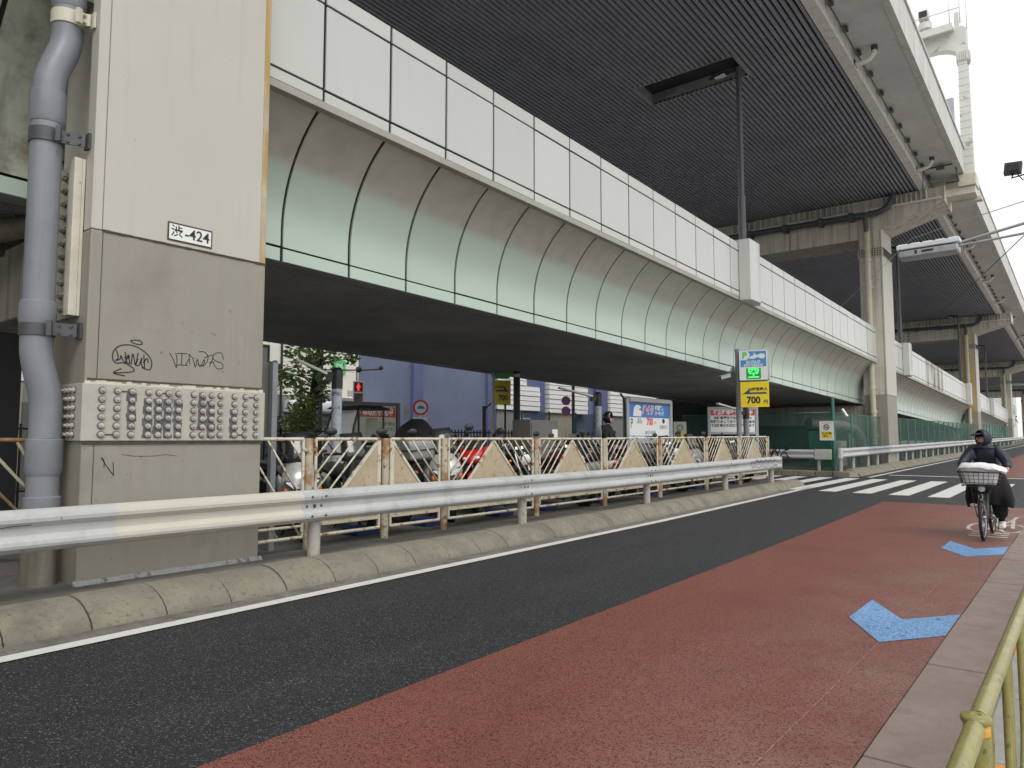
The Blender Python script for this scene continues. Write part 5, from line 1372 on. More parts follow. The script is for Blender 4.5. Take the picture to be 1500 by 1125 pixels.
def camera_on(label, c, d, m='sign_grey', parent_pole=None):
    t = thing('surveillance_camera', label, 'camera', c)
    d = Vector(d).normalized(); c = Vector(c)
    mb = MB(); mb.beam(c - d * 0.16, c + d * 0.14, 0.10, 0.10); mb.beam(c - d * 0.16 + UPZ * 0.06, c + d * 0.20 + UPZ * 0.06, 0.13, 0.015); mb.build('housing', M[m], t, bevel=0.008)
    mb = MB(); mb.lathe(c + d * 0.141, d, [(0.035, 0), (0.035, 0.015), (0.0, 0.016)], 12); mb.build('lens', M['black_plastic'], t)
    mb = MB(); mb.tube([c - UPZ * 0.05, c - UPZ * 0.15, Vector(parent_pole)], 0.014, 6); mb.build('bracket', M['galv_dark'], t)
camera_on('pale surveillance camera on the sign pole, below the dark floodlight', at(1062, 552, X=-8.02), (-0.7, -0.7, -0.25), 'sign_grey', (-7.86, 20.4, 3.0))
t = thing('floodlight', 'small dark finned floodlight on the pole of the green display sign', 'lamp', at(1073, 543, X=-7.95))
c = at(1073, 543, X=-7.95); mb = MB()
for k in range(6): mb.obox(c + Vector((0.0, 0, 0)) + Vector((0.03, 0, 0.05)) * (k - 2.5) * 0.6, (0.03, 0.02, -0.015), (0, 0.1, 0), (0.006, 0, 0.008))
mb.obox(c + Vector((-0.03, -0.02, -0.06)), (0.09, 0.03, 0.05), (-0.02, 0.1, 0.0), (0.012, 0, -0.02)); mb.beam(c, (-7.84, 20.4, 3.25), 0.03, 0.03); mb.build('lamp_body', M['galv_dark'], t)

def flood_post(label, x, y, top, d, worn):
    """a post with a dark sleeve at its head and a long flat lamp on one side"""
    t = thing('area_lamp', label, 'lamp', (x, y, 0.19), 0, 'flat lamps on posts in the parking')
    mb = MB(); pole(mb, x, y, 0.19, top - 0.3, 0.085, 14); mb.build('post', M['pole_worn' if worn else 'pole_grey'], t)
    mb = MB(); pole(mb, x, y, top - 0.32, top - 0.02, 0.092, 14); mb.lathe((x, y, top - 0.02), (0, 0, 1), [(0.092, 0), (0.06, 0.045), (0, 0.05)], 14)
    d = Vector(d); s = Vector((x, y, top - 0.12)); h = d.normalized(); 
    mb.beam(s, s + Vector((h.x, h.y, 0)) * 0.20, 0.12, 0.16); mb.build('head_sleeve', M['black_plastic'], t)
    a = s + Vector((h.x, h.y, 0)) * 0.17 + UPZ * 0.04; b = a + d
    mb = MB(); mb.beam(a, b, 0.14, 0.045); mb.build('lamp_tray', M['lamp_white'], t, bevel=0.008)
flood_post('long flat lamp on a pale worn post with black head, beside the street tree', -9.5, 7.42, 2.62, (-0.30, -0.38, 0.22), True)
flood_post('long flat lamp on a worn blue post, beside the helmeted rider', -9.5, 15.45, 2.62, (-0.50, -0.72, 0.20), True)
flood_post('short flat lamp on a post in front of the yellow price plate', -7.95, 21.3, 2.40, (-0.45, -0.70, 0.20), False)

# the lit price board
t = thing('price_board', 'blue and white parking price board with red 700 in a grey frame', 'sign', (-9.3, 17.6, 0.2))
pc = (at(921, 600, X=-9.3) + at(981, 600, X=-9.3)) / 2
fb = Face((pc.x, pc.y, 1.86), (1, -0.06, 0)); hw = (at(921, 600, X=-9.3) - at(981, 600, X=-9.3)).length / 2
mb = MB()
fb.rect(mb, -hw, -hw + 0.12, -1.6, 0.70, -0.12, 0.02); fb.rect(mb, hw - 0.12, hw, -1.6, 0.70, -0.12, 0.02); fb.rect(mb, -hw + 0.1201, hw - 0.1201, 0.60, 0.72, -0.14, 0.05); fb.rect(mb, -hw + 0.1201, hw - 0.1201, -0.50, -0.40, -0.12, 0.02)
mb.build('frame', M['sign_grey'], t, bevel=0.012)
mb = MB(); fb.rect(mb, -hw + 0.121, hw - 0.121, -0.399, 0.599, -0.10, -0.03); bd = mb.build('board', M['sign_white'], t)
u0, u1 = -hw + 0.13, hw - 0.13; wd = u1 - u0
mb = MB(); fb.rect(mb, u0, u1, 0.20, 0.59, -0.0295, -0.026); mb.build('blue_header', M['sign_blue'], bd)
mb = MB(); fb.poly(mb, [(u0 + wd * a, 0.23 + 0.30 * b) for a, b in ((0.11, 0.0), (0.30, -0.02), (0.31, 0.45), (0.24, 0.60), (0.30, 0.75), (0.27, 0.95), (0.18, 1.0), (0.13, 0.7), (0.12, 0.4))], -0.0255, -0.024); mb.build('bike_emblem', M['sign_white'], bd)
text('バイク', 0.27, M['sign_white'], fb, u0 + wd * 0.47, 0.39, -0.025, bd, bold=0.022, sx=0.75)
text('バイク', 0.27, M['ink_red'], fb, u0 + wd * 0.47, 0.39, -0.0235, bd, bold=0.004, sx=0.75)
text('時間貸し', 0.14, M['sign_white'], fb, u0 + wd * 0.75, 0.47, -0.025, bd, bold=0.005, sx=0.8)
text('パーキング', 0.13, M['sign_white'], fb, u0 + wd * 0.75, 0.32, -0.025, bd, bold=0.005, sx=0.75)
text('P', 0.36, M['ink_green'], fb, u0 + wd * 0.08, 0.03, -0.029, bd, bold=0.006, sx=0.75)
text('700', 0.27, M['ink_red'], fb, u0 + wd * 0.51, 0.08, -0.029, bd, bold=0.010, sx=0.8)
text('円', 0.10, M['ink_red'], fb, u0 + wd * 0.645, 0.05, -0.029, bd)
text('24時間', 0.10, M['ink_grey'], fb, u0 + wd * 0.26, 0.06, -0.029, bd)
text('最大', 0.10, M['ink_grey'], fb, u0 + wd * 0.26, 0.14, -0.029, bd)
text('60分/100円', 0.13, M['ink_grey'], fb, u0 + wd * 0.52, -0.215, -0.029, bd, bold=0.002, sx=0.9)
text('お静かに', 0.13, M['ink_grey'], fb, u0 + wd * 0.86, -0.06, -0.029, bd, bold=0.002, sx=0.9)
mb = MB(); mb.lathe(fb.p(u0 + wd * 0.855, 0.115, -0.029), fb.n, [(0.07, 0), (0.07, 0.002), (0, 0.0025)], 16); mb.build('quiet_symbol', M['ink'], bd)
mb = MB(); fb.rect(mb, u0, u1, -0.39, -0.29, -0.0295, -0.027); mb.build('blue_footer', M['sign_blue'], bd)
mb = MB(); fb.rect(mb, u0 + wd * 0.13, u0 + wd * 0.38, -0.37, -0.31, -0.0265, -0.025); fb.rect(mb, u0 + wd * 0.54, u0 + wd * 0.95, -0.37, -0.31, -0.0265, -0.025); fb.rect(mb, u0 + wd * 0.02, u0 + wd * 0.10, -0.37, -0.31, -0.0265, -0.025); mb.build('footer_plate', M['sign_white'], bd)
mb = MB(); mb.tube([fb.p(-hw - 0.2, 0.8, -0.05), fb.p(-hw - 0.1, 0.66, 0), fb.p(-hw - 0.05, 0.4, 0), fb.p(-hw - 0.05, -1.5, 0)], 0.03, 8); mb.build('cable', M['wire'], t)

def notice(label, c, n, w, z0, z1, head, body_m, rows, dark_frame, head_m, loc):
    t = thing('notice_board', label, 'sign', loc)
    f_ = Face((c[0], c[1], (z0 + z1) / 2), n); h = (z1 - z0) / 2
    mb = MB(); f_.rect(mb, -w - 0.09, -w, -h - 0.6, h + 0.08, -0.08, 0.03); f_.rect(mb, w, w + 0.09, -h - 0.6, h + 0.08, -0.08, 0.03); f_.rect(mb, -w + 0.0005, w - 0.0005, h, h + 0.08, -0.08, 0.03); f_.rect(mb, -w + 0.0005, w - 0.0005, -h - 0.08, -h, -0.08, 0.03)
    f_.rect(mb, -w, -w + 0.06, -1.7, -h - 0.601, -0.06, 0.0); f_.rect(mb, w - 0.06, w, -1.7, -h - 0.601, -0.06, 0.0)
    mb.build('frame', M[dark_frame], t)
    mb = MB(); f_.rect(mb, -w + 0.001, w - 0.001, -h + 0.001, h - 0.001, -0.06, -0.01); bd = mb.build('board', M[body_m], t)
    mb = MB(); f_.rect(mb, -w + 0.02, w - 0.02, h * 0.46, h * 0.94, -0.0095, -0.006); mb.build('red_header', M[head_m], bd)
    text(head, h * 0.43, M['sign_white'], f_, 0, h * 0.70, -0.005, bd, bold=0.008, sx=(2 * w * 0.88) / (len(head) * h * 0.43 * 1.0))
    for (s, size, u, v, m) in rows: text(s, size, M[m], f_, u * w, v * h, -0.009, bd, bold=0.004)
    return t, f_, bd
c = (at(507, 615, X=-13.0) + at(576, 615, X=-13.0)) / 2
t, f_, bd = notice('cream notice board with red header against illegal parking, behind the three wheeler canopy', c, (1, -0.1, 0), 0.74, 1.28, 2.26, '不正駐車取締強化中', 'sign_cream',
       [('駐車中', 0.11, -0.75, -0.35, 'ink'), ('無断の駐車は', 0.10, 0.55, 0.12, 'ink_grey'), ('お断りします。', 0.10, 0.55, -0.12, 'ink_grey'), ('バイクロック', 0.10, 0.55, -0.50, 'ink_grey'), ('ご注意ください', 0.10, 0.55, -0.75, 'ink_grey'), ('監視カメラ', 0.11, -0.72, -0.62, 'ink')], 'galv_dark', 'sign_orange', (c.x, c.y, 0.2))
mb = MB(); 
for v in (0.05, -0.30): mb.tube([f_.p(0.08 + 0.07 * math.cos(2 * PI * i / 14), v + 0.07 * math.sin(2 * PI * i / 14), -0.006) for i in range(14)], 0.009, 5, closed=True)
mb.build('symbol', M['ink'], bd)
c = (at(1036, 618, X=-10.2) + at(1111, 618, X=-8.9)) / 2
t, f_, bd = notice('white notice board with red header against illegal parking, left behind the sign pole', c, (0.62, -0.78, 0), 0.78, 1.72, 2.50, '不正駐車取締強化中', 'sign_white',
       [('当駐車場内では無断駐車の', 0.11, 0, 0.22, 'ink'), ('取締りをしております。料金を', 0.11, 0, -0.12, 'ink'), ('不正駐車の方は警察へ通報します', 0.10, 0, -0.45, 'ink'), ('管理会社', 0.06, 0.6, -0.8, 'ink_grey')], 'sign_grey', 'sign_red', (c.x, c.y, 0.2))

t = thing('ticket_cabinet', 'taupe metal cabinet with a small white label, standing behind the fence', 'cabinet', (-9.6, 13.3, 0.2))
y0c, y1c = at(777, 630, X=-9.4).y, at(818, 630, X=-9.4).y
mb = MB(); mb.box(-9.9, -9.4, y0c, y1c, 0.2, 1.90); cb_ = mb.build('cabinet_body', M['metal_grey_box'], t, bevel=0.01)
mb = MB(); mb.box(-9.398, -9.385, y0c + 0.03, y1c - 0.03, 0.3, 1.84); mb.build('cabinet_door', M['metal_grey_box'], t)
mb = MB(); mb.box(-9.384, -9.378, y1c - 0.27, y1c - 0.06, 1.52, 1.70); lb = mb.build('label_plate', M['sign_white'], t)
text('QR', 0.07, M['ink_grey'], Face((-9.378, (y1c - 0.165), 1.61), (1, 0, 0)), 0, 0, 0.001, lb) if False else None
t = thing('grey_cabinet', 'narrow tall grey cabinet on a post right of the nearest pier', 'cabinet', (-7.75, 5.0, 0.19))
mb = MB(); mb.box(-8.0, -7.62, 4.80, 4.99, 1.50, 2.40); mb.build('cabinet_body', M['metal_grey_box'], t, bevel=0.006)
mb = MB(); mb.box(-7.60, -7.53, 4.94, 5.01, 0.19, 2.40); mb.build('post', M['pole_grey'], t)

# far side: yellow price plate and its poles
t = thing('parking_sign', 'yellow 700 price plate hung between thin poles in front of the blue building', 'sign', (-14.8, 18.5, 0.2))
q = at(736, 575, X=-14.8)
fy = Face((q.x, q.y, q.z), (0.75, -0.66, 0))
mb = MB(); fy.rect(mb, -0.27, 0.27, -0.38, 0.40, -0.02, 0.0); yp = mb.build('price_plate', M['sign_yellow'], t)
text('700', 0.24, M['ink'], fy, 0.02, -0.18, 0.002, yp, bold=0.008, sx=0.85)
text('24時間最大', 0.075, M['ink'], fy, -0.06, 0.17, 0.002, yp, bold=0.002)
mb = MB(); fy.poly(mb, [(-0.22, 0.03), (0.22, 0.03), (0.05, 0.20), (0.05, 0.09), (-0.22, 0.09)], 0.001, 0.003); mb.build('arrow', M['sign_navy'], yp)
mb = MB(); fy.rect(mb, -0.25, 0.24, 0.46, 0.75, -0.10, 0.0); mb.build('display', M['sign_green'], t)
mb = MB()
for px, r in ((722, 0.06), (755, 0.065)):
    p = at(px, 642, X=-14.9); pole(mb, p.x, p.y, 0.2, 4.0, r)
mb.build('pole', M['galv'], t)
def simple_pole(label, px, X, top, r, m, cat='pole', name='steel_pole', base=0.2):
    p = at(px, 642, X=X); o = thing(name, label, cat, (p.x, p.y, base))
    mb = MB(); pole(mb, p.x, p.y, base, top, r); mb.build('shaft', M[m], o); return o, p
o, p = simple_pole('black lamp post with a white band, right of the yellow far plate', 757 + 0, -14.2, 3.7, 0.11, 'black_steel', 'post', 'steel_post')
mb = MB(); pole(mb, p.x, p.y, 3.45, 3.55, 0.113); mb.build('white_band', M['sign_white'], o)
o, p = simple_pole('thin black pole between the yellow plate and the black lamp post', 740, -15.0, 3.2, 0.035, 'black_steel')
o, p = simple_pole('black post with a bent arm before the blue wall', 709, -15.4, 2.55, 0.06, 'black_steel', 'post', 'steel_post')
mb = MB(); mb.tube([(p.x, p.y, 2.45), (p.x + 0.12, p.y + 0.15, 2.62), (p.x + 0.3, p.y + 0.5, 2.85)], 0.035, 8); mb.build('arm', M['galv_dark'], o)
o, p = simple_pole('dark thin pole before the white slats, two round blue signs beside it', 840, -15.2, 4.0, 0.06, 'galv_dark')
for k, (py, lab) in enumerate(((587, 'upper of two round blue no parking signs before the white slats'), (602, 'lower of two round blue no parking signs before the white slats'))):
    c = at(829, py, X=-15.4); o = thing('no_parking_sign', lab, 'sign', c, 0, 'round blue signs')
    fs_ = Face(c, (0.75, -0.66, 0)); mb = MB(); mb.lathe(c, fs_.n, [(0.175, 0), (0.175, 0.01), (0.13, 0.011)], 20); mb.build('red_ring', M['ink_red'], o)
    mb = MB(); mb.lathe(c, fs_.n, [(0.13, 0.0112), (0.13, 0.013), (0, 0.0132)], 20); mb.build('blue_disc', M['sign_blue'], o)
    mb = MB(); mb.obox(fs_.p(0, 0, 0.015), (fs_.r + UPZ * -1) * 0.095, (fs_.r + UPZ) * 0.014, fs_.n * 0.001); mb.build('slash', M['ink_red'], o)
    mb = MB(); mb.beam(c, at(840, py, X=-15.2), 0.02, 0.02); mb.build('bracket', M['galv_dark'], o)
# regulatory sign before the blue wall
c = at(616, 597, X=-18.0); t = thing('traffic_sign', 'round red ringed traffic sign with a white plate below, before the blue wall', 'sign', (c.x, c.y, 0.0))
fs_ = Face(c, (0.8, -0.6, 0))
mb = MB(); pole(mb, c.x - 0.02, c.y + 0.03, 0.0, c.z + 0.2, 0.03); mb.build('pole', M['sign_white'], t)
mb = MB(); mb.lathe(c, fs_.n, [(0.27, 0.02), (0.27, 0.03), (0.2, 0.031)], 24); mb.build('red_ring', M['ink_red'], t)
mb = MB(); mb.lathe(c, fs_.n, [(0.20, 0.0312), (0.20, 0.033), (0, 0.0332)], 24); mb.build('white_disc', M['sign_white'], t)
mb = MB(); fs_.poly(mb, [(-0.13, -0.05), (-0.10, 0.02), (-0.03, 0.07), (0.07, 0.06), (0.12, 0.0), (0.13, -0.05)], 0.034, 0.036); mb.build('vehicle_symbol', M['sign_blue'], t)
mb = MB(); fs_.rect(mb, -0.25, 0.25, -0.82, -0.33, 0.02, 0.035); pl = mb.build('text_plate', M['sign_white'], t)
text('自転車を除く', 0.07, M['ink_grey'], fs_, 0, -0.45, 0.036, pl); text('8-20', 0.10, M['ink_grey'], fs_, 0, -0.60, 0.036, pl)
mb = MB(); fs_.rect(mb, -0.58, -0.40, -0.40, 0.05, -0.03, 0.01); fs_.rect(mb, -0.40, -0.1, -0.02, 0.01, -0.02, 0.0); mb.build('side_bracket', M['galv'], t)
# pedestrian signal
c = at(525, 575, X=-20.5); t = thing('pedestrian_signal', 'pedestrian signal showing a red figure, before the edge of the blue wall', 'traffic light', (c.x, c.y, 0))
fs_ = Face(c, (0.75, -0.66, 0))
mb = MB(); fs_.rect(mb, -0.20, 0.20, -0.42, 0.42, -0.20, 0.0); hb = mb.build('housing', M['sign_white'], t, bevel=0.02)
mb = MB(); fs_.rect(mb, -0.15, 0.15, 0.03, 0.37, 0.001, 0.01); fs_.rect(mb, -0.15, 0.15, -0.37, -0.03, 0.001, 0.01); mb.build('dark_lens', M['maroon_paint'], hb)
mb = MB(); fs_.poly(mb, [(-0.03, 0.06), (0.03, 0.06), (0.035, 0.16), (0.07, 0.17), (0.06, 0.26), (-0.06, 0.26), (-0.07, 0.17), (-0.035, 0.16)], 0.011, 0.013); mb.lathe(fs_.p(0, 0.30, 0.011), fs_.n, [(0.035, 0), (0.035, 0.002), (0, 0.003)], 12); mb.build('red_figure', M['red_light'], hb)
mb = MB(); pole(mb, c.x - 0.9, c.y - 1.0, 0, 5.2, 0.10); mb.tube([(c.x - 0.9, c.y - 1.0, 3.95), (c.x, c.y, 3.95), (c.x + 0.5, c.y + 0.6, 4.0)], 0.025, 8); mb.tube([(c.x - 0.1, c.y, 3.95), (c.x - 0.1, c.y, 3.3)], 0.025, 8); mb.sphere((c.x, c.y, 3.98), 0.12, n=10, k=6); mb.sphere((c.x + 0.5, c.y + 0.6, 4.05), 0.09, n=10, k=6); mb.build('pole', M['galv_dark'], t)
# three wheeler with a canopy
c = at(520, 642, X=-11.0); t = thing('delivery_tricycle', 'three wheeled delivery scooter with a black canopy over its seat, behind the fence', 'scooter', (c.x, c.y, FL), R_(-70))
for (x, y_) in ((0.75, 0), (-0.6, 0.3), (-0.6, -0.3)):
    mb = MB(); mb.tube([(x + 0.2 * math.cos(2 * PI * i / 18), y_, 0.23 + 0.2 * math.sin(2 * PI * i / 18)) for i in range(18)], 0.05, 8, closed=True); mb.lathe((x, y_ - 0.05, 0.23), (0, 1, 0), [(0.14, 0), (0.14, 0.1)], 14); mb.build('wheel', M['rubber'], t, local=True)
mb = MB(); mb.loft([ring_(-0.9, 0.55, 0.30, 0.15), ring_(-0.5, 0.55, 0.34, 0.22), ring_(-0.1, 0.45, 0.2, 0.18), ring_(0.3, 0.30, 0.2, 0.05), ring_(0.6, 0.32, 0.16, 0.06)], 14, 0, 0.5); mb.loft([((0.62, 0, 0.3), (0, 0.2, 0), (0.1, 0, 0)), ((0.62, 0, 0.8), (0, 0.25, 0), (0.12, 0, 0)), ((0.55, 0, 1.0), (0, 0.2, 0), (0.08, 0, 0))], 14); mb.build('body', M['white_paint'], t, local=True)
mb = MB(); mb.loft([ring_(-0.5, 0.8, 0.2, 0.05), ring_(-0.1, 0.76, 0.18, 0.05)], 12); mb.build('seat', M['vinyl'], t, local=True)
mb = MB(); 
for s in (-1, 1): mb.tube([(0.70, 0.28 * s, 0.9), (0.50, 0.28 * s, 1.55), (0.35, 0.28 * s, 1.86), (-0.60, 0.28 * s, 1.88)], 0.022, 8); mb.tube([(-0.62, 0.28 * s, 0.75), (-0.60, 0.28 * s, 1.86)], 0.022, 8)
mb.tube([(-0.60, -0.28, 1.2), (-0.60, 0.28, 1.2)], 0.03, 8); kindstuff_ = mb.build('canopy_frame', M['black_steel'], t, local=True)
mb = MB(); mb.loft([((0.52, 0, 1.86), (0, 0.30, 0), (0, 0, 0.012)), ((0.3, 0, 1.90), (0, 0.36, 0), (0, 0, 0.03)), ((-0.4, 0, 1.92), (0, 0.36, 0), (0, 0, 0.035)), ((-0.85, 0, 1.88), (0, 0.32, 0), (0, 0, 0.015))], 14, 0, 0.5); mb.build('canopy', M['black_plastic'], t, local=True)
mb = MB(); mb.prism([(0.70, 0.98), (0.52, 1.50), (0.36, 1.84)], lambda u, v, w: (u, -0.27 + 0.54 * w, v)); mb.build('windscreen', M['glass_clear'], t, local=True)
mb = MB(); mb.box(-0.66, -0.64, -0.14, 0.14, 1.35, 1.72); pl = mb.build('sign_plate', M['sign_cream'], t, local=True)
mb = MB(); mb.beam((-0.665, -0.10, 1.42), (-0.665, 0.10, 1.65), 0.03, 0.008, (1, 0, 0)); mb.beam((-0.668, 0.10, 1.42), (-0.668, -0.10, 1.65), 0.03, 0.008, (1, 0, 0)); mb.build('cross_mark', M['ink_red'], pl, local=True)

# ================================================================== tree and shrub by the side street
def leaves(mb, centres, n, size, rnd):
    for (c, r) in centres:
        for k in range(n):
            d = Vector((rnd.gauss(0, 1), rnd.gauss(0, 1), rnd.gauss(0, 0.8))); d.normalize()
            p = Vector(c) + d * r * rnd.random() ** 0.45
            a = Vector((rnd.uniform(-1, 1), rnd.uniform(-1, 1), rnd.uniform(-0.5, 0.3))).normalized()
            b = a.cross(Vector((rnd.uniform(-1, 1), rnd.uniform(-1, 1), rnd.uniform(-1, 1)))).normalized()
            s = size * rnd.uniform(0.6, 1.3)
            mb.add([p - a * s, p + b * s * 0.55 + a * s * 0.1, p + a * s, p - b * s * 0.55 + a * s * 0.1], [(0, 1, 2, 3)])
rnd = random.Random(5)
b = at(452, 642, X=-17.0)
t = thing('street_tree', 'street tree with loose green crown before the cream building', 'tree', (b.x, b.y, 0.0))
mb = MB(); mb.tube([(b.x, b.y, 0), (b.x + 0.02, b.y + 0.02, 1.5), (b.x + 0.05, b.y + 0.1, 2.8), (b.x + 0.1, b.y + 0.25, 4.0), (b.x + 0.1, b.y + 0.3, 5.5)], [0.15, 0.13, 0.11, 0.10, 0.05], 10)
tk = mb.build('trunk', M['bark'], t)
cl = []; lim = MB()
for (px, py, r, n) in ((425, 562, 0.42, 1), (440, 548, 0.5, 1), (462, 545, 0.5, 1), (480, 560, 0.35, 1), (412, 548, 0.3, 1), (455, 525, 0.5, 1), (440, 575, 0.32, 1), (470, 578, 0.28, 1), (485, 520, 0.5, 1), (505, 512, 0.5, 1), (450, 505, 0.6, 1), (400, 540, 0.22, 1), (436, 520, 0.35, 1), (515, 525, 0.25, 1), (465, 500, 0.8, 1)):
    c = at(px, py, X=-17.0 + rnd.uniform(-0.7, 0.7)); cl.append((c, r))
    lim.tube([(b.x + 0.08, b.y + 0.2, min(c.z - 0.3, 3.6)), ((b.x + c.x) / 2, (b.y + c.y) / 2 + 0.1, c.z - 0.15), c], [0.035, 0.02, 0.008], 6)
for k in range(8): cl.append((Vector((b.x + rnd.uniform(-1.5, 1.5), b.y + rnd.uniform(-1.6, 1.6), 5.2 + rnd.uniform(-0.3, 1.4))), 0.8))
lim.build('limb', M['bark'], tk)
mb = MB(); leaves(mb, cl, 85, 0.085, rnd); mb.build('crown', M['leaf'], t)
b = at(440, 642, X=-15.0)
t = thing('shrub', 'light green bushy shrub at the foot of the street tree', 'shrub', (b.x, b.y, 0.2))
mb = MB(); mb.tube([(b.x, b.y, 0.19), (b.x, b.y, 1.6)], 0.03, 6); mb.tube([(b.x, b.y, 0.6), (b.x + 0.2, b.y - 0.1, 1.6)], 0.02, 6); mb.build('stem', M['bark'], t)
mb = MB(); leaves(mb, [(at(440, 600, X=-15.0), 0.34), (at(446, 612, X=-15.1), 0.42), (at(432, 618, X=-14.9), 0.34), (at(450, 590, X=-15), 0.25), (at(447, 632, X=-15), 0.40), (at(437, 640, X=-15), 0.4), (at(443, 660, X=-15), 0.4)], 200, 0.06, rnd); mb.build('foliage', M['leaf_light'], t)

# ================================================================== buildings of the side street
XB = -31.0
KB = XB / -24.0
def Q(z): return 1.5 + (z - 1.5) * KB      # heights were measured for a nearer facade
t = thing('building', 'cream panelled building with a white awning and grey shutter, behind the street tree', 'building', (XB - 4, 18, 0))
MB().box(XB - 8, XB - 0.03, 4, 19.86 * KB, 0, 9).build('wall', M['shutter'], t)
for i in range(11):
    for j in range(4):
        y = 19.86 * KB - 1.86 * (i + 1); z = Q(3.15) + 1.12 * KB * j
        MB().box(XB - 0.028, XB, y + 0.012, y + 1.848, z + 0.012, z + 1.12 * KB - 0.012).build('wall_panel', M['tile_white'], t) if not (i in (5, 6) and j in (0, 1, 2) and False) else None
mb = MB(); mb.box(XB + 0.002, XB + 0.03, at(392, 520, X=XB).y - 0.6, at(392, 520, X=XB).y, Q(3.2), Q(4.9)); wn_ = mb.build('window', M['window'], t)
mb = MB(); yw = at(392, 520, X=XB).y
mb.box(XB + 0.0, XB + 0.08, yw + 0.001, yw + 0.07, Q(3.1), Q(5.0)); mb.box(XB + 0.0, XB + 0.08, yw - 0.67, yw - 0.601, Q(3.1), Q(5.0)); mb.box(XB + 0.0, XB + 0.08, yw - 0.60, yw, Q(4.901), Q(5.0)); mb.build('window_frame', M['black_steel'], wn_)
ya, yb = at(415, 590, X=XB).y, at(532, 590, X=XB).y - 0.05
mb = MB(); mb.loft([((XB + 0.3, ya, Q(2.72)), (0.3, 0, 0), (0, 0, 0.30)), ((XB + 0.3, ya + 0.35, Q(2.72)), (0.38, 0, 0), (0, 0, 0.34)), ((XB + 0.3, yb - 0.1, Q(2.72)), (0.38, 0, 0), (0, 0, 0.34)), ((XB + 0.3, yb + 0.15, Q(2.72)), (0.30, 0, 0), (0, 0, 0.30))], 16, 0, 0.6); mb.build('awning', M['awning'], t)
for k in range(22):
    mb = MB(); mb.box(XB - 0.02, XB + 0.012, ya + 0.05, yb, 0.10 + 0.118 * k, 0.20 + 0.118 * k); mb.build('shutter_slat', M['shutter'], t)
mb = MB(); mb.box(XB - 0.028, XB + 0.02, 14.0, ya, 0, 2.6); mb.build('dark_doorway', M['window'], t)
FB = Face((XB, 0, 0), (1, 0, 0))
p = at(484, 577, X=XB); text('3', 0.46, M['ink_grey'], FB, p.y, p.z, 0.004, t, bold=0.004)
p = at(516, 577, X=XB); text('880', 0.46, M['ink_grey'], FB, p.y, p.z, 0.004, t, bold=0.004)
p = at(497, 538, X=XB); mb = MB(); mb.box(XB + 0.003, XB + 0.08, p.y - 0.46, p.y + 0.36, p.z - 0.34, p.z + 0.38); so = mb.build('shop_sign', M['sign_green'], t)
text('DJ', 0.44, M['sign_white'], FB, p.y - 0.05, p.z, 0.082, so, bold=0.006)
p = at(429, 632, X=XB); mb = MB()
for dy in (0, 0.35):
    mb.sphere((XB + 0.03, p.y + dy, p.z + 0.30), 0.012, 0.10, 0.12, 8, 6); mb.box(XB + 0.022, XB + 0.03, p.y + dy - 0.1, p.y + dy + 0.1, p.z - 0.22, p.z + 0.2)
mb.build('poster_figure', M['sign_cream'], t)
text('yoou', 0.5, M['sign_cream'], FB, at(474, 611, X=XB).y, at(474, 611, X=XB).z, 0.016, t, bold=0.003, name='graffiti_tag')
mb = MB(); mb.tube([(XB + 0.06, at(410, 600, X=XB).y, 0.3), (XB + 0.06, at(410, 600, X=XB).y, 8.5)], 0.06, 8); mb.build('downpipe', M['black_steel'], t)
mb = MB(); p0 = at(558, 595, X=XB + 1.2); p1 = at(578, 610, X=XB + 1.2); mb.box(XB + 0.1, XB + 1.2, p0.y - 2.2, p1.y, p1.z - 0.3, p0.z - 0.0); 
o = mb.build('white_canopy', M['tile_white'], None, bevel=0.02); tag(o, 'white flat canopy jutting out before the blue wall, behind the cream notice board', 'canopy')

t = thing('building', 'blue painted windowless building with flat pilasters', 'building', (XB - 5, 32, 0))
yA, yB_ = 19.88 * KB, at(726, 600, X=XB).y
MB().box(XB - 9, XB, yA, yB_, 0, 9).build('wall', M['blue_wall'], t)
y1, y2 = at(601, 600, X=XB).y, at(615, 600, X=XB).y
MB().box(XB + 0.002, XB + 0.30, y1, y2, 0, 9).build('pilaster', M['blue_pillar'], t, bevel=0.03)
y1, y2 = at(711, 600, X=XB).y, at(722, 600, X=XB).y
MB().box(XB + 0.002, XB + 0.25, y1, y2, 0, 9).build('pilaster', M['blue_pillar'], t, bevel=0.03)

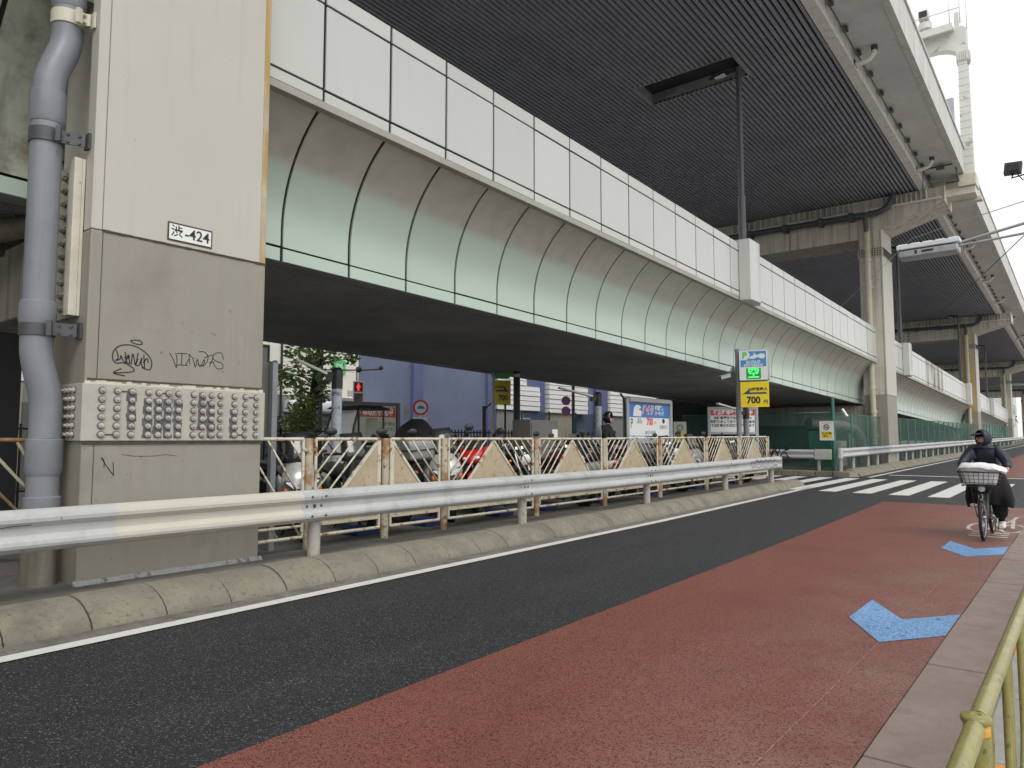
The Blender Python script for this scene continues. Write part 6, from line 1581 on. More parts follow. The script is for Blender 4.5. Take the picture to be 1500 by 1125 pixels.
t = thing('building', 'building with rows of white horizontal slats between blue pillars', 'building', (XB - 6, 46, 0))
yC, yD = yB_ + 0.02, 66.0
MB().box(XB - 10, XB - 0.45, yC, yD, 0, 9).build('wall', M['blue_wall'], t)
for a, b_ in ((770, 800), (876, 892), (722, 728)):
    y1, y2 = at(a, 600, X=XB).y, at(b_, 600, X=XB).y
    if y1 < yC: y1 = yC
    MB().box(XB - 0.448, XB - 0.10, y1, y2, 0, 9).build('pillar', M['blue_pillar'], t, bevel=0.03)
for (a, b_, zlo, steps) in ((728, 790, Q(3.02), 1), (804, 860, Q(2.95), 0), (893, 960, Q(2.95), 0)):
    y1, y2 = max(yC + 0.05, at(a, 600, X=XB).y), at(b_, 600, X=XB).y
    for k in range(7):
        z = zlo + 0.27 * KB * k
        ye = y2 + (0.0 if k < 5 or not steps else -1.6)
        MB().box(XB - 0.44, XB + 0.05 + (0.04 if k % 2 else 0), y1, ye, z, z + 0.30).build('white_slat', M['slat_white'], t)
    yb2 = y2 - (1.0 if steps else 0.3)
    mb = MB(); mb.box(XB - 0.44, XB - 0.10, y1 + 0.2, yb2, zlo + 2.48, zlo + 3.9); ws = mb.build('window_banner', M['sign_white'], t)
    mb = MB(); mb.box(XB - 0.099, XB - 0.09, y1 + 0.4, yb2 - 1.0, zlo + 2.6, zlo + 3.4); mb.build('green_print', M['sign_green'], ws)
    text('ロリンヌ鍼', 0.62, M['sign_white'], Face((XB - 0.089, (y1 + yb2) / 2, zlo + 3.0), (1, 0, 0)), 0, 0, 0.001, ws, bold=0.01)
    MB().box(XB - 0.44, XB - 0.12, y1 + 0.1, y2 - 1.6, 0, zlo - 0.05).build('shop_front', M['beige_wall'] if a == 804 else M['shutter'], t)
    mb = MB(); mb.box(XB - 0.119, XB - 0.09, (y1 + y2) / 2 - 0.3, (y1 + y2) / 2 + 0.9, 0.1, 2.2); dr = mb.build('door', M['sign_cream'], t)
    MB().box(XB - 0.089, XB - 0.07, (y1 + y2) / 2 + 0.72, (y1 + y2) / 2 + 0.78, 1.0, 1.2).build('handle', M['black_steel'], dr)
p = at(752, 632, X=XB + 1.0)
o = thing('poster_stand', 'white and red advertising stand below the white slats', 'sign', (XB + 1.0, p.y, 0))
p0, p1 = at(762, 612, X=XB + 1.0), at(777, 640, X=XB + 1.0)
mb = MB(); mb.box(XB + 0.9, XB + 1.0, p0.y, p1.y, 0.3, p0.z); mb.box(XB + 0.9, XB + 1.0, p0.y, p0.y + 0.06, 0, 0.3); mb.box(XB + 0.9, XB + 1.0, p1.y - 0.06, p1.y, 0, 0.3); mb.build('stand', M['sign_white'], o)
mb = MB(); mb.box(XB + 1.001, XB + 1.01, p0.y + 0.06, p1.y - 0.05, 1.0, p0.z - 0.45); mb.build('red_print', M['sign_red'], o)
mb = MB(); mb.box(XB + 1.001, XB + 1.01, p0.y + 0.06, p1.y - 0.05, p0.z - 0.40, p0.z - 0.08); mb.build('blue_print', M['sign_blue'], o)

t = thing('building', 'beige building far down the side street, right of the price board', 'building', (-37, 75, 0))
MB().box(-46, -33, 66.5, 100, 0, 9).build('wall', M['beige_wall'], t)
for k in range(3):
    mb = MB(); mb.box(-32.99, -32.9, 70 + 8 * k, 74 + 8 * k, 3.6, 5.2); w_ = mb.build('window', M['window'], t)
    mb = MB(); mb.box(-32.9, -32.85, 69.9 + 8 * k, 74.1 + 8 * k, 3.4, 3.59); mb.build('sill', M['tile_white'], w_)
t = thing('building', 'pale building seen in the dark gap left of the grey drain pipe', 'building', (-28, -2, 0))
MB().box(-38, -26.0, -18, 5.0, 0, 9).build('wall', M['tile_white'], t)
p0, p1 = at(8, 560, X=-26), at(30, 600, X=-26)
mb = MB(); mb.box(-25.99, -25.9, p0.y, p1.y, 0.3, p0.z); w_ = mb.build('door', M['beige_wall'], t)
mb = MB(); mb.box(-25.99, -25.85, p1.y + 0.02, p1.y + 1.2, 0.2, p0.z - 0.6); mb.build('grey_panel', M['shutter'], t)
o = MB().box(-10.6, -10.5, 1.2, 2.75, 0.9, 1.42).build('white_board', M['sign_white'], None); tag(o, 'white board leaning in the dark behind the left rusty fence', 'board')
p0, p1 = at(-160, 470, X=-9.8), at(27, 634, X=-9.8)
o = MB().box(-9.95, -9.8, p0.y, p1.y, 0.19, p0.z).build('dark_filler_panel', M['black_steel'], None); tag(o, 'large added black panel deepening the dark at the left, behind the drain pipe', 'panel')  # added black sheet, put here to darken the gap
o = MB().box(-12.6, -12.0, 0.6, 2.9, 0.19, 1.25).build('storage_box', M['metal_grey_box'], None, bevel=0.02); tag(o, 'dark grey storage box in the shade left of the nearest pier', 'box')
t = thing('building', 'white low building far down the road behind the last pier', 'building', (-22, 215, 1.2))
MB().box(-40, -14, 200, 230, 1.0, 13).build('wall', M['mist_wall'], t)
for k in range(5):
    mb = MB(); mb.box(-13.99, -13.9, 202 + 5 * k, 205 + 5 * k, 5, 7.5); mb.build('window', M['window'], t)
    mb = MB(); mb.box(-37 + 4.4 * k, -34.5 + 4.4 * k, 199.9, 199.99, 5, 7.5); mb.build('window', M['window'], t)
t = thing('street_tree', 'small dark tree far down the road beside the white building', 'tree', (-12.5, 170, 1.0))
mb = MB(); mb.tube([(-12.5, 170, 0.9), (-12.4, 170, 4.5)], [0.2, 0.12], 8); mb.build('trunk', M['bark'], t)
mb = MB(); leaves(mb, [(Vector((-12.5 + rnd.uniform(-1.5, 1.5), 170 + rnd.uniform(-1.5, 1.5), 5 + rnd.uniform(-1, 2.5))), 1.1) for k in range(10)], 60, 0.25, rnd); mb.build('crown', M['leaf'], t)

# ================================================================== green netting fence round the space under the lower deck
t = thing('netting_fence', 'green netting fence under the lower deck, from the crossing along the road', 'fence', (-7.35, 30, 0.28))
def net_run(pts, post_h, step):
    for (x0, y0), (x1, y1) in zip(pts[:-1], pts[1:]):
        L_ = math.hypot(x1 - x0, y1 - y0); n = max(1, int(L_ / step))
        for k in range(n):
            u, w_ = k / n, (k + 1) / n
            a = Vector((x0 + (x1 - x0) * u, y0 + (y1 - y0) * u, 0)); b_ = Vector((x0 + (x1 - x0) * w_, y0 + (y1 - y0) * w_, 0))
            ga, gb = G(a.y) + 0.2, G(b_.y) + 0.2
            mb = MB(); mb.tube([a + UPZ * ga, a + UPZ * (ga + post_h)], 0.035, 8); ps = mb.build('fence_post', M['green_post'], t)
            mb = MB(); mb.tube([a + UPZ * (ga + post_h - 0.03), b_ + UPZ * (gb + post_h - 0.03)], 0.022, 6); mb.build('top_rail', M['green_post'], t)
            mb = MB(); mb.add([a + UPZ * ga, b_ + UPZ * gb, b_ + UPZ * (gb + post_h - 0.05), a + UPZ * (ga + post_h - 0.05)], [(0, 1, 2, 3)]); mb.build('netting', M['netting'], t)
net_run([(-7.42, 28.75), (-7.42, 36.7)], 2.15, 2.0)
net_run([(-7.42, 39.0), (-7.42, 72.3)], 2.15, 2.0)
net_run([(-7.42, 74.6), (-7.42, 107.5)], 2.2, 2.4)
net_run([(-7.44, 28.72), (-13.8, 29.4)], 2.20, 2.2)
mb = MB(); mb.tube([(-7.42, 28.74, 0.25), (-7.42, 28.74, 3.05)], 0.06, 10); mb.build('corner_post', M['green_post'], t)
c = at(1211, 631, Y=28.66)
t = thing('dark_backdrop', 'added dark corrugated backdrop deepening the shade at the back under the lower deck', 'fence', (-15.3, 45, 0.2))  # added dark backdrop, blocks the bright view to keep this space shaded
sh_ = None
for k in range(24):
    y = 30.2 + 1.9 * k
    mb = MB()
    for q in range(8): mb.box(-15.32 - 0.02 * (q % 2), -15.28 - 0.02 * (q % 2), y + 0.235 * q, y + 0.235 * (q + 1) - 0.002, 0.1, 3.4, g=G)
    mb.build('backdrop_sheet', M['dark_backdrop'], t)
t = thing('no_smoking_sign', 'white and yellow no smoking notice tied to the green netting fence', 'sign', c)
fs_ = Face(c, (-0.1, -1, 0))
mb = MB(); fs_.rect(mb, -0.26, 0.26, -0.36, 0.36, 0.0, 0.012); pl = mb.build('plate', M['sign_white'], t)
mb = MB(); fs_.rect(mb, -0.20, 0.20, -0.27, -0.03, 0.0125, 0.015); mb.build('yellow_field', M['sign_yellow'], pl)
mb = MB(); mb.tube([fs_.p(0.095 * math.cos(2 * PI * i / 18), 0.14 + 0.095 * math.sin(2 * PI * i / 18), 0.014) for i in range(18)], 0.014, 5, closed=True); mb.beam(fs_.p(-0.065, 0.205, 0.016), fs_.p(0.065, 0.075, 0.016), 0.02, 0.006, fs_.n); fs_.rect(mb, -0.06, 0.05, 0.12, 0.15, 0.0125, 0.015); mb.build('no_smoking_symbol', M['ink'], pl)
text('路上喫煙', 0.085, M['ink'], fs_, 0, -0.10, 0.016, pl, bold=0.002); text('禁止', 0.085, M['ink'], fs_, -0.04, -0.20, 0.016, pl, bold=0.002); text('NO SMOKING', 0.055, M['ink_red'], fs_, 0, 0.29, 0.013, pl)
c = at(996, 632, X=-10.5)
t = thing('no_smoking_sign', 'dirty grey and yellow notice on the dark netting right of the price board', 'sign', c)
fs_ = Face(c, (0.7, -0.7, 0)); mb = MB(); fs_.rect(mb, -0.22, 0.22, -0.36, 0.32, 0.0, 0.012); pl = mb.build('plate', M['sign_cream'], t)
mb = MB(); fs_.rect(mb, -0.18, 0.18, -0.30, -0.05, 0.0125, 0.015); mb.build('yellow_field', M['sign_yellow'], pl)
mb = MB(); mb.tube([fs_.p(0.09 * math.cos(2 * PI * i / 18), 0.12 + 0.09 * math.sin(2 * PI * i / 18), 0.014) for i in range(18)], 0.012, 5, closed=True); mb.build('no_smoking_symbol', M['ink'], pl)
t = thing('netting_fence', 'dark netting fence at the back of the parking, right of the price board', 'fence', (-15.8, 24, 0.2))
mb = MB()
for y in (20.5, 22.2, 24, 26): mb.tube([(-15.8, y, 0.0), (-15.8, y, 2.5)], 0.035, 8)
mb.build('fence_post', M['green_post'], t)
mb = MB(); mb.add([(-15.8, 20.5, 0.1), (-15.8, 26, 0.1), (-15.8, 26, 2.48), (-15.8, 20.5, 2.48)], [(0, 1, 2, 3)]); mb.build('netting', M['netting'], t)
t = thing('floodlight', 'white floodlight on the green corner post of the netting fence', 'lamp', (-7.4, 28.74, 3.0))
mb = MB(); p = at(1238, 605, X=-7.3); mb.beam(p + Vector((-0.1, 0, 0.16)), p + Vector((0.08, -0.05, -0.14)), 0.12, 0.07); mb.build('lamp_body', M['lamp_white'], t, bevel=0.01)
mb = MB(); mb.tube([p, (-7.42, 28.74, 2.45)], 0.015, 6); mb.build('bracket', M['galv_dark'], t)
t = thing('hanging_pipe', 'fat dark pipe curving down behind the green netting, beside the white pier', 'pipe', (-8.4, 34, 0.3))
mb = MB(); mb.tube([(-9.6, 33.2, 2.15), (-8.6, 34.8, 2.05), (-8.25, 35.3, 1.9), (-8.05, 35.6, 1.5), (-8.0, 35.7, 0.3)], 0.24, 14); mb.build('pipe_run', M['pipe_dirty'], t)
for k, (x, y, w_, h_, lab) in enumerate(((-8.6, 31.6, 0.9, 1.5, 'green grey cabinet behind the netting, nearer to the corner post'), (-8.5, 33.4, 0.6, 1.1, 'beige grey cabinet behind the netting, under the fat pipe'))):
    o = MB().box(x - w_ / 2, x + w_ / 2, y - 0.4, y + 0.4, 0.29, 0.29 + h_).build('equipment_cabinet', M['green_post'] if k == 0 else M['pier_far'], None, bevel=0.02); tag(o, lab, 'cabinet')

# ================================================================== lamp posts on the lower deck, gantry, street lamp, wires
def deck_lamp(label, x, y, top):
    t = thing('lamp_post', label, 'street lamp', (x, y, 7.4 + zl(y)), 0, 'black lamp posts rising from the lower deck')
    mb = MB(); mb.tube([(x, y, 7.0 + zl(y)), (x, y, 9.3 + zl(y))], 0.11, 12); mb.tube([(x, y, 9.3 + zl(y)), (x, y, top)], 0.085, 12); mb.build('post', M['galv_dark'], t)
    mb = MB(); mb.tube([(x + 0.05, y, top - 0.08), (x - 0.30, y, top - 0.02)], 0.06, 10); mb.loft([((x - 0.15, y, top), (0, 0.08, 0), (0, 0, 0.05)), ((x - 0.45, y, top - 0.02), (0, 0.17, 0), (0, 0, 0.08)), ((x - 0.8, y, top - 0.06), (0, 0.14, 0), (0, 0, 0.05)), ((x - 0.95, y, top - 0.08), (0, 0.05, 0), (0, 0, 0.02))], 14); h_ = mb.build('lamp_head', M['black_steel'], t)
    mb = MB(); mb.loft([((x - 0.42, y, top - 0.10), (0, 0.11, 0), (0, 0, 0.03)), ((x - 0.75, y, top - 0.125), (0, 0.08, 0), (0, 0, 0.02))], 12); mb.build('lamp_glass', M['glass_clear'], h_)
deck_lamp('black lamp post above the white cover box of the near lower deck', -7.85, 21.1, 12.85)
deck_lamp('black lamp post beyond the white pier, second along the lower deck', -7.85, 44.6, 12.2)
deck_lamp('black lamp post left of the rust stained pier, third along the lower deck', -7.85, 69.0, 11.6)
deck_lamp('farthest black lamp post, between the last two piers in view', -7.85, 88.6, 11.1)

yg = 37.7; zg = 14.3 - 0.025 * yg
t = thing('sign_gantry', 'white steel gantry standing over the upper deck, paint flaking off its post', 'gantry', (-3.6, yg, zg))
zt = 19.1
mb = MB()
for s in (-1, 1): mb.prism([(-0.24, zg - 0.6), (0.24, zg - 0.6), (0.17, zt), (-0.17, zt)], lambda u, v, w: (-3.62 + u, yg + s * 0.26 - 0.02 + 0.04 * w, v))
mb.prism([(-0.22, zg - 0.6), (0.22, zg - 0.6), (0.155, zt), (-0.155, zt)], lambda u, v, w: (-3.62 + u, yg - 0.24 + 0.48 * w, v))
pst = mb.build('gantry_post', M['gantry'], t)
z = zg + 0.4
while z < zt - 0.6: MB().box(-3.84, -3.40, yg - 0.285, yg - 0.281, z, z + 0.02).build('cover_strap', M['galv'], pst); z += 0.33
mb = MB(); mb.box(-3.86, -3.38, yg - 0.32, yg + 0.32, zt - 0.55, zt - 0.05)
for k in range(5): mb.box(-3.80 + 0.085 * k, -3.75 + 0.085 * k, yg - 0.36, yg - 0.321, zt - 0.5, zt - 0.1); mb.box(-3.379, -3.34, yg - 0.27 + 0.11 * k, yg - 0.22 + 0.11 * k, zt - 0.5, zt - 0.1)
mb.build('post_joint', M['gantry'], t)
mb = MB(); mb.prism([(-3.42, zt), (-3.42, zt + 1.0), (-3.60, zt + 1.15), (-17.6, zt + 1.15), (-17.6, zt + 0.25), (-4.6, zt + 0.25), (-4.2, zt + 0.15), (-3.85, zt - 0.05)], lambda u, v, w: (u, yg - 0.25 + 0.5 * w, v)); mb.build('gantry_beam', M['gantry'], t, bevel=0.03)
mb = MB(); mb.box(-17.2, -3.9, yg - 0.75, yg - 0.26, zt + 0.95, zt + 1.02); mb.box(-17.2, -3.9, yg - 0.80, yg - 0.76, zt + 0.80, zt + 1.12); mb.build('catwalk', M['gantry'], t)
mb = MB(); 
for x in (-3.6, -4.0, -5.0, -6.3, -7.6): mb.tube([(x, yg - 0.75, zt + 1.0), (x, yg - 0.75, zt + 2.1)], 0.025, 6)
mb.tube([(-3.6, yg - 0.75, zt + 1.75), (-9, yg - 0.75, zt + 1.75)], 0.022, 6); mb.tube([(-3.42, yg, zt + 1.0), (-3.42, yg, zt + 2.4)], 0.02, 6); mb.box(-3.9, -3.72, yg - 0.1, yg + 0.1, zt + 1.15, zt + 1.9); mb.build('catwalk_railing', M['gantry'], t)
mb = MB(); mb.box(-4.0, -3.3, yg - 0.55, yg + 0.55, zg - 0.65, zg - 0.1); mb.box(-5.3, -3.35, yg - 0.45, yg + 0.45, zg - 1.0, zg - 0.66); mb.box(-4.4, -3.2, yg + 0.5, yg + 0.9, zg - 1.1, zg - 0.9); mb.build('corbel', M['cream_steel'], t, bevel=0.02)
mb = MB(); mb.box(-17.6, -17.2, yg - 0.25, yg + 0.25, zg, zt + 0.25); mb.build('rear_post', M['gantry'], t)
t = thing('surveillance_camera', 'white traffic camera standing on the gantry beam against the sky', 'camera', (-5.0, yg - 0.5, zt + 1.05))
mb = MB(); mb.tube([(-5.0, yg - 0.5, zt + 1.0), (-5.0, yg - 0.5, zt + 1.25)], 0.07, 10); mb.lathe((-5.0, yg - 0.5, zt + 1.25), (0, 0, 1), [(0.14, 0), (0.28, 0.03), (0.28, 0.32), (0.12, 0.36), (0.10, 0.44)], 14); mb.build('camera_base', M['gantry'], t)
mb = MB(); mb.box(-5.22, -4.82, yg - 0.85, yg - 0.25, zt + 1.70, zt + 2.10); hb = mb.build('housing', M['gantry'], t, bevel=0.03)
mb = MB(); mb.box(-5.18, -4.86, yg - 0.87, yg - 0.852, zt + 1.75, zt + 2.04); mb.build('lens', M['black_plastic'], hb)
c = at(1393, 175, Y=36.3)
t = thing('antenna_panel', 'upright grey panel antenna on a bracket before the parapet of the upper deck', 'antenna', c)
mb = MB(); mb.box(c.x - 0.14, c.x + 0.14, c.y - 0.08, c.y + 0.08, c.z - 0.5, c.z + 0.95); mb.build('panel', M['galv'], t, bevel=0.02)
mb = MB(); e = Vector((-3.85, c.y, zg - 0.05)); mb.tube([c + UPZ * -0.45, c + Vector((-0.1, 0.1, -1.0)), e + UPZ * -0.6, e + Vector((-0.5, 0, -0.6))], 0.04, 8); mb.box(c.x - 0.12, c.x + 0.06, c.y - 0.05, c.y + 0.12, c.z - 0.75, c.z - 0.45); mb.build('bracket', M['galv_dark'], t)
mb = MB(); q = Vector((-4.25, 35.6, zg - 0.25)); mb.box(-5.1, -4.0, 35.55, 35.62, zg - 0.1, zg - 0.04); mb.tube([(-5.15, 35.6, zg - 1.0), (-5.1, 35.6, zg - 0.07), (-4.3, 35.6, zg - 0.07)], 0.025, 6); mb.box(-4.6, -4.3, 35.5, 35.7, zg - 0.2, zg - 0.04); o = mb.build('junction_pipes', M['galv_dark'], t)

# street lamp reaching in from a pole on the pavement
t = thing('street_lamp', 'grey street lamp on twin arms reaching over the road from the pavement', 'street lamp', (0.35, 16.0, 0.12))
LA, LB = at(1408, 357, Y=16.0), at(1316, 371, Y=16.0)
mb = MB(); pole(mb, 0.35, 16.0, 0.1, 5.9, 0.09, 14); mb.build('pole', M['galv'], t)
d = (LB - LA).normalized()
mb = MB(); mb.tube([(0.35, 16.0, 5.62), LA + UPZ * 0.03, LB + UPZ * 0.02 + d * 0.02], 0.028, 10); mb.tube([(0.35, 16.0, 5.30), (LA.x + 0.15, 16.0, LA.z - 0.02), LA + d * 0.1 + UPZ * -0.04, LB + UPZ * -0.04 + d * 0.02], 0.024, 10); mb.build('arm', M['galv'], t)
side = Vector((0, 1, 0)); nrm = d.cross(side)
mb = MB(); n_ = 8
c = (LA + LB) / 2
mb.obox(c + UPZ * 0.055 + side * -0.02, d * (LB - LA).length / 2, side * 0.19, UPZ * 0.045)
for k in range(5): mb.obox(LA + (LB - LA) * ((k + 0.5) / 5) + UPZ * 0.11 + side * -0.02, d * 0.085, side * 0.16, UPZ * 0.012)
mb.build('lamp_housing', M['awning'], t, bevel=0.015)
mb = MB(); mb.obox(c + UPZ * -0.085, d * ((LB - LA).length / 2 - 0.03), side * 0.20, UPZ * 0.075); lg = mb.build('lamp_glass', M['galv'], t, bevel=0.03)
mb = MB(); mb.obox(c + UPZ * -0.07 - side * 0.203, d * 0.10, side * 0.004, UPZ * 0.02); mb.obox(c + UPZ * -0.07 - side * 0.203 + d * 0.2, d * 0.02, side * 0.004, UPZ * 0.035); mb.build('label', M['black_plastic'], lg)
t = thing('floodlight', 'small black floodlight on an arm at the right edge, against the sky', 'lamp', at(1484, 247, Y=12))
c = at(1484, 247, Y=12.0); mb = MB(); mb.obox(c, (0.10, 0.02, 0.0), (0, 0.07, 0), (0.01, 0, 0.075)); mb.obox(c + Vector((-0.01, -0.08, 0)), (0.085, 0.0, 0.0), (0, 0.006, 0), (0, 0, 0.055)); mb.build('lamp_body', M['black_steel'], t, bevel=0.01)
mb = MB(); mb.tube([c + UPZ * -0.07, c + Vector((-0.02, 0, -0.13)), c + Vector((0.35, 0, -0.08)), (0.35, 15.9, 5.85)], 0.014, 6); mb.tube([c + Vector((0.03, 0.05, -0.05)), c + Vector((0.1, 0.0, -0.18)), c + Vector((0.35, 0, -0.10))], 0.008, 6); mb.build('arm', M['wire'], t)
o = MB(); a_, b_, c_ = at(1500, 300, Y=20), at(1400, 333, Y=28), at(1330, 358, X=-4.2)
e0 = Vector((0.35, 16.0, 5.85))
mb = MB(); mb.tube([at(1560, 275, Y=15), at(1400, 327, Y=22), at(1335, 350, Y=27), at(1200, 480, Y=36.5)], 0.010, 5); o = mb.build('overhead_wire', M['galv'], None); tag(o, 'thin grey wire crossing above the street lamp to the white pier', 'wire')
mb = MB(); mb.tube([at(1540, 325, Y=14), at(1500, 345, Y=16.3), at(1430, 412, Y=24), at(1380, 455, Y=33)], 0.010, 5); o = mb.build('overhead_wire', M['wire'], None); tag(o, 'thin black wire slanting down behind the arms of the street lamp', 'wire')

# ================================================================== people
def skinned(name, pts, edges, mats, parent, sub=2, matf=None):
    """one continuous surface grown round a skeleton. pts: name -> (position, radius or (rx, ry)); the first is the root"""
    names = list(pts); idx = {n: i for i, n in enumerate(names)}
    me = bpy.data.meshes.new(name)
    me.from_pydata([tuple(pts[n][0]) for n in names], [(idx[a], idx[b]) for a, b in edges], [])
    o = bpy.data.objects.new(name, me); COL.objects.link(o)
    sk = o.modifiers.new('skin', 'SKIN'); sk.use_smooth_shade = True
    for n in names:
        r = pts[n][1]; r = r if isinstance(r, tuple) else (r, r)
        me.skin_vertices[0].data[idx[n]].radius = r
        me.skin_vertices[0].data[idx[n]].use_root = (n == names[0])
    ss = o.modifiers.new('sub', 'SUBSURF'); ss.levels = sub; ss.render_levels = sub
    bpy.context.view_layer.update()
    m2 = bpy.data.meshes.new_from_object(o.evaluated_get(bpy.context.evaluated_depsgraph_get()))
    bpy.data.objects.remove(o)
    m2.name = name; m2.materials.clear()
    for m in mats: m2.materials.append(m)
    for p in m2.polygons:
        p.use_smooth = True
        if matf: p.material_index = matf(p.center)
    q = bpy.data.objects.new(name, m2); COL.objects.link(q)
    if parent is not None: q.parent = parent
    return q
def hand(parent, c, fwd, down, side, m):
    """palm with four curled fingers round a bar and a thumb under it"""
    c, fwd, down, side = Vector(c), Vector(fwd).normalized(), Vector(down).normalized(), Vector(side).normalized()
    mb = MB(); mb.loft([(c - fwd * 0.05, side * 0.030, down * 0.018), (c - fwd * 0.01, side * 0.042, down * 0.020), (c + fwd * 0.035, side * 0.042, down * 0.016)], 10)
    for k, l in enumerate((0.9, 1.0, 0.95, 0.78)):
        b = c + fwd * 0.03 + side * (0.031 - 0.021 * k)
        mb.tube([b, b + fwd * 0.034 * l + down * 0.012, b + fwd * 0.030 * l + down * 0.042, b + fwd * 0.006 + down * 0.050], [0.0095, 0.009, 0.0085, 0.007], 6)
    b = c + side * 0.038 - fwd * 0.02
    mb.tube([b, b + side * 0.018 + fwd * 0.02 + down * 0.018, b + side * 0.01 + fwd * 0.035 + down * 0.038], [0.011, 0.010, 0.008], 6)
    return mb.build('hand', m, parent, local=True)
def face_parts(parent, c, look, r, m):
    """eyes, nose, mouth, ears on a head centred at c, looking along look"""
    c = Vector(c); l = Vector(look).normalized(); s = UPZ.cross(l).normalized(); u = l.cross(s)
    mb = MB(); mb.loft([(c + l * r * 0.92 + u * 0.02, s * 0.010, u * 0.006), (c + l * (r * 1.0 + 0.012) - u * 0.012, s * 0.015, u * 0.010), (c + l * r * 0.93 - u * 0.030, s * 0.013, u * 0.005)], 8); mb.build('nose', M['skin'], parent, local=True)
    mb = MB()
    for k in (-1, 1): mb.sphere(c + l * r * 0.90 + s * 0.034 * k + u * 0.022, 0.011, 0.011, 0.007, 8, 6)
    mb.build('eyes', M['ink'], parent, local=True)
    mb = MB(); mb.loft([(c + l * r * 0.90 - u * 0.052 - s * 0.024, l * 0.004, u * 0.004), (c + l * r * 0.95 - u * 0.052, l * 0.008, u * 0.008), (c + l * r * 0.90 - u * 0.052 + s * 0.024, l * 0.004, u * 0.004)], 8); mb.build('mouth', M['lip_skin'], parent, local=True)

# ---- the bicycle
BX, BY = -1.235, 13.22
HEAD = R_(-91)
bz = G(BY)
bk = thing('bicycle', 'black city bicycle with a wide chequered front basket, ridden towards the photographer', 'bicycle', (BX, BY, bz), HEAD)
RW = 0.335
def bwheel(cx):
    n = 28
    mb = MB(); mb.tube([(cx + (RW - 0.022) * math.cos(2 * PI * i / n), 0, RW + (RW - 0.022) * math.sin(2 * PI * i / n)) for i in range(n)], 0.022, 8, closed=True); w_ = mb.build('wheel', M['rubber'], bk, local=True)
    mb = MB(); mb.tube([(cx + (RW - 0.05) * math.cos(2 * PI * i / n), 0, RW + (RW - 0.05) * math.sin(2 * PI * i / n)) for i in range(n)], 0.012, 6, closed=True); mb.lathe((cx, -0.04, RW), (0, 1, 0), [(0.022, 0), (0.03, 0.02), (0.03, 0.06), (0.022, 0.08)], 10); mb.build('rim', M['alu'], w_, local=True)
    mb = MB()
    for i in range(16):
        a = 2 * PI * i / 16; s = 0.03 if i % 2 else -0.03
        mb.tube([(cx + 0.025 * math.cos(a + 0.8), s, RW + 0.025 * math.sin(a + 0.8)), (cx + (RW - 0.05) * math.cos(a), 0, RW + (RW - 0.05) * math.sin(a))], 0.0022, 4)
    mb.build('spokes', M['chrome'], w_, local=True)
    mb = MB()
    arc = [R_(200 - 8 * i) for i in range(20)] if cx > 0 else [R_(215 - 9 * i) for i in range(22)]
    vs = []; 
    for a in arc:
        for s in (-0.03, 0.0, 0.03): vs.append((cx + (RW + 0.02 - abs(s) * 0.4) * math.cos(a), s, RW + (RW + 0.02 - abs(s) * 0.4) * math.sin(a)))
    fs = [(3 * i + j, 3 * i + j + 1, 3 * i + j + 4, 3 * i + j + 3) for i in range(len(arc) - 1) for j in range(2)]
    mb.add(vs, fs, 0, True); o = mb.build('mudguard', M['black_paint'], bk, local=True); o.modifiers.new('s', 'SOLIDIFY').thickness = 0.003
bwheel(0.54); bwheel(-0.54)
mb = MB()
BB = V(-0.10, 0, 0.29); HT = V(0.36, 0, 0.86); ST = V(-0.24, 0, 0.74)
mb.tube([HT, V(0.40, 0, 0.72), V(0.1, 0, 0.42), BB], 0.022, 8); mb.tube([BB, ST, V(-0.27, 0, 0.84)], 0.018, 8)
for s in (-1, 1):
    mb.tube([BB + V(0, 0.03 * s, 0), V(-0.54, 0.06 * s, RW)], 0.011, 6); mb.tube([ST, V(-0.54, 0.06 * s, RW)], 0.009, 6); mb.tube([V(0.41, 0.05 * s, 0.68), V(0.47, 0.055 * s, 0.50), V(0.54, 0.055 * s, RW)], 0.012, 6)
mb.tube([V(0.41, -0.06, 0.68), V(0.41, 0.06, 0.68)], 0.016, 6); mb.build('frame', M['black_paint'], bk, local=True)
mb = MB(); mb.tube([V(0.22, -0.28, 1.02), V(0.36, -0.22, 1.03), V(0.34, 0, 1.0), V(0.36, 0.22, 1.03), V(0.22, 0.28, 1.02)], 0.012, 8); mb.tube([V(0.40, 0, 0.72), V(0.34, 0, 1.0)], 0.014, 8); mb.build('handlebar', M['alu'], bk, local=True)
mb = MB(); mb.loft([((-0.42, 0, 0.89), (0, 0.11, 0), (0, 0, 0.03)), ((-0.30, 0, 0.90), (0, 0.10, 0), (0, 0, 0.035)), ((-0.14, 0, 0.89), (0, 0.03, 0), (0, 0, 0.02))], 10); mb.build('saddle', M['vinyl'], bk, local=True)
mb = MB(); mb.lathe(BB + V(0, -0.06, 0), (0, 1, 0), [(0.09, 0), (0.09, 0.006), (0.02, 0.01), (0.02, 0.12)], 16)
PL, PR = V(-0.16, 0.16, 0.13), V(-0.04, -0.16, 0.45)
mb.beam(BB + V(0, 0.07, 0), V(-0.16, 0.08, 0.13), 0.02, 0.02); mb.beam(BB + V(0, -0.07, 0), V(-0.04, -0.08, 0.45), 0.02, 0.02); mb.build('crank', M['alu'], bk, local=True)
for p in (PL, PR):
    mb = MB(); mb.box(p.x - 0.045, p.x + 0.045, p.y - 0.05, p.y + 0.05, p.z - 0.015, p.z + 0.01); mb.build('pedal', M['black_plastic'], bk, local=True)
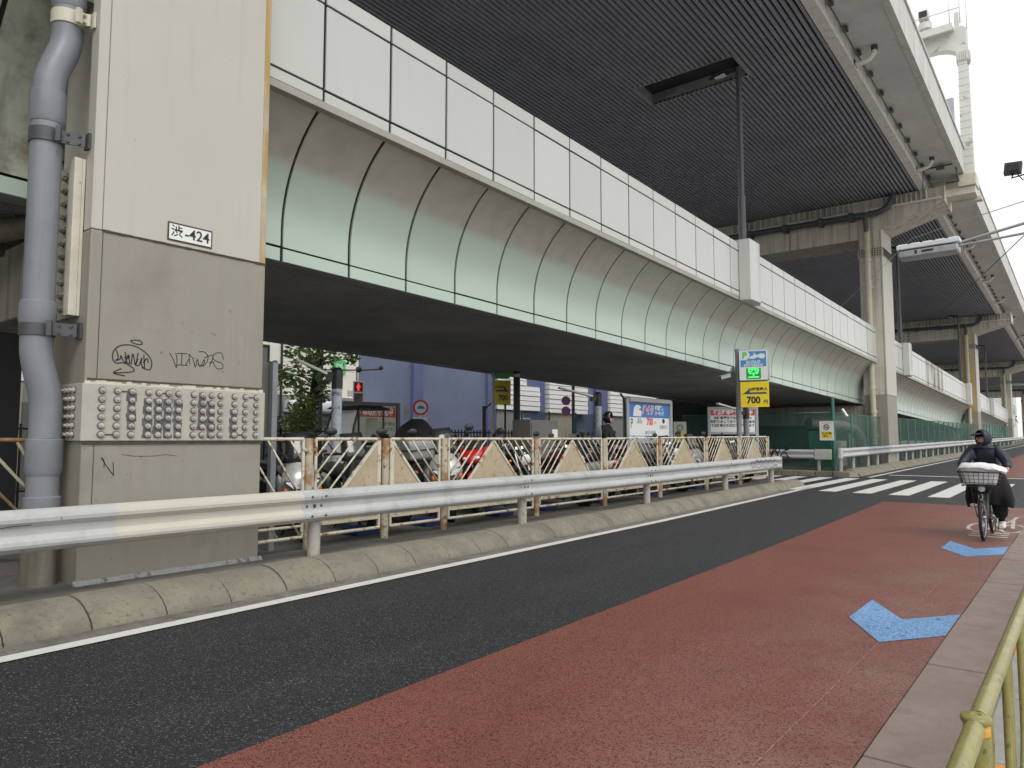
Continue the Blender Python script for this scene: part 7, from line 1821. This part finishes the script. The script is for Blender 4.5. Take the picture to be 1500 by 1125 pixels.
mb = MB(); mb.tube([V(-0.62, -0.12, 0.70), V(-0.35, -0.12, 0.72)], 0.008, 6); mb.tube([V(-0.62, 0.12, 0.70), V(-0.35, 0.12, 0.72)], 0.008, 6); mb.tube([V(-0.62, -0.12, 0.70), V(-0.62, 0.12, 0.70)], 0.008, 6); mb.tube([V(-0.54, 0.07, RW), V(-0.5, 0.10, 0.68)], 0.007, 6); mb.tube([V(-0.54, -0.07, RW), V(-0.5, -0.10, 0.68)], 0.007, 6); mb.build('rear_carrier', M['black_steel'], bk, local=True)
mb = MB(); mb.lathe(V(0.50, 0, 0.76), (1, 0, -0.1), [(0.03, 0), (0.045, 0.03), (0.045, 0.06), (0, 0.07)], 12); mb.build('headlight', M['glass_clear'], bk, local=True)
mb = MB(); mb.tube([V(-0.45, 0.20, 0.42), V(-0.45, 0.26, 0.36), V(-0.30, 0.24, 0.40)], 0.006, 6); mb.build('side_mirror', M['alu'], bk, local=True)
# basket: open weave of black wire with white lining
x0, x1, hw0, hw1, zb_, zt_ = 0.48, 0.80, 0.21, 0.255, 0.80, 1.005
mb = MB()
def bp(u, v, side_):
    """u round the basket 0..1 on each side, v height"""
    w = hw0 + (hw1 - hw0) * v; a = x0 - 0.02 * v; b = x1 + 0.03 * v; z = zb_ + (zt_ - zb_) * v
    return {0: V(b, -w + 2 * w * u, z), 1: V(b + (a - b) * u, w, z), 2: V(a, w - 2 * w * u, z), 3: V(a + (b - a) * u, -w, z)}[side_]
for s in range(4):
    nn = 8 if s % 2 == 0 else 5
    for i in range(nn + 1): mb.tube([bp(i / nn, 0, s), bp(i / nn, 1, s)], 0.0036, 5)
    for v in (0, 0.25, 0.5, 0.75): mb.tube([bp(0, v, s), bp(1, v, s)], 0.0036, 5)
    mb.tube([bp(0, 1, s), bp(1, 1, s)], 0.012, 6)
for i in range(8): mb.tube([V(x0, -hw0 + 2 * hw0 * i / 7, zb_), V(x1, -hw0 + 2 * hw0 * i / 7, zb_)], 0.005, 5)
mb.tube([V(0.40, 0, 0.80), V(0.55, 0, 0.80)], 0.012, 6); mb.tube([V(0.54, 0.07, RW), V(0.70, 0.12, zb_)], 0.006, 6); mb.tube([V(0.54, -0.07, RW), V(0.70, -0.12, zb_)], 0.006, 6)
mb.build('basket', M['black_plastic'], bk, local=True)
bag = thing('shopping_bag', 'white cloth bag bulging over the rim of the bicycle basket', 'bag', wmat(bk) @ V(0.63, 0, 0.82), HEAD)
mb = MB(); rb_ = random.Random(3)
R0 = []
for (z, hx, hy) in ((0.0, 0.13, 0.185), (0.01, 0.155, 0.205), (0.10, 0.170, 0.230), (0.18, 0.175, 0.247), (0.205, 0.19, 0.285), (0.225, 0.195, 0.305), (0.255, 0.19, 0.30), (0.285, 0.15, 0.26), (0.295, 0.08, 0.16)):
    R0.append((V(0.0 + rb_.uniform(-.01, .01), 0.03 * (z > 0.2), z), V(hx, 0, 0.01), V(0, hy, rb_.uniform(-0.02, 0.02))))
mb.loft(R0, 40, 0, 0.6)
for i, p in enumerate(mb.v):
    if p.z > 0.19: p.z += 0.020 * math.sin(9 * p.y + 2) + 0.010 * math.sin(31 * p.y + 9 * p.x) + rb_.uniform(-0.005, 0.005); p.x += 0.012 * math.sin(43 * p.y)
mb.build('bag_cloth', M['white_cloth'], bag, local=True)

# ---- the cyclist
cy_ = thing('person', 'cyclist in a hooded navy raincoat and black trousers riding with a filled basket, looking aside', 'person', (BX, BY, bz), HEAD)
look = Vector((0.62, -0.75, -0.05))
pts = {'pelvis': (V(-0.27, 0, 0.97), (0.15, 0.12)), 'waist': (V(-0.22, 0, 1.10), (0.14, 0.11)), 'chest': (V(-0.13, 0, 1.27), (0.165, 0.12)), 'neck': (V(-0.04, 0, 1.40), 0.062), 'head_base': (V(-0.015, -0.01, 1.455), 0.078), 'head_top': (V(0.0, -0.02, 1.535), 0.082)}
ed = [('pelvis', 'waist'), ('waist', 'chest'), ('chest', 'neck'), ('neck', 'head_base'), ('head_base', 'head_top')]
for s, n in ((1, 'l'), (-1, 'r')):
    kn, an, to = (V(0.02, 0.15, 0.60), V(-0.17, 0.16, 0.23), V(-0.04, 0.17, 0.165)) if s > 0 else (V(0.17, -0.14, 0.83), V(-0.02, -0.15, 0.52), V(0.09, -0.16, 0.485))
    pts.update({'hip' + n: (V(-0.25, 0.10 * s, 0.92), 0.105), 'knee' + n: (kn, 0.072), 'ankle' + n: (an, 0.045), 'toe' + n: (to, 0.036),
                'sh' + n: (V(-0.09, 0.165 * s, 1.325), 0.060), 'el' + n: (V(0.06, 0.29 * s, 1.115), 0.045), 'wr' + n: (V(0.22, 0.285 * s, 1.06), 0.032)})
    ed += [('pelvis', 'hip' + n), ('hip' + n, 'knee' + n), ('knee' + n, 'ankle' + n), ('ankle' + n, 'toe' + n), ('chest', 'sh' + n), ('sh' + n, 'el' + n), ('el' + n, 'wr' + n)]
skinned('body', pts, ed, [M['black_cloth'], M['skin']], cy_, 2, lambda c: 1 if (c.z > 1.40 and abs(c.y) < 0.10) else 0)
for s in (1, -1): hand(cy_, V(0.26, 0.285 * s, 1.045), V(1, -0.1 * s, -0.1), V(0, 0, -1), V(0, -s, 0), M['skin'])
hc = V(0.0, -0.02, 1.495)
face_parts(cy_, hc, look, 0.083, M['skin'])
# raincoat: body and sleeves in one surface, over the saddle
cp = {'c0': (V(-0.27, 0, 0.98), (0.19, 0.17)), 'c1': (V(-0.21, 0, 1.12), (0.17, 0.155)), 'c2': (V(-0.14, 0, 1.26), (0.16, 0.15)), 'c3': (V(-0.08, 0, 1.365), (0.125, 0.115))}
ce = [('c0', 'c1'), ('c1', 'c2'), ('c2', 'c3')]
for s, n in ((1, 'l'), (-1, 'r')):
    cp.update({'s' + n: (V(-0.09, 0.15 * s, 1.31), 0.10), 'm' + n: (V(-0.01, 0.235 * s, 1.215), 0.084), 'e' + n: (V(0.06, 0.29 * s, 1.11), 0.078), 'f' + n: (V(0.14, 0.29 * s, 1.08), 0.064), 'w' + n: (V(0.215, 0.285 * s, 1.058), 0.052)})
    ce += [('c2', 's' + n), ('s' + n, 'm' + n), ('m' + n, 'e' + n), ('e' + n, 'f' + n), ('f' + n, 'w' + n)]
skinned('raincoat', cp, ce, [M['navy_coat']], cy_, 2)
mb = MB()                                                 # coat skirt and wide trousers falling over thighs
mb.loft([((-0.22, 0, 1.02), (0, 0.19, 0), (0.17, 0, 0.03)), ((-0.16, 0.0, 0.90), (0, 0.25, 0), (0.26, 0, 0.02)), ((-0.08, 0.02, 0.76), (0, 0.30, 0), (0.29, 0, 0.0)), ((-0.07, 0.03, 0.60), (0, 0.325, 0), (0.27, 0, 0.0)), ((-0.07, 0.035, 0.48), (0, 0.31, 0), (0.22, 0, 0.0)), ((-0.07, 0.03, 0.46), (0, 0.2, 0), (0.14, 0, 0.0))], 40, 0, 0.85)
for p in mb.v:
    if p.z < 0.8: p.z += 0.04 * math.sin(8 * p.y + 1) + 0.012 * math.sin(37 * p.y); p.x += 0.025 * math.sin(26 * p.y); p.y *= 1 + 0.04 * math.sin(19 * p.x)
mb.build('coat_skirt', M['black_cloth'], cy_, local=True)
tp = {'h': (V(-0.2, 0.12, 0.85), 0.14), 'k': (V(0.0, 0.15, 0.62), 0.125), 'a': (V(-0.08, 0.155, 0.42), 0.108), 'b': (V(-0.15, 0.16, 0.27), 0.098)}
skinned('trouser_leg', tp, [('h', 'k'), ('k', 'a'), ('a', 'b')], [M['black_cloth']], cy_, 2)
tp = {'k': (V(0.16, -0.14, 0.82), 0.115), 'a': (V(0.08, -0.145, 0.68), 0.10), 'b': (V(0.0, -0.15, 0.56), 0.085)}
skinned('trouser_leg', tp, [('k', 'a'), ('a', 'b')], [M['black_cloth']], cy_, 2)
for (an, to) in ((V(-0.20, 0.165, 0.195), V(0.06, 0.175, 0.165)), (V(-0.05, -0.155, 0.50), V(0.17, -0.165, 0.478))):
    mb = MB(); d = to - an
    mb.loft([(an - d * 0.05, V(0, 0.03, 0), V(0, 0, 0.035)), (an + d * 0.1 + V(0, 0, 0.01), V(0, 0.042, 0), V(0, 0, 0.055)), (an + d * 0.45, V(0, 0.048, 0), V(0, 0, 0.048)), (an + d * 0.8 - V(0, 0, 0.005), V(0, 0.05, 0), V(0, 0, 0.034)), (an + d, V(0, 0.03, 0), V(0, 0, 0.02))], 12); mb.build('shoe', M['shoe'], cy_, local=True)
# hood open towards the face, with a peak
l = look.normalized(); s_ = UPZ.cross(l).normalized(); u_ = l.cross(s_)
mb = MB(); vs = []; fs = []
na, nb = 20, 9
for i in range(nb + 1):
    th = R_(180 - (180 - 62) * i / nb)                  # from the back of the head to the rim round the face
    for j in range(na):
        a = 2 * PI * j / na
        rr = 0.128 if math.sin(a) > -0.3 else 0.135
        vs.append(hc + V(0, 0, 0.005) + l * (0.120 * math.cos(th) - 0.005) + (s_ * math.cos(a) * 0.92 + u_ * math.sin(a) * 1.05) * rr * math.sin(th))
for i in range(nb):
    for j in range(na): fs.append((i * na + j, i * na + (j + 1) % na, (i + 1) * na + (j + 1) % na, (i + 1) * na + j))
mb.add(vs, fs, 0, True); o = mb.build('hood', M['navy_coat'], cy_, local=True); o.modifiers.new('s', 'SOLIDIFY').thickness = 0.008
mb = MB(); mb.loft([(hc + u_ * 0.075 + l * 0.04, s_ * 0.085, u_ * 0.012), (hc + u_ * 0.066 + l * 0.10, s_ * 0.082, u_ * 0.010), (hc + u_ * 0.052 + l * 0.155, s_ * 0.055, u_ * 0.007)], 12); mb.build('cap_peak', M['navy_coat'], cy_, local=True)
mb = MB(); mb.loft([(hc - UPZ * 0.06 + V(-0.03, 0.01, 0), V(0.075, 0, 0), V(0, 0.085, 0)), (hc - UPZ * 0.10 + V(-0.04, 0.01, 0), V(0.10, 0, 0), V(0, 0.11, 0)), (hc - UPZ * 0.15 + V(-0.06, 0.01, 0), V(0.12, 0, 0), V(0, 0.15, 0))], 16); mb.build('collar', M['navy_coat'], cy_, local=True)

# ---- the motorcycle rider under the deck
c = at(889, 640, X=-9.1)
rd = thing('person', 'rider in black with a dark helmet standing right of the worn blue post', 'person', (c.x, c.y, FL + G(c.y)), R_(15))
rd.scale = (1.07, 1.07, 1.06)
pts = {'pelvis': (V(0, 0, 0.95), (0.15, 0.12)), 'waist': (V(0.0, 0, 1.10), (0.15, 0.12)), 'chest': (V(0.01, 0, 1.34), (0.18, 0.13)), 'neck': (V(0.03, 0, 1.52), 0.06), 'head_base': (V(0.05, 0, 1.60), 0.08), 'head_top': (V(0.06, 0, 1.70), 0.085)}
ed = [('pelvis', 'waist'), ('waist', 'chest'), ('chest', 'neck'), ('neck', 'head_base'), ('head_base', 'head_top')]
for s, n in ((1, 'l'), (-1, 'r')):
    pts.update({'hip' + n: (V(0, 0.10 * s, 0.90), 0.10), 'knee' + n: (V(0.05, 0.12 * s, 0.49), 0.07), 'ankle' + n: (V(-0.01, 0.13 * s, 0.09), 0.05), 'toe' + n: (V(0.14, 0.14 * s, 0.045), 0.042),
                'sh' + n: (V(0.0, 0.20 * s, 1.44), 0.08), 'el' + n: (V(0.08, 0.33 * s, 1.20), 0.065), 'wr' + n: (V(0.30, 0.24 * s, 1.10), 0.045)})
    ed += [('pelvis', 'hip' + n), ('hip' + n, 'knee' + n), ('knee' + n, 'ankle' + n), ('ankle' + n, 'toe' + n), ('chest', 'sh' + n), ('sh' + n, 'el' + n), ('el' + n, 'wr' + n)]
skinned('body', pts, ed, [M['black_cloth'], M['skin']], rd, 2, lambda c_: 1 if c_.z > 1.54 and abs(c_.y) < 0.12 else 0)
for s in (1, -1): hand(rd, V(0.34, 0.225 * s, 1.085), V(1, -0.2 * s, 0), V(0, 0, -1), V(0, -s, 0), M['black_plastic'])
face_parts(rd, V(0.055, 0, 1.65), V(1, 0, -0.1), 0.088, M['skin'])
mb = MB(); vs = []; fs = []
for i in range(10):
    th = R_(180 - 115 * i / 9)
    for j in range(18):
        a = 2 * PI * j / 18
        vs.append(V(0.05, 0, 1.69) + Vector((0.15 * math.cos(th), 0.135 * math.cos(a) * math.sin(th), 0.15 * math.sin(a) * math.sin(th))))
for i in range(9):
    for j in range(18): fs.append((i * 18 + j, i * 18 + (j + 1) % 18, (i + 1) * 18 + (j + 1) % 18, (i + 1) * 18 + j))
mb.add(vs, fs, 0, True); o = mb.build('helmet', M['black_paint'], rd, local=True); o.modifiers.new('s', 'SOLIDIFY').thickness = 0.02
mb = MB(); mb.box(0.186, 0.192, 0.10, 0.18, 1.20, 1.26); mb.build('chest_badge', M['sign_red'], rd, local=True)

# ================================================================== the olive railing at the photographer's side
t = thing('pedestrian_railing', 'olive gold tubular railing with capped posts and looped bars at the pavement edge', 'railing', (-0.235, 1.7, 0.12))
rx, zr_ = -0.208, 0.905
yp0 = at(1417, 1048, Z=0.92).y
posts = [yp0 - 3.0, yp0, yp0 + 3.0, yp0 + 6.0, yp0 + 9.0]
for k in range(4):
    a, b_ = posts[k] + 0.035, posts[k + 1] - 0.035
    mb = MB(); mb.tube([(rx, a, zr_), (rx, b_, zr_)], 0.0190, 32); mb.build('top_rail', M['olive'], t)
    mb = MB(); mb.tube([(rx, a, 0.22), (rx, b_, 0.22)], 0.016, 12); mb.build('bottom_rail', M['olive'], t)
    for j in range(6):
        yb_ = a + 0.13 + (b_ - a - 0.26) * j / 5
        mb = MB(); mb.tube([(rx, yb_, zr_ - 0.02), (rx, yb_ , 0.23)], 0.0095, 12); mb.build('bar', M['olive'], t)
    for j in range(5):
        ya_, yb_ = a + 0.13 + (b_ - a - 0.26) * j / 5 + 0.06, a + 0.13 + (b_ - a - 0.26) * (j + 1) / 5 - 0.06
        yc_ = (ya_ + yb_) / 2; r = (yb_ - ya_) / 2
        loop = [(rx, ya_, zr_ - 0.02), (rx, ya_, 0.62)] + [(rx, yc_ - r * math.cos(PI * q / 10), 0.60 - r * 0.9 * math.sin(PI * q / 10)) for q in range(11)] + [(rx, yb_, 0.62), (rx, yb_, zr_ - 0.02)]
        mb = MB(); mb.tube(loop, 0.0095, 10); mb.build('looped_bar', M['olive'], t)
for y in posts:
    mb = MB(); mb.tube([(rx, y, 0.10), (rx, y, 0.885)], 0.0235, 20); ps = mb.build('post', M['olive'], t)
    mb = MB(); mb.lathe((rx, y, 0.886), (0, 0, 1), [(0.024, 0), (0.0248, 0.002), (0.0248, 0.022), (0.0238, 0.023)], 20); mb.build('gold_ring', M['gold_ring'], ps)
    mb = MB(); mb.lathe((rx, y, 0.910), (0, 0, 1), [(0.027, 0), (0.029, 0.002), (0.029, 0.010), (0.026, 0.014), (0.010, 0.016), (0.009, 0.014), (0.0, 0.014)], 22); mb.build('post_cap', M['olive'], ps)
